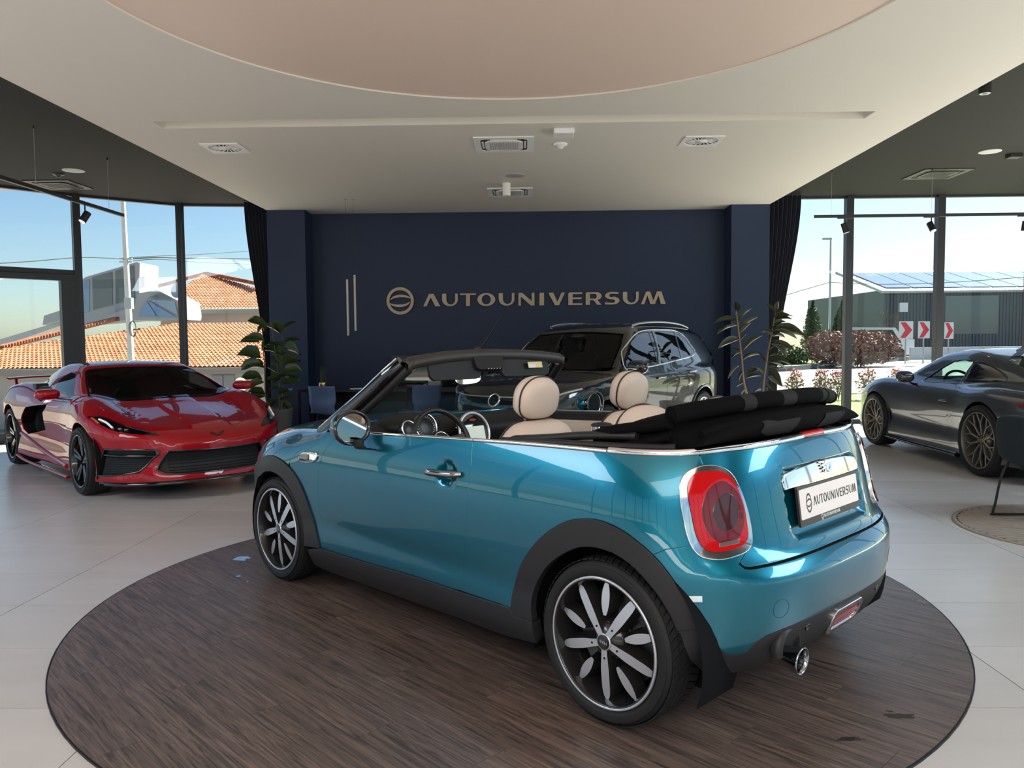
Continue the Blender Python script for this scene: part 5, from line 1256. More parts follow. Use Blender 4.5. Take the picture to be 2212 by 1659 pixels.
for x in (-1.5, 1.5): MB().b2((x - 0.06, 0, -0.1), (x + 0.06, 0.12, 1.9)).build('post', M_CLADL, te)
# chevron boards
M_SIGNW = mat('sign_white', (0.80, 0.80, 0.80), 0.5); M_SIGNR = mat('sign_red', (0.72, 0.03, 0.06), 0.5); M_POST = mat('galvanised_post', (0.42, 0.44, 0.45), 0.5, 0.5)
for i, (x0, x1, y0, y1, lab) in enumerate(((1942, 1973, 694, 732, 'left of three red chevron boards at the road bend'), (1983.5, 2009, 694, 731, 'middle of three red chevron boards at the road bend'), (2040, 2060.5, 696, 732, 'right red chevron board, seen just past the second broad mullion'))):
    Y = 44.0; A = ray_at(x0, y1, Y); B = ray_at(x1, y0, Y); wd_ = B[0] - A[0]; hh = B[2] - A[2]
    e = empty('chevron_sign', (A[0], Y, -0.1)); tag(e, lab, 'road sign', 'red chevron boards at the road bend')
    z0 = A[2] + 0.1
    MB().b2((0, 0, z0), (wd_, 0.03, z0 + hh)).build('board', M_SIGNW, e)
    ch = [(0.02, 0.0), (0.45, 0), (1.0, 0.5), (0.45, 1.0), (0.02, 1.0), (0.42, 0.5)]
    MB().poly([[(0.06 * wd_ + a * 0.88 * wd_, z0 + 0.05 * hh + b * 0.90 * hh) for a, b in ch]], o=(0, -0.003, 0), ax=(1, 0, 0), ay=(0, 0, 1), h=0.002).build('chevron', M_SIGNR, e)
    MB().cyl((wd_ / 2, 0.05, 0), (wd_ / 2, 0.05, z0 + hh * 0.9), 0.04, 8).build('post', M_POST, e)
# lamp post, overhead lines
lp = ray_at(1792, 700, 55); e = empty('lamp_post', (lp[0], 55, -0.1)); tag(e, 'tall slim street lamp post beyond the hedge', 'lamp post')
MB().tube([(0, 0, 0), (0, 0, 8.4)], [0.10, 0.06], 8).build('pole', M_POST, e); MB().b2((-0.55, -0.1, 8.32), (0.05, 0.1, 8.44)).build('lantern', M_POST, e)
M_WIRE = mat('wire', (0.03, 0.03, 0.03), 0.7)
def wire(pts, r, name, label):
    P = crom(np.array(pts), 8); o = MB().tube(P, r, 4, caps=False).build(name, M_WIRE); tag(o, label, 'cable'); return o
wire([ray_at(1690, 640, 55), ray_at(1750, 622, 55), ray_at(1792, 610, 55)], 0.02, 'overhead_wire', 'overhead wire running left from the street lamp post')
wire([ray_at(1792, 610, 55), ray_at(1900, 614, 52), ray_at(2050, 610, 48), ray_at(2260, 595, 44)], 0.02, 'overhead_wire', 'overhead wire crossing above the grey hall roof')

# --- left: terracotta roofs
def tile_roof(name, O, U, Vv, nu, nv, pitch, rowh, m, parent, keep=None):
    """barrel-tile field: O origin (eave corner), U along the eave, Vv up the slope"""
    U = np.array(U, float); Vv = np.array(Vv, float); N = np.cross(U, Vv); N /= np.linalg.norm(N); u = U / np.linalg.norm(U); v = Vv / np.linalg.norm(Vv)
    k = 6; prof = [(i / k, abs(math.sin(PI * i / k)) ** 0.8) for i in range(k)]
    X = [(c + a, b) for c in range(nu) for a, b in prof] + [(nu, 0)]
    b = MB(); rows = []
    for j in range(nv):
        for (t, lift) in ((0.0, 0.055), (1.0, 0.015)):
            rows.append([np.array(O) + u * (a * pitch) + v * ((j + t) * rowh) + N * (h_ * 0.09 + lift) for a, h_ in X])
    G = np.array(rows); F = []; n = len(X)
    for j in range(2 * nv - 1):
        for i in range(n - 1):
            q = (j * n + i, j * n + i + 1, (j + 1) * n + i + 1, (j + 1) * n + i)
            if keep is None or keep((i / n), (j / (2 * nv - 1))): F.append(q)
    b.add(G.reshape(-1, 3), F, False)
    o = b.build(name, m, parent); tag(o, kind='stuff'); return o
def terra():
    m = mat('terracotta', (0.62, 0.20, 0.09), 0.8, spec=0.2)
    nt = m.node_tree; b = nt.nodes['Principled BSDF']; g = nt.nodes.new('ShaderNodeNewGeometry')
    n1 = nt.nodes.new('ShaderNodeTexNoise'); n1.inputs['Scale'].default_value = 2.8; n1.inputs['Detail'].default_value = 3; nt.links.new(g.outputs['Position'], n1.inputs['Vector'])
    r = nt.nodes.new('ShaderNodeValToRGB'); r.color_ramp.elements[0].position = 0.3; r.color_ramp.elements[1].position = 0.7
    r.color_ramp.elements[0].color = (0.27, 0.075, 0.032, 1); r.color_ramp.elements[1].color = (0.46, 0.18, 0.10, 1)
    nt.links.new(n1.outputs['Fac'], r.inputs[0]); nt.links.new(r.outputs[0], b.inputs['Base Color']); return m
M_TERRA = terra(); M_RENDER = mat('pale_render', (0.50, 0.46, 0.43), 0.85); M_GUT = mat('gutter_beige', (0.26, 0.23, 0.20), 0.6)
h1 = empty('tiled_house'); tag(h1, 'low house with wide terracotta tiled roof behind the red car', 'building')
eL, eR = ray_at(-60, 803, 36), ray_at(560, 791, 36); tL, tR = ray_at(60, 732, 45.5), ray_at(600, 699, 45.5)
z1 = 0.5 * (eL[2] + eR[2]); slope = np.array([0, 9.5, tR[2] - z1])
nu = int((eR[0] - eL[0] + 4) / 0.22); nv = int(np.linalg.norm(slope) / 0.36)
apexu = 0.42
tile_roof('roof_tiles', (eL[0] - 1, 36, z1), (1, 0, 0), slope, nu, nv, 0.22, 0.36, M_TERRA, h1, keep=lambda u, v: u > (v - 0.40) * 0.62 if v > 0.4 else True)
MB().b2((eL[0] - 1.5, 35.75, z1 - 0.28), (eR[0] + 3, 36.0, z1 + 0.03)).build('gutter', M_GUT, h1)
MB().b2((eL[0] - 1, 36.6, -2.6), (eR[0] + 2.5, 44.0, z1 - 0.05)).build('wall', M_RENDER, h1)
hp0 = np.array([eL[0] - 1, 36, z1]) + slope / np.linalg.norm(slope) * nv * 0.36 * 0.40 + np.array([0, 0, 0.12]); 
for px in (470, 494, 250):
    p = ray_at(px, 815, 36.55); MB().b2((p[0] - 0.28, 36.52, z1 - 1.15), (p[0] + 0.28, 36.60, z1 - 0.35)).build('window', mat('far_window', (0.25, 0.28, 0.32), 0.2), h1)
cap = MB()
for k in range(40):
    t = k / 39; p = ray_at(-10 + 250 * t, 752 - 62 * t, 40 + 5.5 * t); cap.tube([p, p + np.array([0.42, 0.13, 0.04])], 0.12, 8)
tag(cap.build('hip_tiles', M_TERRA, h1), kind='stuff')
h2 = empty('tiled_house'); tag(h2, 'upper house with pointed terracotta roof left of the curtain', 'building')
pk = ray_at(446, 593, 58); a_ = ray_at(403, 670, 50); b_ = ray_at(600, 672, 50); c_ = ray_at(300, 632, 56)
sl = np.array([0, 8.0, pk[2] - a_[2]]); n2 = int((b_[0] - a_[0] + 4) / 0.22); m2 = int(np.linalg.norm(sl) / 0.36); L2 = (b_[0] - a_[0] + 4)
pu = (pk[0] - (a_[0] - 2.2)) / L2
tile_roof('roof_tiles', (a_[0] - 2.2, 50, a_[2]), (1, 0, 0), sl, n2, m2, 0.22, 0.36, M_TERRA, h2, keep=lambda u, v: (u > pu - (1 - v) * 0.9) and (u < pu + (1 - v) * 1.05 + 0.02))
MB().b2((a_[0] - 2.0, 50.6, 0), (b_[0] + 2, 57, a_[2] - 0.1)).build('wall', mat('pink_render', (0.40, 0.31, 0.28), 0.85), h2)
MB().b2((a_[0] - 2.3, 49.8, a_[2] - 0.25), (b_[0] + 2.3, 50.1, a_[2] + 0.03)).build('gutter', M_GUT, h2)
hc = MB()
for k in range(26):
    t = k / 25; p = pk + (c_ - pk) * t + np.array([0, 0, 0.1]); hc.tube([p, p + (c_ - pk) / 26], 0.14, 8)
q2 = ray_at(562, 617, 54)
for k in range(26):
    t = k / 25; p = pk + (q2 - pk) * t + np.array([0, 0, 0.1]); hc.tube([p, p + (q2 - pk) / 26], 0.14, 8)
tag(hc.build('hip_tiles', M_TERRA, h2), kind='stuff')
# rooftop structure with dark panels, skylight
M_FAC = mat('facade_pale', (0.32, 0.34, 0.36), 0.6)
ro = empty('rooftop_block'); tag(ro, 'pale rooftop block with two dark glazed panels', 'building')
def quad_box(pts, Y, dpt, m, nm, par):
    A = [ray_at(a, b, Y) for a, b in pts]; B = [p + np.array([0, dpt, 0]) for p in A]; n = len(A)
    return MB().add(A + B, [tuple(range(n))[::-1], tuple(range(n, 2 * n))] + [(i, (i + 1) % n, n + (i + 1) % n, n + i) for i in range(n)]).build(nm, m, par)
quad_box([(176, 700), (300, 690), (302, 568), (296, 566), (186, 598), (176, 604)], 47.0, 2.4, M_FAC, 'wall', ro)
quad_box([(201, 670), (243, 658), (242, 587), (199, 599)], 46.95, 0.04, mat('dark_pane', (0.055, 0.06, 0.06), 0.12, coat=1), 'panel', ro)
quad_box([(250, 656), (291, 644), (289, 573), (249, 585)], 46.95, 0.04, mat('dark_pane', (0.055, 0.06, 0.06), 0.12, coat=1), 'panel', ro)
quad_box([(181, 676), (193, 673), (192, 603), (180, 606)], 46.95, 0.04, mat('blue_pane', (0.12, 0.22, 0.36), 0.1, coat=1), 'panel', ro)
quad_box([(302, 623), (313, 621), (313, 598), (302, 600)], 46.5, 0.6, mat('unit_white', (0.7, 0.7, 0.68), 0.6), 'air_unit', ro)
sk = empty('roof_skylight'); tag(sk, 'blue glass pyramid skylight on the terracotta roof', 'skylight')
quad_box([(232, 692), (392, 690), (386, 650), (340, 626), (296, 634), (292, 660), (235, 680)], 46.4, 3.0, M_FAC, 'curb', sk)
quad_box([(300, 683), (316, 650), (338, 683)], 46.3, 0.05, mat('blue_glass', (0.08, 0.20, 0.42), 0.08, coat=1), 'pane', sk)
quad_box([(318, 648), (382, 686), (341, 684)], 46.3, 0.05, mat('blue_glass', (0.08, 0.20, 0.42), 0.08, coat=1), 'pane', sk)
quad_box([(320, 646), (376, 650), (384, 680)], 46.3, 0.05, mat('blue_glass2', (0.16, 0.26, 0.40), 0.08, coat=1), 'pane', sk)
quad_box([(322, 642), (345, 634), (372, 646)], 46.3, 0.05, mat('dark_pane', (0.055, 0.06, 0.06), 0.12, coat=1), 'pane', sk)
d = ray_at(384, 626, 45.8); dish = MB().lathe([(0, 0.10), (0.28, 0.07), (0.50, 0.0)], 20, origin=d, axis=(0.3, 1, -0.25)).build('satellite_dish', M_CLADL); tag(dish, 'white satellite dish on the rooftop beside the mullion', 'dish')
MB().cyl(d + np.array([0.1, 0.1, 0]), d + np.array([0.1, 0.1, -2.2]), 0.04, 6).build('mast', M_POST, dish)
lf = empty('far_roofs'); tag(lf, 'low pale roofs seen through the entrance door', 'building')
quad_box([(-40, 762), (170, 690), (170, 682), (-40, 745)], 52, 3.0, mat('far_roof_grey', (0.40, 0.42, 0.44), 0.7), 'roof', lf)
quad_box([(92, 702), (138, 690), (138, 668), (95, 682)], 51.5, 2.0, M_FAC, 'wall', lf)
# utility pole with boxes and wires
b0 = ray_at(287, 800, 30); pe = empty('utility_pole', (b0[0], 30, -2.6)); tag(pe, 'concrete utility pole with cable boxes behind the red car', 'pole')
top = ray_at(265, 425, 30); cross = ray_at(272, 560, 30)
MB().tube([(0, 0, 0), (top[0] - b0[0], 0, top[2] + 2.6)], [0.15, 0.085], 10).build('pole', mat('concrete', (0.55, 0.54, 0.52), 0.8), pe)
MB().b2((cross[0] - b0[0] - 0.22, -0.2, 1.30 + 2.6), (cross[0] - b0[0] + 0.38, 0.1, 1.62 + 2.6)).build('cable_box', M_FAC, pe) if False else None
bx = ray_at(277, 655, 29.8); MB().box((bx[0] - b0[0], -0.15, bx[2] + 2.6), (0.28, 0.2, 0.42)).build('cable_box', M_FAC, pe)
cl = MB(); cp = ray_at(286, 710, 29.8)
for k in range(3): cl.tube([(cp[0] - b0[0] + 0.03 * k + (0.14 - 0.02 * k) * math.cos(t), -0.2 - 0.02 * k, cp[2] + 2.6 + (0.28 + 0.02 * k) * math.sin(t)) for t in np.linspace(0, 2 * PI, 20, endpoint=False)], 0.012, 5, closed=True)
cl.build('cable_coil', M_WIRE, pe)
for k, dz in enumerate((0, -0.12)): MB().b2((cross[0] - b0[0] - 0.25, -0.04, cross[2] + 2.6 + dz), (cross[0] - b0[0] + 0.25, 0.04, cross[2] + 2.6 + dz + 0.05)).build('crossarm', M_POST, pe)
wire([ray_at(-80, 573, 24), ray_at(60, 565, 26), ray_at(180, 556, 28), cross], 0.016, 'overhead_wire', 'overhead wire running left from the utility pole')
wire([cross, ray_at(340, 556, 31), ray_at(420, 558, 33), ray_at(560, 559, 37)], 0.024, 'overhead_wire', 'thick overhead wire running right from the utility pole')
wire([cross + np.array([0, 0, 0.05]), ray_at(340, 553, 31), ray_at(420, 550, 33), ray_at(560, 541, 37)], 0.012, 'overhead_wire', 'thin upper overhead wire running right from the utility pole')
wire([cross - np.array([0, 0, 0.1]), ray_at(340, 560, 31), ray_at(440, 567, 33), ray_at(560, 571, 37)], 0.012, 'overhead_wire', 'thin lower overhead wire running right from the utility pole')
# ------------------------------------------------------------------ red sports car; x forward, y left
VET_POSE = (-4.534, 8.865, -0.785)
def vet_F(P):
    x, y, z = P[:, 0], P[:, 1], P[:, 2]; ay = np.abs(y)
    W = pl(x, [-2.4, -1.9, -1.36, -0.7, 0.0, 0.5, 0.95, 1.36, 1.8, 2.4], [0.93, 0.955, 0.966, 0.945, 0.905, 0.893, 0.915, 0.945, 0.935, 0.90])
    W = W + pl(z, [0.10, 0.20, 0.30, 0.42, 0.52, 0.62, 0.72, 0.82, 0.92, 1.02], [-0.05, 0.0, -0.012, -0.035, -0.025, 0.0, 0.0, -0.03, -0.085, -0.17])
    Xf = pl(z, [0.08, 0.16, 0.24, 0.34, 0.46, 0.55, 0.62, 0.70, 0.80], [2.28, 2.36, 2.345, 2.31, 2.335, 2.335, 2.28, 2.12, 1.8])
    Xr = pl(z, [0.15, 0.3, 0.5, 0.7, 0.9, 1.0], [-2.10, -2.18, -2.25, -2.26, -2.22, -2.16])
    a, b = -1.45, 1.30
    v = np.where(x < a, (a - x) / (a - Xr), np.where(x > b, (x - b) / (Xf - b), 0.0)); n = np.where(x < a, 3.0, 2.5)
    G = ((ay / W) ** n + np.maximum(v, 0) ** n) ** (1 / n) - 1
    zc = pl(x, [-2.3, -2.0, -1.4, -0.9, -0.4, 0.2, 0.7, 1.05, 1.4, 1.8, 2.1, 2.35], [0.90, 0.935, 0.965, 0.955, 0.94, 0.92, 0.910, 0.880, 0.805, 0.730, 0.660, 0.570])
    r = np.clip(ay / 0.9, 0, 1.2)
    zt = zc - 0.02 * r ** 2 + 0.072 * np.exp(-((x - 1.30) / 0.50) ** 2) * np.exp(-((ay - 0.74) / 0.17) ** 2) - 0.012 * np.exp(-((x - 1.2) / 0.7) ** 2) * np.exp(-((ay - 0.42) / 0.18) ** 2)
    zt = zt + 0.030 * np.exp(-((x + 1.25) / 0.5) ** 2) * np.exp(-((ay - 0.76) / 0.16) ** 2) - 0.05 * np.exp(-((x - 0.0) / 0.7) ** 2) * ss(ay, 0.6, 0.85)
    zt = zt + 0.016 * (1 - ss(ay, 0.175, 0.205)) * ss(x, 1.0, 1.3) * (1 - ss(x, 2.0, 2.3)) - 0.014 * np.exp(-((ay - 0.52) / 0.035) ** 2) * ss(x, 1.15, 1.35) * (1 - ss(x, 1.75, 1.95))
    body = smax(G * 0.9, z - zt, 0.07)
    # greenhouse
    zr = pl(x, [-1.9, -1.4, -0.9, -0.5, -0.2, 0.05, 0.35, 0.7, 1.02, 1.3], [0.96, 1.06, 1.155, 1.215, 1.228, 1.214, 1.132, 1.012, 0.898, 0.80])
    Yc = pl(z, [0.80, 0.92, 1.0, 1.1, 1.18, 1.24], [0.80, 0.765, 0.715, 0.635, 0.565, 0.50]) * pl(x, [-1.9, -1.2, -0.4, 0.3, 0.8, 1.3], [0.55, 0.80, 0.98, 1.0, 0.985, 0.95])
    cab = smax(ay - Yc, z - zr - 0.01 + 0.025 * (ay / 0.6) ** 2, 0.05)
    cab = smax(smax(cab, x - 1.30, 0.05), -1.95 - x, 0.05)
    return smax(smin(body, cab, 0.03), 0.12 + 0.035 * ss(x, 1.5, 2.2) - z, 0.02)
VET = Shell(vet_F); VW_ = Wrap(-1.45, 1.30, 0.8)
# --- build
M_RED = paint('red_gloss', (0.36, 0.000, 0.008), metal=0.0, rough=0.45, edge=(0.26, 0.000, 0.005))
MATS['red_gloss'].node_tree.nodes['Principled BSDF'].inputs['Specular IOR Level'].default_value = 0.15
M_TINT = glass_mat('tinted_car_glass', (0.30, 0.32, 0.32))
M_TINTD = glass_mat('dark_car_glass', (0.12, 0.13, 0.13), r0=0.10)
M_MESH = mat('grille_mesh', (0.010, 0.010, 0.011), 0.55)
vet = empty('sports_car', (VET_POSE[0], VET_POSE[1], 0), VET_POSE[2])
tag(vet, 'bright red mid-engined sports coupe parked by the left windows', 'car')
VB = Ball((0.9, 0, 0.30)); VRl = Roll(0.40, 0.7); SD = Side(1); TP = Top(); E1 = End(1)
def vpanel(name, loops, m, prm, mirror=True, gap=0.0025, parent=None, shell=VET, **kw):
    if not isinstance(loops[0][0], (list, tuple, np.ndarray)): loops = [loops]
    loops = [inset(dens(loops[0], 0.02), gap)] + [dens(l, 0.02) for l in loops[1:]]
    kw.setdefault('g', 0.04); return panel(shell, name, loops, prm, m, parent or vet, mirror=mirror, bnd=0.025, **kw)
# front clip (left half mirrored along the centre line), with bonnet, lamp and grille openings
def archpts(cx, cz, r, zb, n=28, back=True):
    a0 = math.asin((zb - cz) / r); return [(cx + r * math.cos(a), cz + r * math.sin(a)) for a in np.linspace(PI - a0, a0, n)]
AF = archpts(1.3615, 0.327, 0.368, 0.17)
HL_T = [(1.18, 0.0), (1.17, 0.35), (1.10, 0.60), (1.467, 0.575), (1.751, 0.518), (2.045, 0.406), (2.17, 0.25), (2.215, 0.0)]
LAMP_W = [(1.497, 0.755), (1.591, 0.773), (1.729, 0.743), (1.872, 0.698), (2.008, 0.663), (2.113, 0.628), (2.167, 0.598), (2.075, 0.606), (1.935, 0.623), (1.826, 0.645), (1.701, 0.688), (1.58, 0.731)]
SG_W = [(1.66, 0.235), (1.663, 0.318), (1.711, 0.456), (1.757, 0.471), (2.128, 0.470), (2.135, 0.42), (2.107, 0.39), (2.036, 0.296), (1.973, 0.268), (1.769, 0.235)]
bonnet_edge = chart(VET, HL_T[2:], TP, VB)
cowl_ = chart(VET, [(1.0, 0.80), (1.03, 0.74), (1.10, 0.60)], TP, VB)
doorcut = chart(VET, [(0.90, 0.17), (0.86, 0.5), (0.84, 0.70), (0.87, 0.83)], SD, VB)
bot1 = chart(VET, [(0.90, 0.17), AF[0]], SD, VB); arch = chart(VET, AF, SD, VB); bot2 = chart(VET, [AF[-1], (1.75, 0.17)], SD, VB)
front_bot = chart(VET, [(1.82, 0.172), (2.2, 0.185), (1.30 + 0.4 * PI, 0.19)], VW_, VB)
loop = bot1[:-1] + arch + bot2[1:] + front_bot + bonnet_edge[::-1] + cowl_[::-1] + doorcut[::-1][1:-1]
lampB = chart(VET, crom(LAMP_W, 3, True), VW_, VB, closed=True); sgB = chart(VET, SG_W, VW_, VB, closed=True)
GR = [(0.0, 0.447), (0.145, 0.449), (0.30, 0.454), (0.438, 0.460), (0.481, 0.386), (0.531, 0.292), (0.477, 0.258), (0.386, 0.243), (0.2, 0.242), (0.0, 0.240)]
grB = chart(VET, GR, E1, VB)
k_ = len(front_bot)
loop = bot1[:-1] + arch + bot2[1:] + front_bot + grB[::-1] + bonnet_edge[::-1] + cowl_[::-1] + doorcut[::-1][1:-1]
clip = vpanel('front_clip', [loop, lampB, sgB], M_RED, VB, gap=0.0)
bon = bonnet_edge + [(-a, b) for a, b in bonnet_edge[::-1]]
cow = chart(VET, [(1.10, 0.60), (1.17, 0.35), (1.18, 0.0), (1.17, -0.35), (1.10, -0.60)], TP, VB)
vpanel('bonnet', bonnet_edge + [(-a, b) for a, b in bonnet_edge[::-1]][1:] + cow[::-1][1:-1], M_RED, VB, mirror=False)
# lamps, grilles, splitter
for s in (1, -1):
    sg = np.array([1, s, 1.0])
    def so(nm, V, F, NN, m, par): return obj_np(nm, V * sg, [f[::s] for f in F], NN * sg, m, par)
    L = crom(LAMP_W, 3, True)
    hl = so('headlamp', *surf_mesh(VET, [inset(L, 0.002)], VW_, g=0.03, off=-0.012, depth=0.02, bnd=0.02), M_GLOSSB, vet)
    so('headlamp_cover', *surf_mesh(VET, [inset(L, 0.002)], VW_, g=0.03, off=0.001, depth=0.005, bnd=0.02), glass_mat('lamp_cover', (0.75, 0.75, 0.75)), hl)
    tube_ = on_surf(VET, crom([(1.63, 0.742), (1.72, 0.715), (1.80, 0.672)], 4), VW_, -0.004)[0] * sg; MB().tube(tube_, 0.010, 6).build('daylight_strip', mat('lamp_white', (0.8, 0.82, 0.85), 0.2, emit=(1, 1, 1), estr=0.15), hl)
    am = on_surf(VET, crom([(1.545, 0.752), (1.60, 0.735), (1.66, 0.705)], 4), VW_, -0.006)[0] * sg; MB().tube(am, 0.010, 6).build('amber_reflector', mat('amber', (0.5, 0.12, 0.02), 0.3), hl)
    for q in ((1.86, 0.668), (1.91, 0.660)):
        p = on_surf(VET, [q], VW_, -0.010)[0][0] * sg; superell(p, (0.02, 0.02, 0.013)).build('projector', M_CHROMED, hl)
    sgm = so('side_grille', *surf_mesh(VET, [inset(dens(SG_W, 0.03), 0.002)], VW_, g=0.05, off=-0.03, depth=0.01), M_MESH, vet)
    for zz in np.linspace(0.25, 0.44, 13):
        a = 1.690 + 0.05 * ss(zz, 0.3, 0.46); b = 1.97 + 0.15 * ss(zz, 0.25, 0.42)
        if 0.395 < zz < 0.43: continue
        st = on_surf(VET, [(t, zz) for t in np.linspace(a + 0.04, b, 10)], VW_, -0.020)[0] * sg; MB().tube(st, 0.0045, 4).build('grille_slat', M_BLACKP, sgm)
    st = on_surf(VET, [(t, 0.415) for t in np.linspace(1.70, 2.12, 12)], VW_, -0.010)[0] * sg; MB().tube(st, 0.014, 6).build('grille_bar', M_GLOSSB, sgm)
    fr = on_surf(VET, crom(SG_W, 3, True), VW_, -0.004)[0] * sg; MB().tube(fr, 0.012, 6, closed=True).build('grille_frame', M_GLOSSB, sgm)
GRf = GR + [(-a, b) for a, b in GR[::-1][1:-1]]
V, F, NN = surf_mesh(VET, [inset(dens(GRf, 0.03), 0.002)], E1, g=0.05, off=-0.05, depth=0.01); mg = obj_np('main_grille', V, F, NN, M_MESH, vet)
MB().tube(on_surf(VET, dens(GRf, 0.04), E1, -0.006)[0], 0.010, 6, closed=True).build('grille_frame', M_GLOSSB, mg)
for zz in np.linspace(0.27, 0.44, 9): MB().tube(on_surf(VET, [(t, zz) for t in np.linspace(-0.44, 0.44, 15)], E1, -0.04)[0], 0.004, 4).build('grille_slat', M_BLACKP, mg)
sp = [(1.80, 0.150), (2.1, 0.155), (1.30 + 0.4 * PI, 0.160)]
spP = on_surf(VET, crom([(1.72, 0.165), (1.9, 0.17), (2.2, 0.18), (2.557, 0.185)], 6), VW_, 0.0)[0]
spP = np.vstack([spP, (spP * [1, -1, 1])[::-1][1:]])
G = np.array([[p + np.array([0, 0, dz]) + np.array([dx, 0, 0]) for dx, dz in ((0.012, 0.010), (0.030, -0.006), (0.028, -0.022), (-0.10, -0.03), (-0.12, 0.0))] for p in spP])
MB().grid(G, closed_v=True).build('front_splitter', M_GLOSSB, vet)
eb = on_surf(VET, [(0.0, 0.578)], E1, 0.004)[0][0]
em = MB()
for s in (1, -1):
    em.poly([[(0, -0.030), (s * 0.072, 0.022), (s * 0.060, 0.026), (s * 0.024, 0.012), (0, -0.010)][::s]], o=eb, ax=(0, 1, 0), ay=(-0.55, 0, 0.83), h=0.004); 
em.build('flag_emblem', M_GLOSSB, vet)
# doors and rear body in one roll chart per side, with the big side intake
belt_v = [(0.87, 0.845), (0.5, 0.868), (0.15, 0.885), (-0.16, 0.925), (-0.40, 0.985), (-0.62, 1.03), (-0.80, 1.035)]
INT = [(-0.62, 0.735), (-0.336, 0.766), (0.048, 0.800), (0.034, 0.748), (-0.052, 0.697), (-0.02, 0.606), (-0.072, 0.506), (-0.464, 0.448), (-0.706, 0.415), (-0.86, 0.460), (-0.90, 0.530), (-0.78, 0.638), (-0.69, 0.701)]
AR = archpts(-1.3615, 0.345, 0.385, 0.18)
sillz = [(0.875, 0.172), (0.3, 0.16), (-0.5, 0.175)]
LB = chart(VET, [(0.88, 0.83), (0.85, 0.70), (0.87, 0.5), (0.895, 0.172)], SD, VRl) + chart(VET, sillz + [AR[-1]], SD, VRl)[1:] + chart(VET, AR[::-1], SD, VRl)[1:] + chart(VET, [AR[0], (-1.95, 0.22)], SD, VRl)[1:] + chart(VET, [(-1.98, 0.24), (-2.05, 0.6), (-2.06, 0.75)], SD, VRl)
LB += [(-2.08, 0.95), (-2.08, 0.7 * PI / 2), (-0.85, 0.7 * PI / 2)]
blt = chart(VET, belt_v[::-1], SD, VRl)
body = vpanel('rear_body', [LB + blt, chart(VET, INT, SD, VRl, closed=True)], M_RED, VRl, gap=0.0)
for s in (1, -1):
    sg = np.array([1, s, 1.0]); V, F, NN = surf_mesh(VET, [dens(INT, 0.04)], SD, g=0.05, off=-0.15, depth=0.02)
    io = obj_np('side_intake', V * sg, [f[::s] for f in F], NN * sg, M_LINER, vet)
    ip, inn = on_surf(VET, dens(INT, 0.03), SD); q = np.stack([ip, ip - np.array([0, 0.15, 0])], 1) * sg; MB().grid(q, closed_u=True).build('intake_wall', M_LINER, io)
    MB().tube(ip[int(len(ip) * 0.02):int(len(ip) * 0.30)] * sg, 0.006, 5).build('intake_trim', M_GLOSSB, io)
    # door seam + lower blade
    sk = np.array([(0.95, s * 0.93, 0.125), (0.3, s * 0.93, 0.12), (-0.6, s * 0.955, 0.13), (-0.98, s * 0.96, 0.16)]); MB().tube(crom(sk, 5), 0.028, 8, flat=0.5).build('side_skirt', M_RED, vet)
strip(VET, 'door_blade', [(0.80, 0.215), (0.40, 0.235), (-0.1, 0.285), (-0.5, 0.345), (-0.95, 0.41)], SD, 0.05, 0.022, M_RED, vet, mirror=True)
V, F, NN = surf_mesh(VET, [[(-0.85, 0.25), (0.85, 0.25), (0.86, 0.6), (0.84, 0.80), (0.7, 0.90), (0.0, 0.92), (-0.7, 0.90), (-0.84, 0.80), (-0.86, 0.6)]], End(-1), g=0.08); obj_np('rear_bumper', V, F, NN, M_RED, vet)
# greenhouse
WS = [(0.24, 0.0), (0.235, 0.3), (0.24, 0.50), (0.30, 0.555), (0.60, 0.635), (1.0, 0.715), (1.06, 0.66), (1.13, 0.4), (1.15, 0.0)]
WSf = WS + [(a, -b) for a, b in WS[::-1][1:-1]]
vpanel('windscreen', WSf, M_TINT, TP, mirror=False, depth=0.004)
SW = [(0.62, 0.905), (0.40, 1.03), (0.15, 1.118), (-0.05, 1.128), (-0.21, 1.085), (-0.27, 1.02), (-0.18, 0.945), (0.15, 0.905), (0.45, 0.890)]
SWr = chart(VET, SW, SD, VRl, closed=True)
vpanel('side_window', SWr, M_TINT, VRl, depth=0.004)
# red roof + pillars: ring between windscreen, side windows and the rear body
RF = chart(VET, [(0.225, 0.0), (0.22, 0.3), (0.225, 0.51), (0.285, 0.57), (0.60, 0.652), (0.92, 0.72), (0.89, 0.775)], TP, VRl) + blt[::-1] + [(-0.85, 0.7 * PI / 2)]
vpanel('roof', [RF, SWr], M_RED, VRl, gap=0.0)
vpanel('engine_cover', chart(VET, [(-0.90, 0.0), (-0.92, 0.36), (-1.2, 0.40), (-1.7, 0.34), (-1.75, 0.0)], TP, VRl), M_TINTD, VRl, off=0.003, g=0.06)
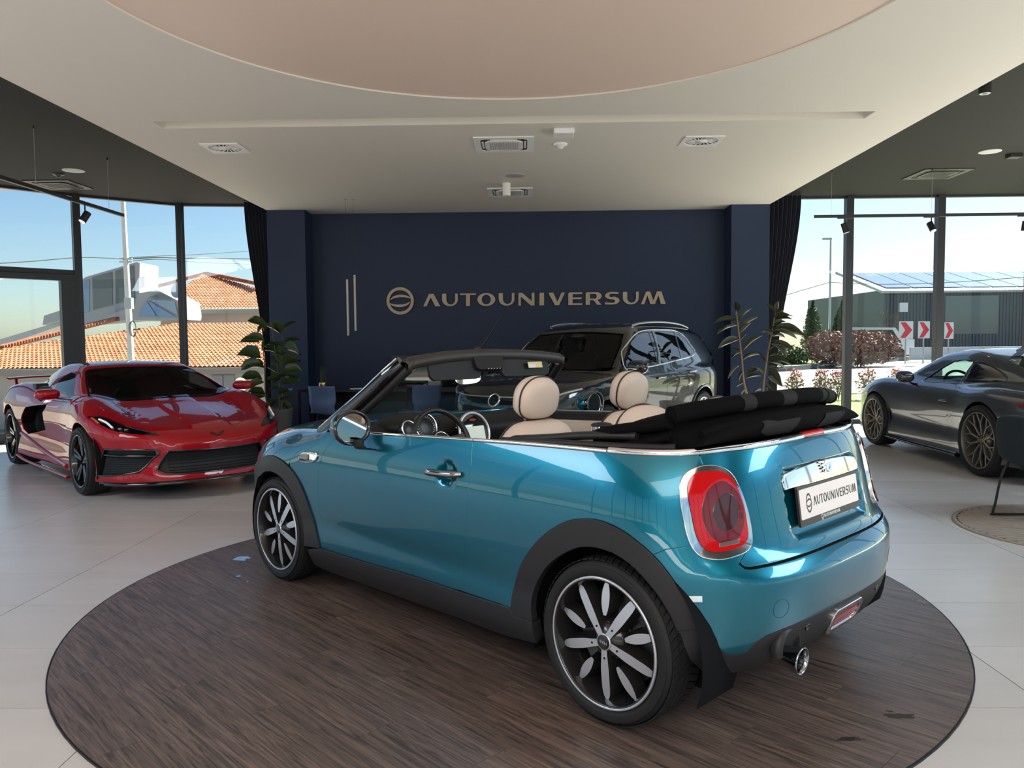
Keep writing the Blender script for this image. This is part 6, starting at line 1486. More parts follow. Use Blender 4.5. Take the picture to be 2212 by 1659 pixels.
# mirrors, wing, wheels, cabin
for s in (1, -1):
    mb = superell((0.66, s * 1.02, 0.935), (0.065, 0.118, 0.052), 0.7, 0.75, R=rotz(-s * 0.25)); mo = mb.build('door_mirror', M_RED, vet)
    MB().tube([(0.66, s * 0.96, 0.895), (0.72, s * 0.85, 0.875), (0.78, s * 0.78, 0.865)], [0.012, 0.014, 0.02], 8, flat=0.6).build('mirror_arm', M_GLOSSB, vet)
    mg_ = MB().lathe([(0.0, 0), (0.085, 0)], 20, origin=(0.60, s * 1.02, 0.935), axis=(-1, 0, 0)); mg_.build('mirror_glass', M_MIRROR, mo)
    MB().tube([(-1.98, s * 0.74, 0.90), (-2.10, s * 0.72, 0.985), (-2.15, s * 0.70, 1.01)], 0.018, 8, flat=0.5).build('wing_strut', M_RED, vet)
wg = MB(); yy_ = np.linspace(-0.80, 0.80, 17); Gw = np.array([[(-2.05 + a - 0.03 * (y / 0.8) ** 2, y, 1.012 + b - 0.02 * (y / 0.8) ** 4) for a, b in ((0.05, 0.0), (0.0, 0.018), (-0.12, 0.022), (-0.18, 0.016), (-0.12, 0.008), (0.0, 0.0))] for y in yy_]); wg.grid(Gw, closed_v=True)
wg.build('rear_wing', M_RED, vet)
def style_five(e, R, rr, w, rim_m, face_m, cap_txt):
    h = w / 2; yf = lambda r: h * 0.75 - 0.03 * (1 - (r / rr)) ** 2
    for k in range(5):
        a0 = PI / 2 + 2 * PI * k / 5
        for d in (-0.16, 0.16):
            b = MB(); p0 = np.array([0.05 * math.cos(a0 + d), yf(0.05), 0.05 * math.sin(a0 + d)]); p1 = np.array([(rr - 0.012) * math.cos(a0 + d * 0.85), yf(rr), (rr - 0.012) * math.sin(a0 + d * 0.85)])
            b.bar(p0, p1, 0.030, 0.026, up=(0, 1, 0)); b.build('spoke', rim_m, e, bevel=0.006)
    MB().lathe([(0.075, h * 0.3), (0.070, yf(0.05) - 0.004), (0.045, yf(0) + 0.004), (0, yf(0) + 0.006)], 28, axis=(0, 1, 0)).build('hub_cap', rim_m, e)
M_RIMG = mat('gloss_black_rim', (0.010, 0.010, 0.011), 0.15, 0.2, coat=1.0)
RC = mat('red_caliper', (0.45, 0.02, 0.02), 0.35)
for x, y, R, w_, rr in ((1.3615, 0.826, 0.327, 0.245, 0.248), (-1.3615, 0.80, 0.345, 0.305, 0.262)):
    for s in (1, -1): make_wheel(vet, 'wheel', (x, s * y, R), R, rr, w_, style_five, s, tread=False, rim_m=M_RIMG, face_m=M_RIMG, steer=0)
for x, r in ((1.3615, 0.40), (-1.3615, 0.42)):
    for s in (1, -1):
        b = MB().lathe([(0.0, 0.0), (r, 0.0), (r, 0.30)], 24, origin=(x, 0.60, 0.33), axis=(0, 1, 0), a0=-0.35, a1=PI + 0.35); (b if s > 0 else mir(b)).build('wheel_arch_liner', M_LINER, vet)
MB().b2((-2.0, -0.62, 0.14), (2.1, 0.62, 0.22)).b2((-0.95, -0.84, 0.14), (0.95, 0.84, 0.22)).build('underbody', M_LINER, vet)
MB().b2((-0.9, -0.80, 0.22), (-0.75, 0.80, 0.98)).build('bulkhead', M_CABIN, vet)
extr([(1.12, 0.84), (0.95, 0.86), (0.75, 0.86), (0.66, 0.80), (0.66, 0.5)], -0.74, 0.74, 9, 0.03).build('dashboard', M_CABIN, vet)
M_REDL = mat('red_leather', (0.12, 0.006, 0.010), 0.5)
for s in (1, -1):
    superell((-0.22, s * 0.37, 0.72), (0.12, 0.24, 0.36), 0.6, 0.5, R=roty(-0.3)).build('seat', M_REDL, vet); superell((-0.34, s * 0.37, 1.06), (0.06, 0.13, 0.09), 0.7, 0.7).build('head_rest', M_REDL, vet)
ring(np.array([0.52, 0.37, 0.82]), (-0.92, 0, 0.39), 0.165, 0.014, M_CABIN, 'steering_wheel', vet)
# ------------------------------------------------------------------ grey rear-engined coupe; x forward, y left
GT_POSE = (5.532, 9.182, 1.576)
def gt_F(P):
    x, y, z = P[:, 0], P[:, 1], P[:, 2]; ay = np.abs(y)
    W = pl(x, [-2.4, -1.8, -1.225, -0.6, 0.0, 0.5, 0.9, 1.225, 1.7, 2.3], [0.90, 0.925, 0.945, 0.885, 0.868, 0.868, 0.885, 0.905, 0.895, 0.85])
    W = W + pl(z, [0.10, 0.20, 0.30, 0.42, 0.55, 0.68, 0.78, 0.86, 0.94, 1.02], [-0.05, -0.005, -0.008, -0.028, -0.012, 0.0, -0.012, -0.045, -0.11, -0.20])
    Xf = pl(z, [0.10, 0.2, 0.35, 0.5, 0.62, 0.72, 0.82], [2.16, 2.24, 2.255, 2.235, 2.17, 2.05, 1.85])
    Xr = pl(z, [0.15, 0.3, 0.45, 0.6, 0.72, 0.82, 0.95], [-2.10, -2.22, -2.29, -2.30, -2.27, -2.20, -2.02])
    a, b = -1.30, 1.15
    v = np.where(x < a, (a - x) / (a - Xr), np.where(x > b, (x - b) / (Xf - b), 0.0)); n = np.where(x < a, 2.9, 3.3)
    G = ((ay / W) ** n + np.maximum(v, 0) ** n) ** (1 / n) - 1
    zc = pl(x, [-2.3, -2.0, -1.6, -1.1, -0.5, 0.3, 0.8, 1.1, 1.5, 1.9, 2.25], [0.80, 0.86, 0.90, 0.91, 0.91, 0.91, 0.905, 0.885, 0.825, 0.735, 0.60])
    zt = zc + 0.055 * np.exp(-((x - 1.45) / 0.55) ** 2) * np.exp(-((ay - 0.70) / 0.20) ** 2) - 0.02 * (ay / 0.8) ** 2
    zt = zt + 0.03 * np.exp(-((x + 1.2) / 0.5) ** 2) * np.exp(-((ay - 0.74) / 0.18) ** 2)
    body = smax(G * 0.9, z - zt, 0.10)
    zr = pl(x, [-2.2, -1.8, -1.4, -1.0, -0.6, -0.2, 0.15, 0.5, 0.9, 1.15], [0.84, 0.965, 1.075, 1.175, 1.255, 1.295, 1.270, 1.135, 0.930, 0.80])
    Yc = pl(z, [0.80, 0.90, 1.0, 1.1, 1.2, 1.30], [0.76, 0.725, 0.675, 0.615, 0.54, 0.44]) * pl(x, [-2.2, -1.6, -1.0, -0.3, 0.4, 1.2], [0.70, 0.82, 0.93, 1.0, 1.0, 0.96])
    cab = smax(ay - Yc, z - zr + 0.035 * (ay / 0.6) ** 2, 0.10)
    cab = smax(smax(cab, x - 1.25, 0.05), -2.25 - x, 0.05)
    return smax(smin(body, cab, 0.09), 0.13 - z, 0.02)
GT = Shell(gt_F); GW = Wrap(-1.30, 1.15, 0.8)
# --- build
M_GREY = paint('slate_grey_gloss', (0.060, 0.063, 0.070), metal=0.25, rough=0.30)
gt = empty('coupe_car', (GT_POSE[0], GT_POSE[1], 0), GT_POSE[2])
tag(gt, 'dark grey rear-engined coupe with mesh wheels by the right windows', 'car')
GB = Ball((0.75, 0, 0.30)); GRl = Roll(0.40, 0.7); CT = 0.7 * PI / 2
def gpanel(name, loops, m, prm, **kw): return vpanel(name, loops, m, prm, parent=kw.pop('parent', gt), shell=GT, **kw)
ch = lambda L, a, b=GRl, closed=False: chart(GT, L, a, b, closed=closed)
GAF = archpts(1.225, 0.345, 0.375, 0.17); GAR = archpts(-1.20, 0.365, 0.405, 0.17)
cut = [(0.93, 0.17), (0.95, 0.5), (0.90, 0.75), (0.86, 0.86)]
fb = ch(cut[:1] + [GAF[0]], SD, GB)[:-1] + ch(GAF, SD, GB) + ch([GAF[-1], (1.72, 0.17)], SD, GB)[1:] + ch([(1.75, 0.175), (2.1, 0.18), (1.15 + 0.4 * PI, 0.19)], GW, GB)
ctop = ch([(2.18, 0.0), (1.6, 0.0), (0.95, 0.0), (0.93, 0.35), (0.86, 0.62)], TP, GB)
lampg = [(1.78 + 0.11 * math.cos(t) - 0.05 * math.sin(t), 0.655 + 0.11 * math.sin(t)) for t in np.linspace(0, 2 * PI, 26, endpoint=False)]
gpanel('front_clip', [fb + ctop + ch(cut, SD, GB)[::-1][:-1]], M_GREY, GB, gap=0.0)
# body shell with openings
SWg = [(0.26, 0.900), (0.185, 0.976), (0.016, 1.086), (-0.095, 1.145), (-0.267, 1.166), (-0.470, 1.152), (-0.475, 1.055), (-0.48, 0.947), (-0.485, 0.912), (-0.1, 0.903)]
QW = [(-0.55, 0.921), (-0.515, 1.036), (-0.505, 1.147), (-0.707, 1.130), (-0.922, 1.081), (-1.091, 1.023), (-1.142, 0.989), (-1.112, 0.960), (-0.826, 0.936)]
DR_ = [(-0.505, 0.905), (-0.545, 0.882), (-0.60, 0.835), (-0.66, 0.78), (-0.655, 0.70), (-0.58, 0.58), (-0.462, 0.489), (-0.403, 0.392), (-0.331, 0.333), (-0.20, 0.292)]
DRf = [(0.62, 0.275), (0.752, 0.339), (0.812, 0.493), (0.783, 0.633), (0.71, 0.751), (0.634, 0.834), (0.55, 0.888)]
door_g = [tuple(p) for p in crom(DR_, 3)] + [(0.2, 0.268)] + [tuple(p) for p in crom(DRf, 3)] + [(0.0, 0.897)]
edge = ch([(0.93, 0.17), (0.3, 0.15), (-0.3, 0.155), GAR[-1]], SD)[:-1] + ch(GAR[::-1], SD) + ch([GAR[0], (-1.72, 0.21)], SD)[1:] + ch([(-1.88, 0.25), (-1.95, 0.55), (-1.98, 0.72)], SD)
edge += [(-2.02, 0.70), (-2.02, CT), (-1.55, CT)]
RWg = [(-1.55, 0.0), (-1.52, 0.40), (-1.30, 0.485), (-0.90, 0.46), (-0.78, 0.35), (-0.74, 0.0)]
edge += ch(RWg[1:], TP) + [(-0.3, CT)] + ch([(0.30, 0.0), (0.31, 0.40), (0.38, 0.50), (0.62, 0.60), (0.86, 0.655)], TP) + ch(cut[::-1], SD)[:-1]
SWr_ = ch(SWg, SD, closed=True); QWr = ch(QW, SD, closed=True); DOr = ch(door_g, SD, closed=True)
gpanel('body_shell', [edge, SWr_, QWr, DOr], M_GREY, GRl, gap=0.0, g=0.045)
gd = gpanel('door', DOr, M_GREY, GRl, g=0.04)
gpanel('side_window', SWr_, glass_mat('green_car_glass', (0.62, 0.78, 0.74)), GRl, depth=0.004, off=-0.004)
gpanel('quarter_window', QWr, M_GLOSSB, GRl, depth=0.004, off=-0.003)
for L in (SWg, QW): strip(GT, 'window_trim', L, SD, 0.016, 0.004, M_GLOSSB, gt, mirror=True, closed=True, res=3)
WSg = [(0.31, 0.0), (0.32, 0.39), (0.40, 0.49), (0.62, 0.585), (0.85, 0.64), (0.91, 0.35), (0.93, 0.0)]
gpanel('windscreen', WSg + [(a, -b) for a, b in WSg[::-1][1:-1]], glass_mat('green_car_glass', (0.62, 0.78, 0.74)), TP, mirror=False, depth=0.004)
gpanel('rear_window', RWg + [(a, -b) for a, b in RWg[::-1][1:-1]], M_TINTD, TP, mirror=False, depth=0.004)
V, F, NN = surf_mesh(GT, [[(-0.82, 0.22), (0.82, 0.22), (0.86, 0.5), (0.84, 0.72), (0.70, 0.82), (0, 0.86), (-0.70, 0.82), (-0.84, 0.72), (-0.86, 0.5)]], End(-1), g=0.07); obj_np('rear_bumper', V, F, NN, M_GREY, gt)
tl = [(-1.640, 0.795), (-1.80, 0.800), (-2.556, 0.800), (-2.556, 0.755), (-1.85, 0.748), (-1.69, 0.745)]
gpanel('tail_lamp', tl, M_REDDK, GW, off=0.004, g=0.03)
gpanel('rear_valance', [(-1.60, 0.17), (-1.60, 0.235), (-1.75, 0.36), (-2.0, 0.40), (-2.556, 0.40), (-2.556, 0.18)], M_GLOSSB, GW, off=0.006, g=0.05)
strip(GT, 'side_sill', [(0.90, 0.165), (0.3, 0.15), (-0.3, 0.150), (-0.74, 0.155)], SD, 0.055, 0.035, M_GLOSSB, gt, mirror=True)
strip(GT, 'door_handle', [(-0.33, 0.712), (-0.42, 0.716), (-0.505, 0.716)], SD, 0.026, 0.008, M_GREY, gd[0], off=0.002)
strip(GT, 'handle_recess', [(-0.345, 0.700), (-0.42, 0.702), (-0.50, 0.702)], SD, 0.010, 0.0095, M_LINER, gd[0], off=0.002)
for s in (1, -1):
    mo = superell((0.24, s * 0.985, 0.955), (0.085, 0.10, 0.062), 0.75, 0.8, R=rotz(-s * 0.35) @ roty(-0.35)).build('door_mirror', M_GREY, gt)
    MB().tube([(0.26, s * 0.95, 0.90), (0.30, s * 0.86, 0.865), (0.32, s * 0.80, 0.855)], [0.016, 0.02, 0.026], 8, flat=0.6).build('mirror_foot', M_GLOSSB, gt)
    mgl = superell((0.175, s * 0.985, 0.950), (0.012, 0.078, 0.046), 0.6, 0.8, R=rotz(-s * 0.15)).build('mirror_glass', M_GLOSSB, mo)
def style_mesh(e, R, rr, w, rim_m, face_m, cap_txt):
    h = w / 2; yf = lambda r: h * 0.80 - 0.035 * (1 - r / rr) ** 1.5
    P = lambda r, a: np.array([r * math.cos(a), yf(r), r * math.sin(a)])
    for k in range(10):
        a0 = 2 * PI * k / 10 + PI / 2; da = 2 * PI / 20
        b = MB(); b.bar(P(0.055, a0), P(rr * 0.60, a0), 0.020, 0.022, up=(0, 1, 0))
        b.bar(P(rr * 0.58, a0), P(rr - 0.012, a0 + da * 0.62), 0.014, 0.020, up=(0, 1, 0)); b.bar(P(rr * 0.58, a0), P(rr - 0.012, a0 - da * 0.62), 0.014, 0.020, up=(0, 1, 0))
        b.build('spoke', rim_m, e, bevel=0.003, seg=1)
    MB().lathe([(0.095, h * 0.3), (0.088, yf(0.07) - 0.002), (0.05, yf(0.02) + 0.002), (0.038, yf(0) - 0.010), (0, yf(0) - 0.010)], 28, axis=(0, 1, 0)).build('hub_body', rim_m, e)
    c = MB().lathe([(0.036, yf(0) - 0.010), (0.036, yf(0) + 0.004), (0.0, yf(0) + 0.005)], 24, axis=(0, 1, 0)).build('hub_cap', rim_m, e)
    MB().poly([[(-0.014, -0.018), (0.014, -0.018), (0.018, 0.010), (0, 0.020), (-0.018, 0.010)]], o=(0, yf(0) + 0.0055, 0), ax=(-1, 0, 0), ay=(0, 0, 1), h=0.001).build('crest', mat('crest_gold', (0.45, 0.28, 0.12), 0.4, 0.5), c)
    for k in range(5):
        a = 2 * PI * (k + 0.5) / 5; MB().cyl((0.065 * math.cos(a), yf(0.06) - 0.02, 0.065 * math.sin(a)), (0.065 * math.cos(a), yf(0.06) + 0.003, 0.065 * math.sin(a)), 0.010, 8).build('lug_bolt', M_LINER, e)
M_BRZ = mat('bronze_grey_rim', (0.20, 0.185, 0.165), 0.35, 0.7)
for x, y, R, w_, rr in ((1.225, 0.795, 0.345, 0.245, 0.270), (-1.20, 0.790, 0.368, 0.315, 0.288)):
    for s in (1, -1): make_wheel(gt, 'wheel', (x, s * y, R), R, rr, w_, style_mesh, s, tread=False, rim_m=M_BRZ, face_m=M_BRZ, caliper=((0.3, RC) if x > 0 else (2.9, RC)))
for x, r in ((1.225, 0.40), (-1.20, 0.42)):
    for s in (1, -1):
        b = MB().lathe([(0.0, 0.0), (r, 0.0), (r, 0.29)], 24, origin=(x, 0.58, 0.35), axis=(0, 1, 0), a0=-0.35, a1=PI + 0.35); (b if s > 0 else mir(b)).build('wheel_arch_liner', M_LINER, gt)
MB().b2((-2.0, -0.60, 0.14), (2.0, 0.60, 0.22)).b2((-0.8, -0.80, 0.14), (0.85, 0.80, 0.22)).build('underbody', M_LINER, gt)
extr([(0.90, 0.86), (0.75, 0.89), (0.55, 0.88), (0.45, 0.82), (0.45, 0.5)], -0.68, 0.68, 9, 0.03).build('dashboard', M_CABIN, gt)
ring(np.array([0.20, 0.36, 0.86]), (-0.92, 0, 0.39), 0.17, 0.015, M_CABIN, 'steering_wheel', gt)
for s in (1, -1): superell((-0.42, s * 0.36, 0.72), (0.12, 0.23, 0.36), 0.6, 0.5, R=roty(-0.25)).build('seat', M_CABIN, gt)
MB().b2((-0.95, -0.62, 0.22), (-0.85, 0.62, 0.90)).build('bulkhead', M_CABIN, gt)
# ------------------------------------------------------------------ black SUV; x forward, y left
SUV_POSE = (0.95, 10.20, -2.19)
def suv_F(P):
    x, y, z = P[:, 0], P[:, 1], P[:, 2]; ay = np.abs(y)
    W = pl(x, [-2.4, -1.8, -1.34, -0.6, 0.0, 0.6, 1.34, 1.9, 2.4], [0.89, 0.905, 0.92, 0.905, 0.90, 0.905, 0.92, 0.905, 0.88])
    W = W + pl(z, [0.15, 0.28, 0.40, 0.55, 0.70, 0.85, 0.94, 1.02, 1.10], [-0.05, -0.005, -0.012, -0.022, -0.010, 0.0, -0.004, -0.03, -0.07])
    Xf = pl(z, [0.15, 0.3, 0.5, 0.7, 0.85, 0.95, 1.02], [2.15, 2.24, 2.26, 2.255, 2.20, 2.10, 1.9])
    Xr = pl(z, [0.2, 0.4, 0.6, 0.8, 1.0, 1.15, 1.4, 1.6], [-2.20, -2.29, -2.30, -2.27, -2.24, -2.19, -2.02, -1.85])
    a, b = -1.40, 1.30
    v = np.where(x < a, (a - x) / (a - Xr), np.where(x > b, (x - b) / (Xf - b), 0.0)); n = np.where(x < a, 3.4, 3.0)
    G = ((ay / W) ** n + np.maximum(v, 0) ** n) ** (1 / n) - 1
    zc = pl(x, [-2.4, -1.0, 0.0, 0.9, 1.1, 1.5, 1.9, 2.15, 2.3], [1.12, 1.10, 1.08, 1.07, 1.065, 1.03, 0.975, 0.90, 0.80])
    zt = zc - 0.03 * (ay / 0.85) ** 2
    body = smax(G * 0.9, z - zt, 0.06)
    zr = pl(x, [-2.3, -2.0, -1.6, -1.0, -0.4, 0.1, 0.35, 0.7, 1.08, 1.3], [1.10, 1.40, 1.575, 1.635, 1.655, 1.635, 1.575, 1.34, 1.06, 0.9])
    Yc = pl(z, [0.90, 1.02, 1.2, 1.4, 1.55, 1.66], [0.89, 0.865, 0.815, 0.735, 0.665, 0.58]) * pl(x, [-2.3, -1.7, -1.0, 0.5, 1.3], [0.82, 0.93, 0.99, 1.0, 0.97])
    cab = smax(ay - Yc, z - zr + 0.02 * (ay / 0.6) ** 2, 0.06)
    cab = smax(smax(cab, x - 1.30, 0.05), -2.25 - x, 0.05)
    return smax(smin(body, cab, 0.03), 0.20 - z, 0.02)
SUV = Shell(suv_F); UW = Wrap(-1.40, 1.30, 0.8)
# --- build
M_BLK = paint('black_gloss', (0.0045, 0.005, 0.0065), metal=0.0, rough=0.25)
suv = empty('suv_car', (SUV_POSE[0], SUV_POSE[1], 0), SUV_POSE[2])
tag(suv, 'glossy black SUV with silver roof rails before the navy wall', 'car')
UB = Ball((0.9, 0, 0.50)); URl = Roll(0.60, 0.7)
def upanel(name, loops, m, prm, **kw): return vpanel(name, loops, m, prm, parent=kw.pop('parent', suv), shell=SUV, **kw)
uch = lambda L, a, b=URl, closed=False: chart(SUV, L, a, b, closed=closed)
UAF = archpts(1.36, 0.36, 0.42, 0.24); UAR = archpts(-1.33, 0.36, 0.42, 0.24)
cut = [(0.92, 0.24), (0.93, 0.6), (0.90, 0.9), (0.92, 1.0)]
fb = uch(cut[:1] + [UAF[0]], SD, UB)[:-1] + uch(UAF, SD, UB) + uch([UAF[-1], (1.84, 0.26)], SD, UB)[1:] + uch([(1.86, 0.26), (2.2, 0.26), (1.30 + 0.4 * PI, 0.26)], UW, UB)
he = [(1.02, 0.745), (1.10, 0.768), (1.45, 0.79), (1.75, 0.775), (1.95, 0.68), (2.06, 0.45), (2.10, 0.0)]
hE = uch(he, TP, UB)
upanel('front_clip', fb + hE[::-1] + uch([(1.02, 0.745), (0.95, 0.80)], TP, UB) + uch(cut, SD, UB)[::-1][:-1], M_BLK, UB, gap=0.0)
upanel('bonnet', hE + [(-a, b) for a, b in hE[::-1]][1:] + uch([(1.02, -0.745), (1.09, -0.35), (1.105, 0.0), (1.09, 0.35), (1.02, 0.745)], TP, UB)[1:-1], M_BLK, UB, mirror=False)
W1 = [(0.83, 1.165), (0.701, 1.287), (0.471, 1.405), (0.234, 1.488), (-0.051, 1.523), (-0.085, 1.510), (-0.045, 1.343), (0.0, 1.138), (0.27, 1.117), (0.70, 1.098), (0.86, 1.10)]
W2 = [(-0.27, 1.524), (-0.485, 1.531), (-0.84, 1.526), (-0.79, 1.347), (-0.755, 1.183), (-0.16, 1.145), (-0.195, 1.33)]
W3 = [(-0.885, 1.510), (-1.081, 1.457), (-1.196, 1.343), (-1.281, 1.253), (-1.141, 1.218), (-0.810, 1.188), (-0.845, 1.384)]
wl = [uch(L, SD, closed=True) for L in (W1, W2, W3)]
edge = uch([(0.92, 0.24), (0.0, 0.23), (-0.6, 0.235), UAR[-1]], SD)[:-1] + uch(UAR[::-1], SD) + uch([UAR[0], (-1.85, 0.28)], SD)[1:] + uch([(-1.98, 0.3), (-2.05, 0.8), (-2.02, 1.05)], SD)
edge += uch([(-1.95, 1.20), (-1.80, 1.45)], SD) + [(-1.88, CT), (-0.5, CT)] + uch([(0.44, 0.0), (0.45, 0.37), (0.46, 0.62), (0.62, 0.675), (0.98, 0.745), (0.95, 0.80)], TP) + uch(cut[::-1], SD)[:-1]
upanel('body_shell', [edge] + wl, M_BLK, URl, gap=0.0, g=0.05)
for L, nm in zip(wl, ('front_side_window', 'rear_side_window', 'quarter_window')): upanel(nm, L, M_TINTD, URl, depth=0.004, off=-0.004)
strip(SUV, 'window_chrome', [(0.84, 1.17), (0.72, 1.295), (0.48, 1.430), (0.23, 1.512), (-0.06, 1.547), (-0.5, 1.552), (-0.87, 1.545), (-1.10, 1.478), (-1.22, 1.36), (-1.32, 1.25), (-1.15, 1.198), (-0.77, 1.165), (-0.15, 1.120), (0.3, 1.092), (0.70, 1.082), (0.82, 1.086)], SD, 0.018, 0.006, M_CHROME, suv, mirror=True, closed=True, res=3)
for q in ((-0.13, 1.33), (-0.17, 1.33)): strip(SUV, 'pillar_trim', [(q[0] + 0.09, 1.125), (q[0], q[1]), (q[0] - 0.05, 1.53)], SD, 0.03, 0.004, M_GLOSSB if q[0] > -0.15 else M_CHROME, suv, mirror=True)
WSu = [(0.47, 0.0), (0.475, 0.37), (0.485, 0.60), (0.62, 0.655), (0.98, 0.725), (1.04, 0.40), (1.06, 0.0)]
upanel('windscreen', WSu + [(a, -b) for a, b in WSu[::-1][1:-1]], M_TINT, TP, mirror=False, depth=0.004)
V, F, NN = surf_mesh(SUV, [[(-0.82, 0.3), (0.82, 0.3), (0.84, 0.8), (0.78, 1.1), (0.62, 1.5), (-0.62, 1.5), (-0.78, 1.1), (-0.84, 0.8)]], End(-1), g=0.1); obj_np('tailgate', V, F, NN, M_BLK, suv)
strip(SUV, 'shoulder_crease', [(0.8, 0.985), (0.0, 1.0), (-0.8, 1.02), (-1.6, 1.03)], SD, 0.02, 0.004, M_BLK, suv, mirror=True)
# shut lines between the doors
for L in ([(-0.124, 1.12), (-0.150, 0.995), (-0.155, 0.81), (-0.175, 0.45), (-0.18, 0.28)], [(0.80, 1.05), (0.86, 0.85), (0.83, 0.5), (0.80, 0.28)], [(-0.82, 1.16), (-1.0, 1.0), (-0.95, 0.8), (-0.88, 0.62)]): strip(SUV, 'door_seam', L, SD, 0.006, 0.0012, M_LINER, suv, mirror=True, n=3)
for x, z in ((0.0, 0.955), (-0.95, 0.995)): strip(SUV, 'door_handle', [(x + 0.11, z), (x, z + 0.004), (x - 0.11, z + 0.006)], SD, 0.032, 0.022, M_GLOSSB, suv, mirror=True); strip(SUV, 'handle_chrome', [(x + 0.09, z - 0.006), (x, z - 0.002), (x - 0.09, z)], SD, 0.008, 0.026, M_CHROME, suv, mirror=True)
strip(SUV, 'lower_chrome', [(0.8, 0.36), (0.0, 0.36), (-0.8, 0.37)], SD, 0.03, 0.008, M_CHROME, suv, mirror=True)
for (cx,) in ((1.36,), (-1.33,)): strip(SUV, 'arch_trim', [(cx + 0.435 * math.cos(a), 0.36 + 0.435 * math.sin(a)) for a in np.linspace(2.95, 0.19, 18)], SD, 0.05, 0.014, M_BLK, suv, mirror=True, res=2)
# front: lamps, light bar, emblem
HLs = [(1.989, 0.846), (1.90, 0.885), (1.842, 0.906), (1.714, 0.924), (1.70, 0.89), (1.76, 0.835), (1.85, 0.815), (1.97, 0.805)]
for s in (1, -1):
    sg = np.array([1, s, 1.0]); V, F, NN = surf_mesh(SUV, [HLs], UW, g=0.04, off=0.004, depth=0.01); hl = obj_np('headlamp', V * sg, [f[::s] for f in F], NN * sg, mat('lamp_dark', (0.03, 0.03, 0.032), 0.1, coat=1), suv)
    tb = on_surf(SUV, crom([(1.985, 0.838), (1.86, 0.880), (1.73, 0.908)], 5), UW, 0.008)[0] * sg; MB().tube(tb, 0.012, 6).build('light_strip', mat('lamp_satin', (0.55, 0.52, 0.47), 0.25, 0.3), hl)
bar_ = on_surf(SUV, [(t, 0.822 + 0.03 * float(ss(2.557 - t, 0.3, 0.6))) for t in np.linspace(1.99, 2.557, 14)], UW, 0.004)[0]; bar_ = np.vstack([bar_, (bar_ * [1, -1, 1])[::-1][1:]])
MB().tube(bar_, 0.008, 6).build('light_bar', M_CHROME, suv)
gb = [(2.02, 0.805), (2.557, 0.80), (2.557, 0.735), (2.05, 0.755)]
upanel('upper_grille', gb, M_GLOSSB, UW, off=0.003, g=0.05)
upanel('lower_grille', [(1.98, 0.60), (2.557, 0.60), (2.557, 0.33), (2.05, 0.33), (1.95, 0.42)], M_MESH, UW, off=0.003, g=0.05)
ec, en = on_surf(SUV, [(0.0, 0.785)], End(1), 0.006); ec, en = ec[0], en[0]
eo = MB().lathe([(0.078, -0.01), (0.078, 0.008), (0.068, 0.012), (0.064, 0.006), (0, 0.006)], 36, origin=ec, axis=en).build('round_emblem', M_CHROME, suv)
MB().lathe([(0.062, 0.0065), (0, 0.0065)], 30, origin=ec, axis=en).build('emblem_field', M_GLOSSB, eo)
ay_ = np.array([0, 0, 1.0]) - en * en[2]; ay_ /= np.linalg.norm(ay_); ax_ = np.cross(ay_, en)
wv = MB()
for (p, q) in (((-0.030, 0.052), (-0.008, 0.008)), ((0.030, 0.052), (0.008, 0.008)), ((-0.008, 0.008), (0.0, 0.022)), ((0.008, 0.008), (0.0, 0.022)), ((-0.050, 0.030), (-0.022, -0.048)), ((0.050, 0.030), (0.022, -0.048)), ((-0.022, -0.048), (0.0, 0.000)), ((0.022, -0.048), (0.0, 0.0))):
    wv.bar(ec + en * 0.008 + ax_ * p[0] + ay_ * p[1], ec + en * 0.008 + ax_ * q[0] + ay_ * q[1], 0.009, 0.004, up=en)
wv.build('emblem_letters', M_CHROME, eo)
# rails, mirrors, wheels, cabin
for s in (1, -1):
    rp, rn = on_surf(SUV, [(x_, 0.7 * 1.02) for x_ in np.linspace(0.20, -1.45, 15)], URl, 0.0); rp = rp + np.array([0, 0, 1.0]) * (0.05 * np.sin(PI * np.linspace(0.02, 0.98, 15)) ** 0.5)[:, None]
    MB().tube(rp * [1, s, 1], 0.020, 8, flat=0.8).build('roof_rail', mat('satin_rail', (0.55, 0.56, 0.58), 0.25, 0.9), suv)
    mo = superell((0.92, s * 1.045, 1.115), (0.085, 0.125, 0.080), 0.75, 0.8, R=rotz(-s * 0.2)).build('door_mirror', M_BLK, suv)
    MB().tube([(0.985, s * 0.95, 1.10), (1.01, s * 1.06, 1.095), (0.96, s * 1.165, 1.10)], 0.009, 6).build('mirror_indicator', M_CHROME, mo)
    MB().tube([(0.93, s * 0.97, 1.055), (0.93, s * 0.90, 1.03), (0.93, s * 0.85, 1.02)], [0.02, 0.028, 0.035], 8).build('mirror_foot', M_BLK, mo)
def style_suv(e, R, rr, w, rim_m, face_m, cap_txt):
    h = w / 2
    for k in range(5):
        a0 = PI / 2 + 2 * PI * k / 5
        for d in (-0.2, 0.2):
            b = MB(); b.bar((0.05 * math.cos(a0), h * 0.7, 0.05 * math.sin(a0)), ((rr - 0.01) * math.cos(a0 + d), h * 0.85, (rr - 0.01) * math.sin(a0 + d)), 0.034, 0.024, up=(0, 1, 0)); b.build('spoke', face_m, e, bevel=0.004, seg=1)
    MB().lathe([(0.08, h * 0.3), (0.075, h * 0.78), (0, h * 0.80)], 24, axis=(0, 1, 0)).build('hub_cap', face_m, e)
for x in (1.36, -1.33):
    for s in (1, -1): make_wheel(suv, 'wheel', (x, s * 0.79, 0.36), 0.36, 0.262, 0.235, style_suv, s, tread=False, face_m=M_RIMS)
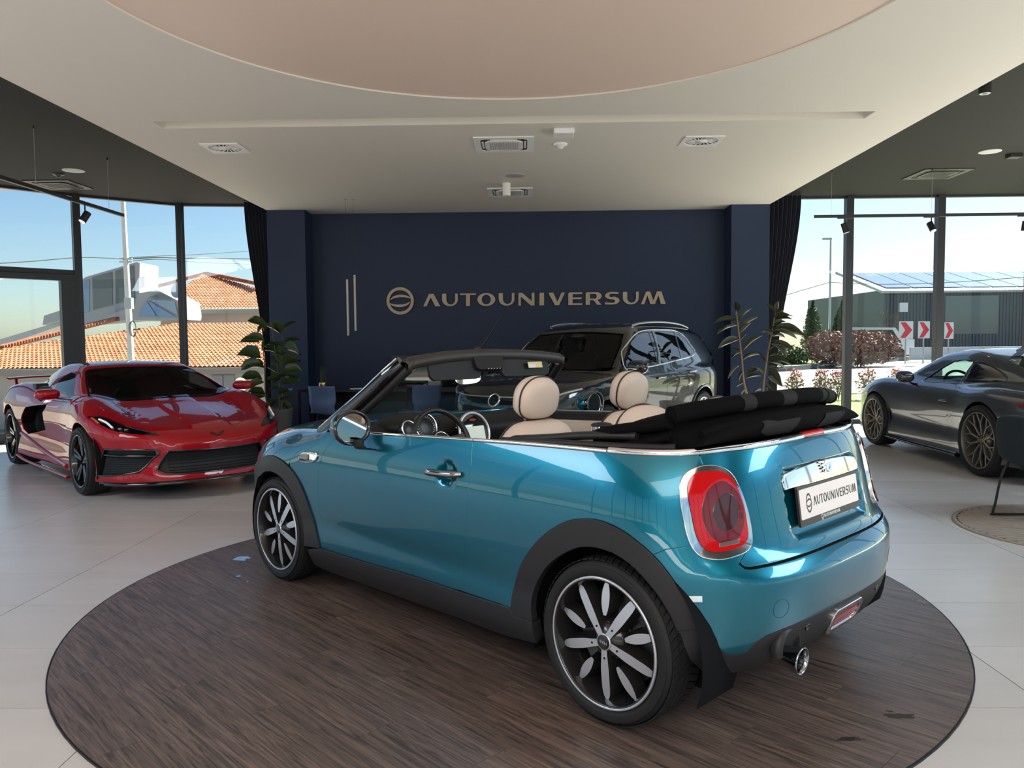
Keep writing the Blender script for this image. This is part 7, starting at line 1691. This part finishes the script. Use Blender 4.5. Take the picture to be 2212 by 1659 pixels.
for x in (1.36, -1.33):
    for s in (1, -1):
        b = MB().lathe([(0.0, 0.0), (0.44, 0.0), (0.44, 0.30)], 24, origin=(x, 0.58, 0.36), axis=(0, 1, 0), a0=-0.3, a1=PI + 0.3); (b if s > 0 else mir(b)).build('wheel_arch_liner', M_LINER, suv)
MB().b2((-2.1, -0.60, 0.22), (2.05, 0.60, 0.32)).b2((-0.9, -0.82, 0.22), (0.9, 0.82, 0.32)).build('underbody', M_LINER, suv)
extr([(1.08, 1.02), (0.9, 1.04), (0.7, 1.03), (0.6, 0.95), (0.6, 0.6)], -0.76, 0.76, 9, 0.03).build('dashboard', mat('suv_dash', (0.10, 0.10, 0.095), 0.6), suv)
for s in (1, -1):
    superell((-0.25, s * 0.40, 0.95), (0.12, 0.25, 0.34), 0.6, 0.5, R=roty(-0.2)).build('seat', M_CABIN, suv); superell((-0.34, s * 0.40, 1.36), (0.05, 0.13, 0.09), 0.7, 0.7).build('head_rest', M_CABIN, suv)
ring(np.array([0.38, 0.40, 1.02]), (-0.92, 0, 0.39), 0.18, 0.015, M_CABIN, 'steering_wheel', suv)
MB().b2((0.72, -0.10, 1.045), (0.92, 0.28, 1.049)).build('paper_sheet', mat('paper', (0.75, 0.75, 0.72), 0.7), suv)
superell((0.50, 0.0, 1.47), (0.05, 0.10, 0.04)).build('mirror_pod', M_CABIN, suv)
# ------------------------------------------------------------------ wall sign, ceiling fittings, lamps
M_GOLD = mat('brushed_gold', (0.46, 0.36, 0.27), 0.45, 0.25)
sign = empty('wall_sign', (0, YW, 0)); tag(sign, 'gold AUTOUNIVERSUM lettering with ring mark on the navy wall', 'sign')
Hs = 0.2012
word_mark(sign, (-1.648, -0.022, 1.990), (1.006, 0, 0.0), (0, 0, 1), Hs, M_GOLD, 0.014)
for i, X_ in enumerate((-2.0, -0.9, 0.2, 1.3)): MB().cyl((X_ if i else -1.99, -0.010, 2.04 if i else 1.92), (X_ if i else -1.99, 0.0, 2.04 if i else 1.92), 0.006, 6).build('standoff', M_GOLD, sign)
M_PLW = mat('fitting_white', (0.90, 0.90, 0.90), 0.45); M_PLG = mat('fitting_grey', (0.45, 0.46, 0.46), 0.5); M_PLB = mat('fitting_black', (0.02, 0.02, 0.021), 0.4)
def swirl(x, y, label):
    e = empty('swirl_diffuser', (x, y, HW)); tag(e, label, 'air vent', 'square swirl diffusers in the white ceiling')
    MB().poly([[(-0.2, -0.2), (0.2, -0.2), (0.2, 0.2), (-0.2, 0.2)], circ(0, 0, 0.172, 40)], o=(0, 0, -0.012), h=0.0125).build('plate', M_PLW, e)
    MB().lathe([(0.175, -0.001), (0, -0.001)], 40).build('throat', mat('vent_dark', (0.03, 0.03, 0.03), 0.8), e)
    for k in range(20):
        a = 2 * PI * k / 20; MB().bar((0.068 * math.cos(a), 0.068 * math.sin(a), -0.005), (0.172 * math.cos(a + 0.25), 0.172 * math.sin(a + 0.25), -0.005), 0.010, 0.006).build('vane', M_PLW, e)
    MB().lathe([(0.066, -0.001), (0.062, -0.010), (0, -0.012)], 28).build('hub', M_PLW, e)
swirl(-3.155, 8.29, 'white swirl air vent at the left of the ceiling'); swirl(1.845, 8.27, 'white swirl air vent at the right of the ceiling')
def cassette(x, y, z, s, mf, mg, label, rz=0.0):
    e = empty('air_conditioner', (x, y, z), rz); tag(e, label, 'air conditioner', 'ceiling cassette air conditioners')
    h = s / 2
    MB().poly([[(-h, -h), (h, -h), (h, h), (-h, h)], rrect(-h * 0.78, -h * 0.78, h * 0.78, h * 0.78, 0.06)], o=(0, 0, -0.012), h=0.013).build('frame', mf, e, bevel=0.004)
    MB().poly([rrect(-h * 0.78, -h * 0.78, h * 0.78, h * 0.78, 0.06)], o=(0, 0, -0.006), h=0.005).build('throat', mat('vent_dark', (0.03, 0.03, 0.03), 0.8), e)
    MB().poly([rrect(-h * 0.64, -h * 0.64, h * 0.64, h * 0.64, 0.10)], o=(0, 0, -0.020), h=0.012).build('centre_panel', mf, e, bevel=0.003)
    for k in range(13):
        xx = -h * 0.46 + h * 0.92 * k / 12; MB().box((xx, 0, -0.021), (0.011, h * 0.96, 0.004)).build('slat', mg, e)
    for a in range(4):
        R = rotz(a * PI / 2); MB().box(R @ np.array([0, h * 0.71, -0.008]), (h * 0.9, 0.022, 0.006), R).build('louvre', mf, e)
cassette(-0.21, 8.30, HW, 0.62, M_PLW, M_PLG, 'white ceiling cassette nearest the light slot'); cassette(-0.20, 10.95, HW, 0.62, M_PLW, M_PLG, 'white ceiling cassette nearest the navy wall')
cassette(-6.72, 11.25, HD, 0.66, M_PLB, mat('fitting_dark_grey', (0.08, 0.08, 0.08), 0.5), 'black ceiling cassette above the entrance door'); cassette(5.85, 11.28, HD, 0.68, M_PLB, mat('fitting_dark_grey', (0.08, 0.08, 0.08), 0.5), 'black ceiling cassette above the grey coupe')
o = MB().b2((0.29, 7.68, HW - 0.055), (0.49, 7.90, HW)).build('ceiling_box', M_PLW, bevel=0.012); tag(o, 'small white sensor box on the ceiling', 'ceiling box')  # sensor housing, gives no light
def dome(x, y, z, r, m, label, nm='smoke_detector', cat='detector', prof=None):
    o = MB().lathe(prof or [(r, 0), (r, -0.012), (r * 0.85, -0.022), (r * 0.5, -0.026), (r * 0.42, -0.045), (0, -0.055)], 28, origin=(x, y, z)).build(nm, m); tag(o, label, cat); return o
dome(0.38, 8.32, HW, 0.075, M_PLW, 'white motion detector beside the ceiling cassette'); dome(-6.29, 10.54, HD, 0.075, M_PLB, 'dark motion detector on the left charcoal ceiling')
def spk(x, y, z, r, m, label): return dome(x, y, z, r, m, label, 'ceiling_speaker', 'speaker', [(r, 0), (r, -0.006), (r * 0.94, -0.008), (0, -0.008)])
spk(-0.12, 9.85, HW, 0.122, M_PLG, 'round grey loudspeaker flush in the white ceiling'); spk(-5.975, 10.356, HD, 0.138, M_PLG, 'round pale loudspeaker in the left charcoal ceiling'); spk(5.82, 9.98, HD, 0.13, M_PLG, 'round pale loudspeaker in the right charcoal ceiling')
o = MB().cyl((-0.236, 10.34, HW), (-0.236, 10.34, HW - 0.165), 0.052, 24).build('ceiling_cylinder', M_PLW); tag(o, 'white cylindrical projector pole before the far cassette', 'spotlight')  # projector pole hanging from the ceiling, no lamp in it
e = empty('ceiling_cylinder', (4.20, 7.30, HD)); tag(e, 'dark cylindrical ceiling spot at the upper right', 'spotlight')
MB().cyl((0, 0, 0), (0, 0, -0.10), 0.052, 24).build('housing', M_PLB, e); MB().lathe([(0.044, -0.101), (0, -0.099)], 20).build('lens', mat('spot_lens', (0.6, 0.6, 0.58), 0.3), e)
o = MB().b2((6.14, 10.08, HD - 0.05), (6.30, 10.20, HD)).build('ceiling_box', M_PLB, bevel=0.005); tag(o, 'small black box on the right charcoal ceiling', 'ceiling box')
# pendant tubes
for (x, y, z0, z1, lab) in ((-2.585, 11.32, 1.525, 2.335, 'left of two slim beige pendant tubes'), (-2.478, 11.33, 1.590, 2.400, 'right of two slim beige pendant tubes')):
    e = empty('pendant_lamp', (x, y, HW)); tag(e, lab + ' before the navy wall', 'pendant lamp', 'slim pendant tubes')
    MB().cyl((0, 0, z0 - HW), (0, 0, z1 - HW), 0.017, 14).build('tube', mat('pendant_beige', (0.50, 0.42, 0.36), 0.4, 0.3), e); MB().cyl((0, 0, z1 - HW), (0, 0, 0), 0.0016, 5).build('cable', M_PLB, e); MB().cyl((0, 0, -0.006), (0, 0, 0), 0.02, 14).build('canopy', M_PLG, e)
# track lights
def spot_head(e, p, d, lit):
    p = np.array(p); d = np.array(d, float); d /= np.linalg.norm(d)
    h = MB().cyl(p - d * 0.06, p + d * 0.075, 0.042, 20).build('spot_head', M_PLB, e)
    MB().lathe([(0.036, 0.0762), (0, 0.0758)], 20, origin=p, axis=d).build('spot_lens', mat('spot_lit', (0.8, 0.75, 0.7), 0.4, emit=(1.0, 0.85, 0.65), estr=2.0) if lit else mat('spot_lens', (0.6, 0.6, 0.58), 0.3), h)
    MB().box(p + np.array([0, 0, 0.10]), (0.012, 0.012, 0.09)).build('spot_arm', M_PLB, h)
e = empty('track_light', (-5.22, 8.3, 3.10)); tag(e, 'black track with one spotlight hanging over the red car', 'track light')
MB().b2((-0.018, -1.8, -0.02), (0.018, 1.83, 0.02)).build('track', M_PLB, e)
for yy_ in (-0.05, 1.40): MB().cyl((0.05, yy_, 0.02), (0.05, yy_, HD - 3.10), 0.0016, 5).build('cable', M_PLG, e); MB().cyl((0.05, yy_, HD - 3.10 - 0.03), (0.05, yy_, HD - 3.10), 0.008, 8).build('cable_grip', M_PLB, e)
spot_head(e, (0.0, 0.95, -0.155), (-0.30, -0.45, -0.85), True)
e = empty('track_light', (5.8, 10.93, 3.10)); tag(e, 'black track with three spotlights hanging before the right windows', 'track light')
MB().b2((-1.80, -0.018, -0.02), (1.9, 0.018, 0.02)).build('track', M_PLB, e)
for xx in (-1.57, -0.2): MB().cyl((xx, 0.0, 0.02), (xx, 0.0, HD - 3.10), 0.0016, 5).build('cable', M_PLG, e); MB().cyl((xx, 0.0, HD - 3.13), (xx, 0.0, HD - 3.10), 0.008, 8).build('cable_grip', M_PLB, e)
for xx, d, lit in ((-1.38, (0.25, -0.15, -0.95), False), (-0.20, (0.18, -0.45, -0.87), True), (1.08, (-0.08, 0.1, -1.0), False)): spot_head(e, (xx, 0, -0.155), d, lit); MB().b2((xx - 0.10, -0.016, -0.034), (xx + 0.10, 0.016, -0.02)).build('adapter', M_PLB, e)
for x, y in ((-1.1, 8.25), (-0.95, 10.9), (0.95, 9.3)):
    pass
# ------------------------------------------------------------------ curtains
M_CURT = mat('navy_velvet', (0.008, 0.014, 0.040), 0.8, sheen=0.3)
def curtain(x_in, x_top, x_bot, y, label):
    G = []
    for j, z in enumerate(np.linspace(HD - 0.01, 0.02, 26)):
        t = 1 - z / HD; k = float(ss(t, 0.0, 0.75)); xo = x_top + (x_bot - x_top) * k; row = []
        for i in range(91):
            u = i / 90; x = x_in + (xo - x_in) * u; row.append((x, y + 0.055 * (1 - 0.35 * k) * math.sin(u * 2 * PI * 9 + 0.4 * math.sin(3 * t)), z))
        G.append(row)
    o = MB().grid(np.array(G)).build('curtain', M_CURT); tag(o, label, 'curtain', 'navy curtains at the ends of the back wall'); return o
curtain(-4.06, -4.58, -4.30, 12.78, 'dark navy curtain left of the back wall'); curtain(3.82, 4.46, 4.10, 12.78, 'dark navy curtain right of the back wall')
# ------------------------------------------------------------------ plants
def leaf_mesh(L, Wd, kind, seed=0):
    """leaf along +x, upper side +z; kind 'fig' (lyrate, wavy) or 'rubber' (ellipse)"""
    n = 9; g = np.random.default_rng(seed); G = []
    for i in range(n + 1):
        t = i / n
        if kind == 'fig': w_ = Wd * (0.62 * math.sin(PI * min(t / 0.5, 1)) ** 0.8 * (t < 0.5) * 0.62 + (math.sin(PI * (t - 0.0) ** 1.6) ** 0.75))
        else: w_ = Wd * math.sin(PI * t ** 0.9) ** 0.75
        w_ = max(w_, 0.004); droop = -0.25 * L * t * t; row = []
        for j in range(-3, 4):
            u = j / 3; z = droop + 0.16 * w_ * u * u * 2 + (0.012 if kind == 'fig' else 0.003) * math.sin(9 * t + 3 * u + seed); row.append((L * t, w_ / 2 * u * (1.0), z - 0.004 * (1 - abs(u))))
        G.append(row)
    b = MB().grid(np.array(G)); 
    me = b.mesh('leaf'); return me
def glossy_leaf(name, c, c2): return mat(name, c, 0.35, spec=0.5, noise=1, ncol=c2, nscale=6)
def place_leaf(me, m, par, base, tip, roll=0.0):
    base = np.array(base); d = np.array(tip) - base; L = np.linalg.norm(d); d /= L; s = np.cross((0, 0, 1), d); s /= np.linalg.norm(s) + 1e-9; u = np.cross(d, s)
    s2 = s * math.cos(roll) + u * math.sin(roll); u2 = np.cross(d, s2)
    o = bpy.data.objects.new('leaf', me); C.objects.link(o); o.parent = par
    M4 = Matrix(((d[0] * L, s2[0] * L, u2[0] * L, base[0]), (d[1] * L, s2[1] * L, u2[1] * L, base[1]), (d[2] * L, s2[2] * L, u2[2] * L, base[2]), (0, 0, 0, 1))); o.matrix_local = M4
    return o
def pot(par, r, h, m, soil=True):
    MB().lathe(smooth_prof([(r * 0.72, 0), (r * 0.80, h * 0.3), (r * 0.95, h * 0.8), (r, h), (r * 0.93, h), (r * 0.90, h * 0.9)], 3), 32).build('pot', m, par); MB().lathe([(r * 0.91, h * 0.92), (0, h * 0.93)], 24).build('soil', mat('soil', (0.03, 0.02, 0.015), 0.95), par)
    MB().lathe([(r * 0.72, 0.001), (0, 0.001)], 24).build('pot_base', m, par)
fig = empty('fiddle_leaf_fig', (-3.40, 10.6, 0)); tag(fig, 'tall fiddle leaf fig with broad wavy leaves in a grey pot', 'plant')
pot(fig, 0.19, 0.52, mat('grey_planter', (0.10, 0.105, 0.11), 0.6))
def at10(px, py, Y): return ray_at(px, py, Y) - np.array([-3.40, 10.6, 0])
stems = {0: [(0, 0, 0.5), at10(604, 830, 10.6), at10(592, 740, 10.55), at10(585, 690, 10.5)], 1: [(0.03, 0, 0.5), at10(612, 830, 10.65), at10(611, 740, 10.7), at10(612, 712, 10.7)], 2: [(-0.03, -0.02, 0.5), at10(576, 868, 10.5), at10(572, 800, 10.45), at10(568, 740, 10.45)]}
for k, P in stems.items(): MB().tube(crom(np.array(P), 5), np.linspace(0.014, 0.006, 16), 7).build('stem', mat('stem_brown', (0.12, 0.085, 0.05), 0.8), fig)
cF = lambda a, b: (480 + a / 5.183, 640 + b / 5.183)
figl = [((470, 400), (400, 200)), ((470, 330), (290, 240)), ((470, 330), (370, 400)), ((650, 420), (600, 260)), ((650, 420), (500, 290)), ((690, 360), (810, 255)), ((470, 500), (290, 430)), ((480, 480), (440, 620)), ((420, 520), (185, 470)), ((430, 690), (165, 590)), ((440, 740), (200, 790)), ((470, 800), (250, 720)), ((450, 930), (205, 880)), ((470, 960), (300, 990)), ((480, 1090), (300, 1040)), ((490, 1120), (300, 1100)), ((680, 520), (860, 450)), ((690, 580), (900, 610)), ((690, 720), (890, 700)), ((690, 760), (870, 660)), ((680, 560), (520, 500)), ((660, 640), (480, 560)), ((680, 840), (880, 800)), ((670, 780), (560, 640)), ((660, 900), (850, 840)), ((650, 980), (860, 920)), ((640, 940), (510, 900)), ((620, 860), (520, 760)), ((640, 1050), (520, 1010)), ((640, 1100), (760, 1010)), ((620, 1150), (500, 1230)), ((640, 1160), (790, 1090)), ((640, 1180), (780, 1260)), ((560, 620), (470, 520)), ((600, 700), (700, 600)), ((560, 980), (640, 850))]
M_FIG = glossy_leaf('fig_leaf', (0.022, 0.048, 0.012), (0.06, 0.085, 0.022)); figm = [leaf_mesh(1.0, 0.66, 'fig', k) for k in range(4)]
for me in figm: me.materials.append(M_FIG)
g0 = np.random.default_rng(11)
for k, (a, b) in enumerate(figl):
    y0 = 10.58 + g0.uniform(-0.06, 0.06); y1 = y0 + g0.uniform(-0.16, 0.10); p = at10(*cF(*a), y0); q = at10(*cF(*b), y1); place_leaf(figm[k % 4], M_FIG, fig, p, q, g0.uniform(-0.9, 0.9))
rub = empty('rubber_plant', (3.30, 10.8, 0)); tag(rub, 'rubber plant with dark glossy oval leaves before the right pillar', 'plant')
pot(rub, 0.20, 0.42, mat('dark_planter', (0.03, 0.03, 0.032), 0.5))
def at11(px, py, Y): return ray_at(px, py, Y) - np.array([3.30, 10.8, 0])
cR = lambda a, b: (1540 + a / 6.91, 640 + b / 6.91)
st1 = [(0.0, 0, 0.40), at11(*cR(500, 1440), 10.8), at11(*cR(430, 900), 10.75), at11(*cR(370, 400), 10.75), at11(*cR(345, 210), 10.75)]; st2 = [(0.06, 0, 0.40), at11(*cR(750, 1470), 10.8), at11(*cR(820, 850), 10.85), at11(*cR(890, 500), 10.85), at11(*cR(945, 130), 10.85)]
for P in (st1, st2): MB().tube(crom(np.array(P), 6), np.linspace(0.016, 0.008, 25), 8).build('stem', mat('stem_tan', (0.36, 0.22, 0.11), 0.7), rub)
rl = [((350, 240), (370, 55)), ((360, 300), (300, 250)), ((370, 390), (525, 140)), ((365, 360), (25, 325)), ((360, 440), (45, 480)), ((360, 410), (205, 440)), ((395, 560), (545, 360)), ((410, 520), (595, 262)), ((400, 640), (50, 720)), ((400, 690), (470, 540)), ((440, 830), (660, 535)), ((420, 840), (260, 870)), ((415, 850), (290, 750)), ((440, 940), (700, 800)), ((450, 960), (560, 850)), ((400, 1030), (180, 1190)), ((470, 1100), (345, 1260)), ((480, 1180), (690, 1050)), ((490, 1230), (710, 1140)), ((480, 1290), (310, 1330)), ((500, 1350), (560, 1420)), ((490, 1400), (340, 1520)), ((930, 260), (830, 95)), ((945, 240), (955, 55)), ((930, 330), (1030, 170)), ((950, 320), (1195, 230)), ((940, 350), (1190, 290)), ((905, 420), (1065, 350)), ((890, 480), (1070, 400)), ((890, 530), (715, 505)), ((890, 600), (1060, 560)), ((880, 520), (1260, 540)), ((900, 490), (1330, 500)), ((870, 600), (760, 480)), ((870, 680), (1180, 680)), ((890, 720), (1215, 740)), ((830, 830), (910, 740)), ((880, 720), (1125, 830)), ((840, 900), (1030, 860)), ((780, 980), (710, 830)), ((830, 980), (1140, 1030)), ((850, 950), (1190, 960)), ((820, 1080), (1080, 1290)), ((830, 1060), (980, 1060)), ((750, 1160), (600, 1000)), ((820, 1200), (1040, 1310)), ((750, 1250), (650, 1340)), ((790, 1310), (900, 1440)), ((770, 1360), (950, 1400)), ((720, 1400), (590, 1400))]
M_RUB = glossy_leaf('rubber_leaf', (0.016, 0.020, 0.010), (0.075, 0.080, 0.030)); rm = [leaf_mesh(1.0, 0.44, 'rubber', k) for k in range(3)]
for me in rm: me.materials.append(M_RUB)
for k, (a, b) in enumerate(rl):
    y0 = 10.8 + g0.uniform(-0.03, 0.03); y1 = y0 + g0.uniform(-0.15, 0.15); place_leaf(rm[k % 3], M_RUB, rub, at11(*cR(*a), y0), at11(*cR(*b), y1), g0.uniform(-0.9, 0.9))
# ------------------------------------------------------------------ desk corner
M_DESK = mat('desk_black', (0.012, 0.012, 0.014), 0.35); M_LEGB = mat('leg_black', (0.02, 0.02, 0.02), 0.4, 0.5)
desk = empty('desk', (-2.55, 11.4, 0)); tag(desk, 'black desk standing against the navy wall', 'desk')
MB().b2((-0.72, -0.35, 0.715), (0.85, 0.35, 0.75)).build('tabletop', M_DESK, desk, bevel=0.003)
for x in (-0.70, 0.83):
    for y in (-0.33, 0.33): MB().b2((x - 0.015, y - 0.015, 0), (x + 0.015, y + 0.015, 0.715)).build('leg', M_LEGB, desk)
MB().b2((-0.70, 0.30, 0.35), (0.83, 0.32, 0.70)).build('modesty_panel', M_DESK, desk)
def sheet(x, y, rz, label):
    o = MB().box((0, 0, 0.002), (0.21, 0.297, 0.004)).build('paper_stack', mat('paper', (0.75, 0.75, 0.72), 0.7), loc=(x, y, 0.75), rot=(0, 0, rz)); tag(o, label, 'paper', 'papers on the black desk')
sheet(-2.45, 11.25, 0.3, 'white paper lying on the desk beside the gold pot'); sheet(-2.05, 11.22, -0.4, 'white paper at the right end of the desk')
gp = empty('grass_pot', (-2.955, 11.25, 0.75)); tag(gp, 'small gold pot with upright green grass on the desk', 'plant')
MB().lathe(smooth_prof([(0.045, 0), (0.055, 0.03), (0.056, 0.08), (0.05, 0.10), (0.046, 0.10), (0.045, 0.09)], 3), 24).build('pot', mat('gold_pot', (0.62, 0.42, 0.17), 0.25, 0.9), gp)
for k in range(14):
    a = k * 2.4; r = 0.012 + 0.022 * (k % 3) / 2; MB().tube([(r * math.cos(a), r * math.sin(a), 0.08), (1.3 * r * math.cos(a), 1.3 * r * math.sin(a), 0.22), (1.9 * r * math.cos(a), 1.9 * r * math.sin(a), 0.30 + 0.02 * (k % 4))], [0.004, 0.004, 0.001], 4).build('blade', mat('grass_blade', (0.03, 0.06, 0.02), 0.5), gp)
def office_chair(x, y, rz, label):
    e = empty('office_chair', (x, y, 0), rz); tag(e, label, 'chair', 'blue shell chairs at the desk')
    P = crom([(0.24, 0.455), (0.10, 0.430), (-0.10, 0.430), (-0.20, 0.465), (-0.235, 0.56), (-0.225, 0.68), (-0.25, 0.83)], 5); G = []
    for i, (px, pz) in enumerate(P):
        t = i / (len(P) - 1); w_ = 0.215 - 0.025 * math.sin(PI * min(max((t - 0.45) / 0.3, 0), 1)) - 0.02 * (t < 0.05); G.append([(px + 0.03 * u * u * (t > 0.5), w_ * u, pz + 0.02 * u * u * (t < 0.45)) for u in np.linspace(-1, 1, 9)])
    m_ = MB().grid(np.array(G)); o = m_.build('shell', mat('chair_blue', (0.075, 0.12, 0.24), 0.5), e); md = o.modifiers.new('solid', 'SOLIDIFY'); md.thickness = 0.012
    for sx in (0.16, -0.16):
        for sy in (0.17, -0.17): MB().tube([(sx * 0.8, sy * 0.7, 0.43), (sx * 1.35, sy * 1.25, 0.0)], 0.009, 8).build('leg', M_LEGB, e)
office_chair(-2.72, 10.75, PI / 2 - 0.35, 'blue shell chair with its back to the camera at the desk'); office_chair(-1.45, 10.75, PI / 2 + 0.5, 'blue shell chair half hidden behind the windscreen pillar')
cb = empty('wall_console', (-1.35, 12.3, 0)); tag(cb, 'black framed console on the navy wall behind the convertible', 'console')
MB().b2((-0.78, -0.02, 0.62), (0.75, 0.29, 1.215)).build('body', M_DESK, cb, bevel=0.004); MB().b2((-0.70, -0.03, 0.70), (0.67, -0.022, 1.15)).build('screen', M_GLOSSB, cb); MB().b2((-0.78, 0.0, 0.0), (-0.70, 0.28, 0.62)).b2((0.67, 0.0, 0.0), (0.75, 0.28, 0.62)).build('support', M_DESK, cb)
# ------------------------------------------------------------------ rug and armchair at the right edge
rug = empty('striped_rug', (4.08, 5.75, 0)); tag(rug, 'round striped rug under the black chair at the right edge', 'rug')
M_RUGD = mat('rug_groove', (0.05, 0.045, 0.042), 0.9); M_RUGL = mat('rug_rib', (0.36, 0.30, 0.25), 0.9, noise=0.3, nscale=20)
MB().lathe([(0, 0.0005), (0.80, 0.0005), (0.80, 0.004), (0, 0.004)], 64, smooth=False).build('backing', M_RUGD, rug); MB().lathe([(0.795, 0.001), (0.795, 0.010), (0.825, 0.010), (0.828, 0.001)], 64).build('rim', M_RUGL, rug)
for k in range(-12, 13):
    v = k * 0.064; L = math.sqrt(max(0, 0.785 ** 2 - v * v))
    if L > 0.1: MB().bar((-L, v, 0.007), (L, v, 0.007), 0.044, 0.008).build('rib', M_RUGL, rug, rot=(0, 0, math.radians(-12)))
ch_ = empty('armchair', (4.10, 5.92, 0.0150)); tag(ch_, 'dark armchair with black sled frame cut off at the right edge', 'chair')
for y in (-0.24, 0.24): MB().tube(crom(np.array([(0.02, y, 0.46), (-0.30, y, 0.42), (-0.40, y, 0.08), (-0.41, y, 0.02), (-0.37, y, 0.008), (0.25, y, 0.008), (0.30, y, 0.03), (0.20, y, 0.42)]), 5), 0.0095, 8).build('sled_frame', M_LEGB, ch_)
sh = MB(); Pp = [(-0.28, 0.40), (-0.1, 0.44), (0.2, 0.43), (0.30, 0.40), (0.30, 0.36), (-0.28, 0.35)]
superell((0.04, 0, 0.43), (0.32, 0.30, 0.065), 0.5, 0.5).build('seat', mat('dark_teal_fabric', (0.012, 0.022, 0.030), 0.7), ch_)
superell((-0.345, 0.0, 0.62), (0.045, 0.30, 0.19), 0.5, 0.5, R=roty(-0.10)).build('backrest', mat('dark_teal_fabric', (0.012, 0.022, 0.030), 0.7), ch_)
# ------------------------------------------------------------------ water on the turntable
M_WATER = mat('water_film', (0.05, 0.045, 0.045), 0.03, spec=0.9, coat=1.0)
def puddle(px, py, rx, ry, seed, label):
    p = ray_at(px, py, 5.0); t = (0 - CAM_H) / (p[2] - CAM_H); c = np.array([0, 0, CAM_H]) + (p - np.array([0, 0, CAM_H])) * ((TZ - CAM_H) / (p[2] - CAM_H)); g = np.random.default_rng(seed)
    n = 26; rad = 1 + 0.30 * np.convolve(np.tile(g.normal(size=n), 3), [0.25, 0.5, 0.25], 'same')[n:2 * n]
    o = MB().poly([[(rx * r * math.cos(2 * PI * k / n), ry * r * math.sin(2 * PI * k / n)) for k, r in enumerate(rad)]], o=(0, 0, 0), h=0.0012).build('puddle', M_WATER, loc=(c[0], c[1], TZ)); tag(o, label, 'puddle', 'water drops on the turntable')
for a in ((522, 1207, 0.055, 0.05, 1, 'irregular bright puddle left of the front wheel'), (515, 1245, 0.016, 0.014, 2, 'small splash below the bright puddle left of the front wheel'), (535, 1257, 0.008, 0.007, 3, 'tiny drop left of the front tyre'), (1945, 1547, 0.052, 0.022, 4, 'dark oval puddle at the right rim of the turntable'), (1922, 1537, 0.014, 0.006, 5, 'tiny puddle beside the dark oval one'), (1838, 1597, 0.048, 0.012, 6, 'narrow dark puddle behind the exhaust')): puddle(*a)
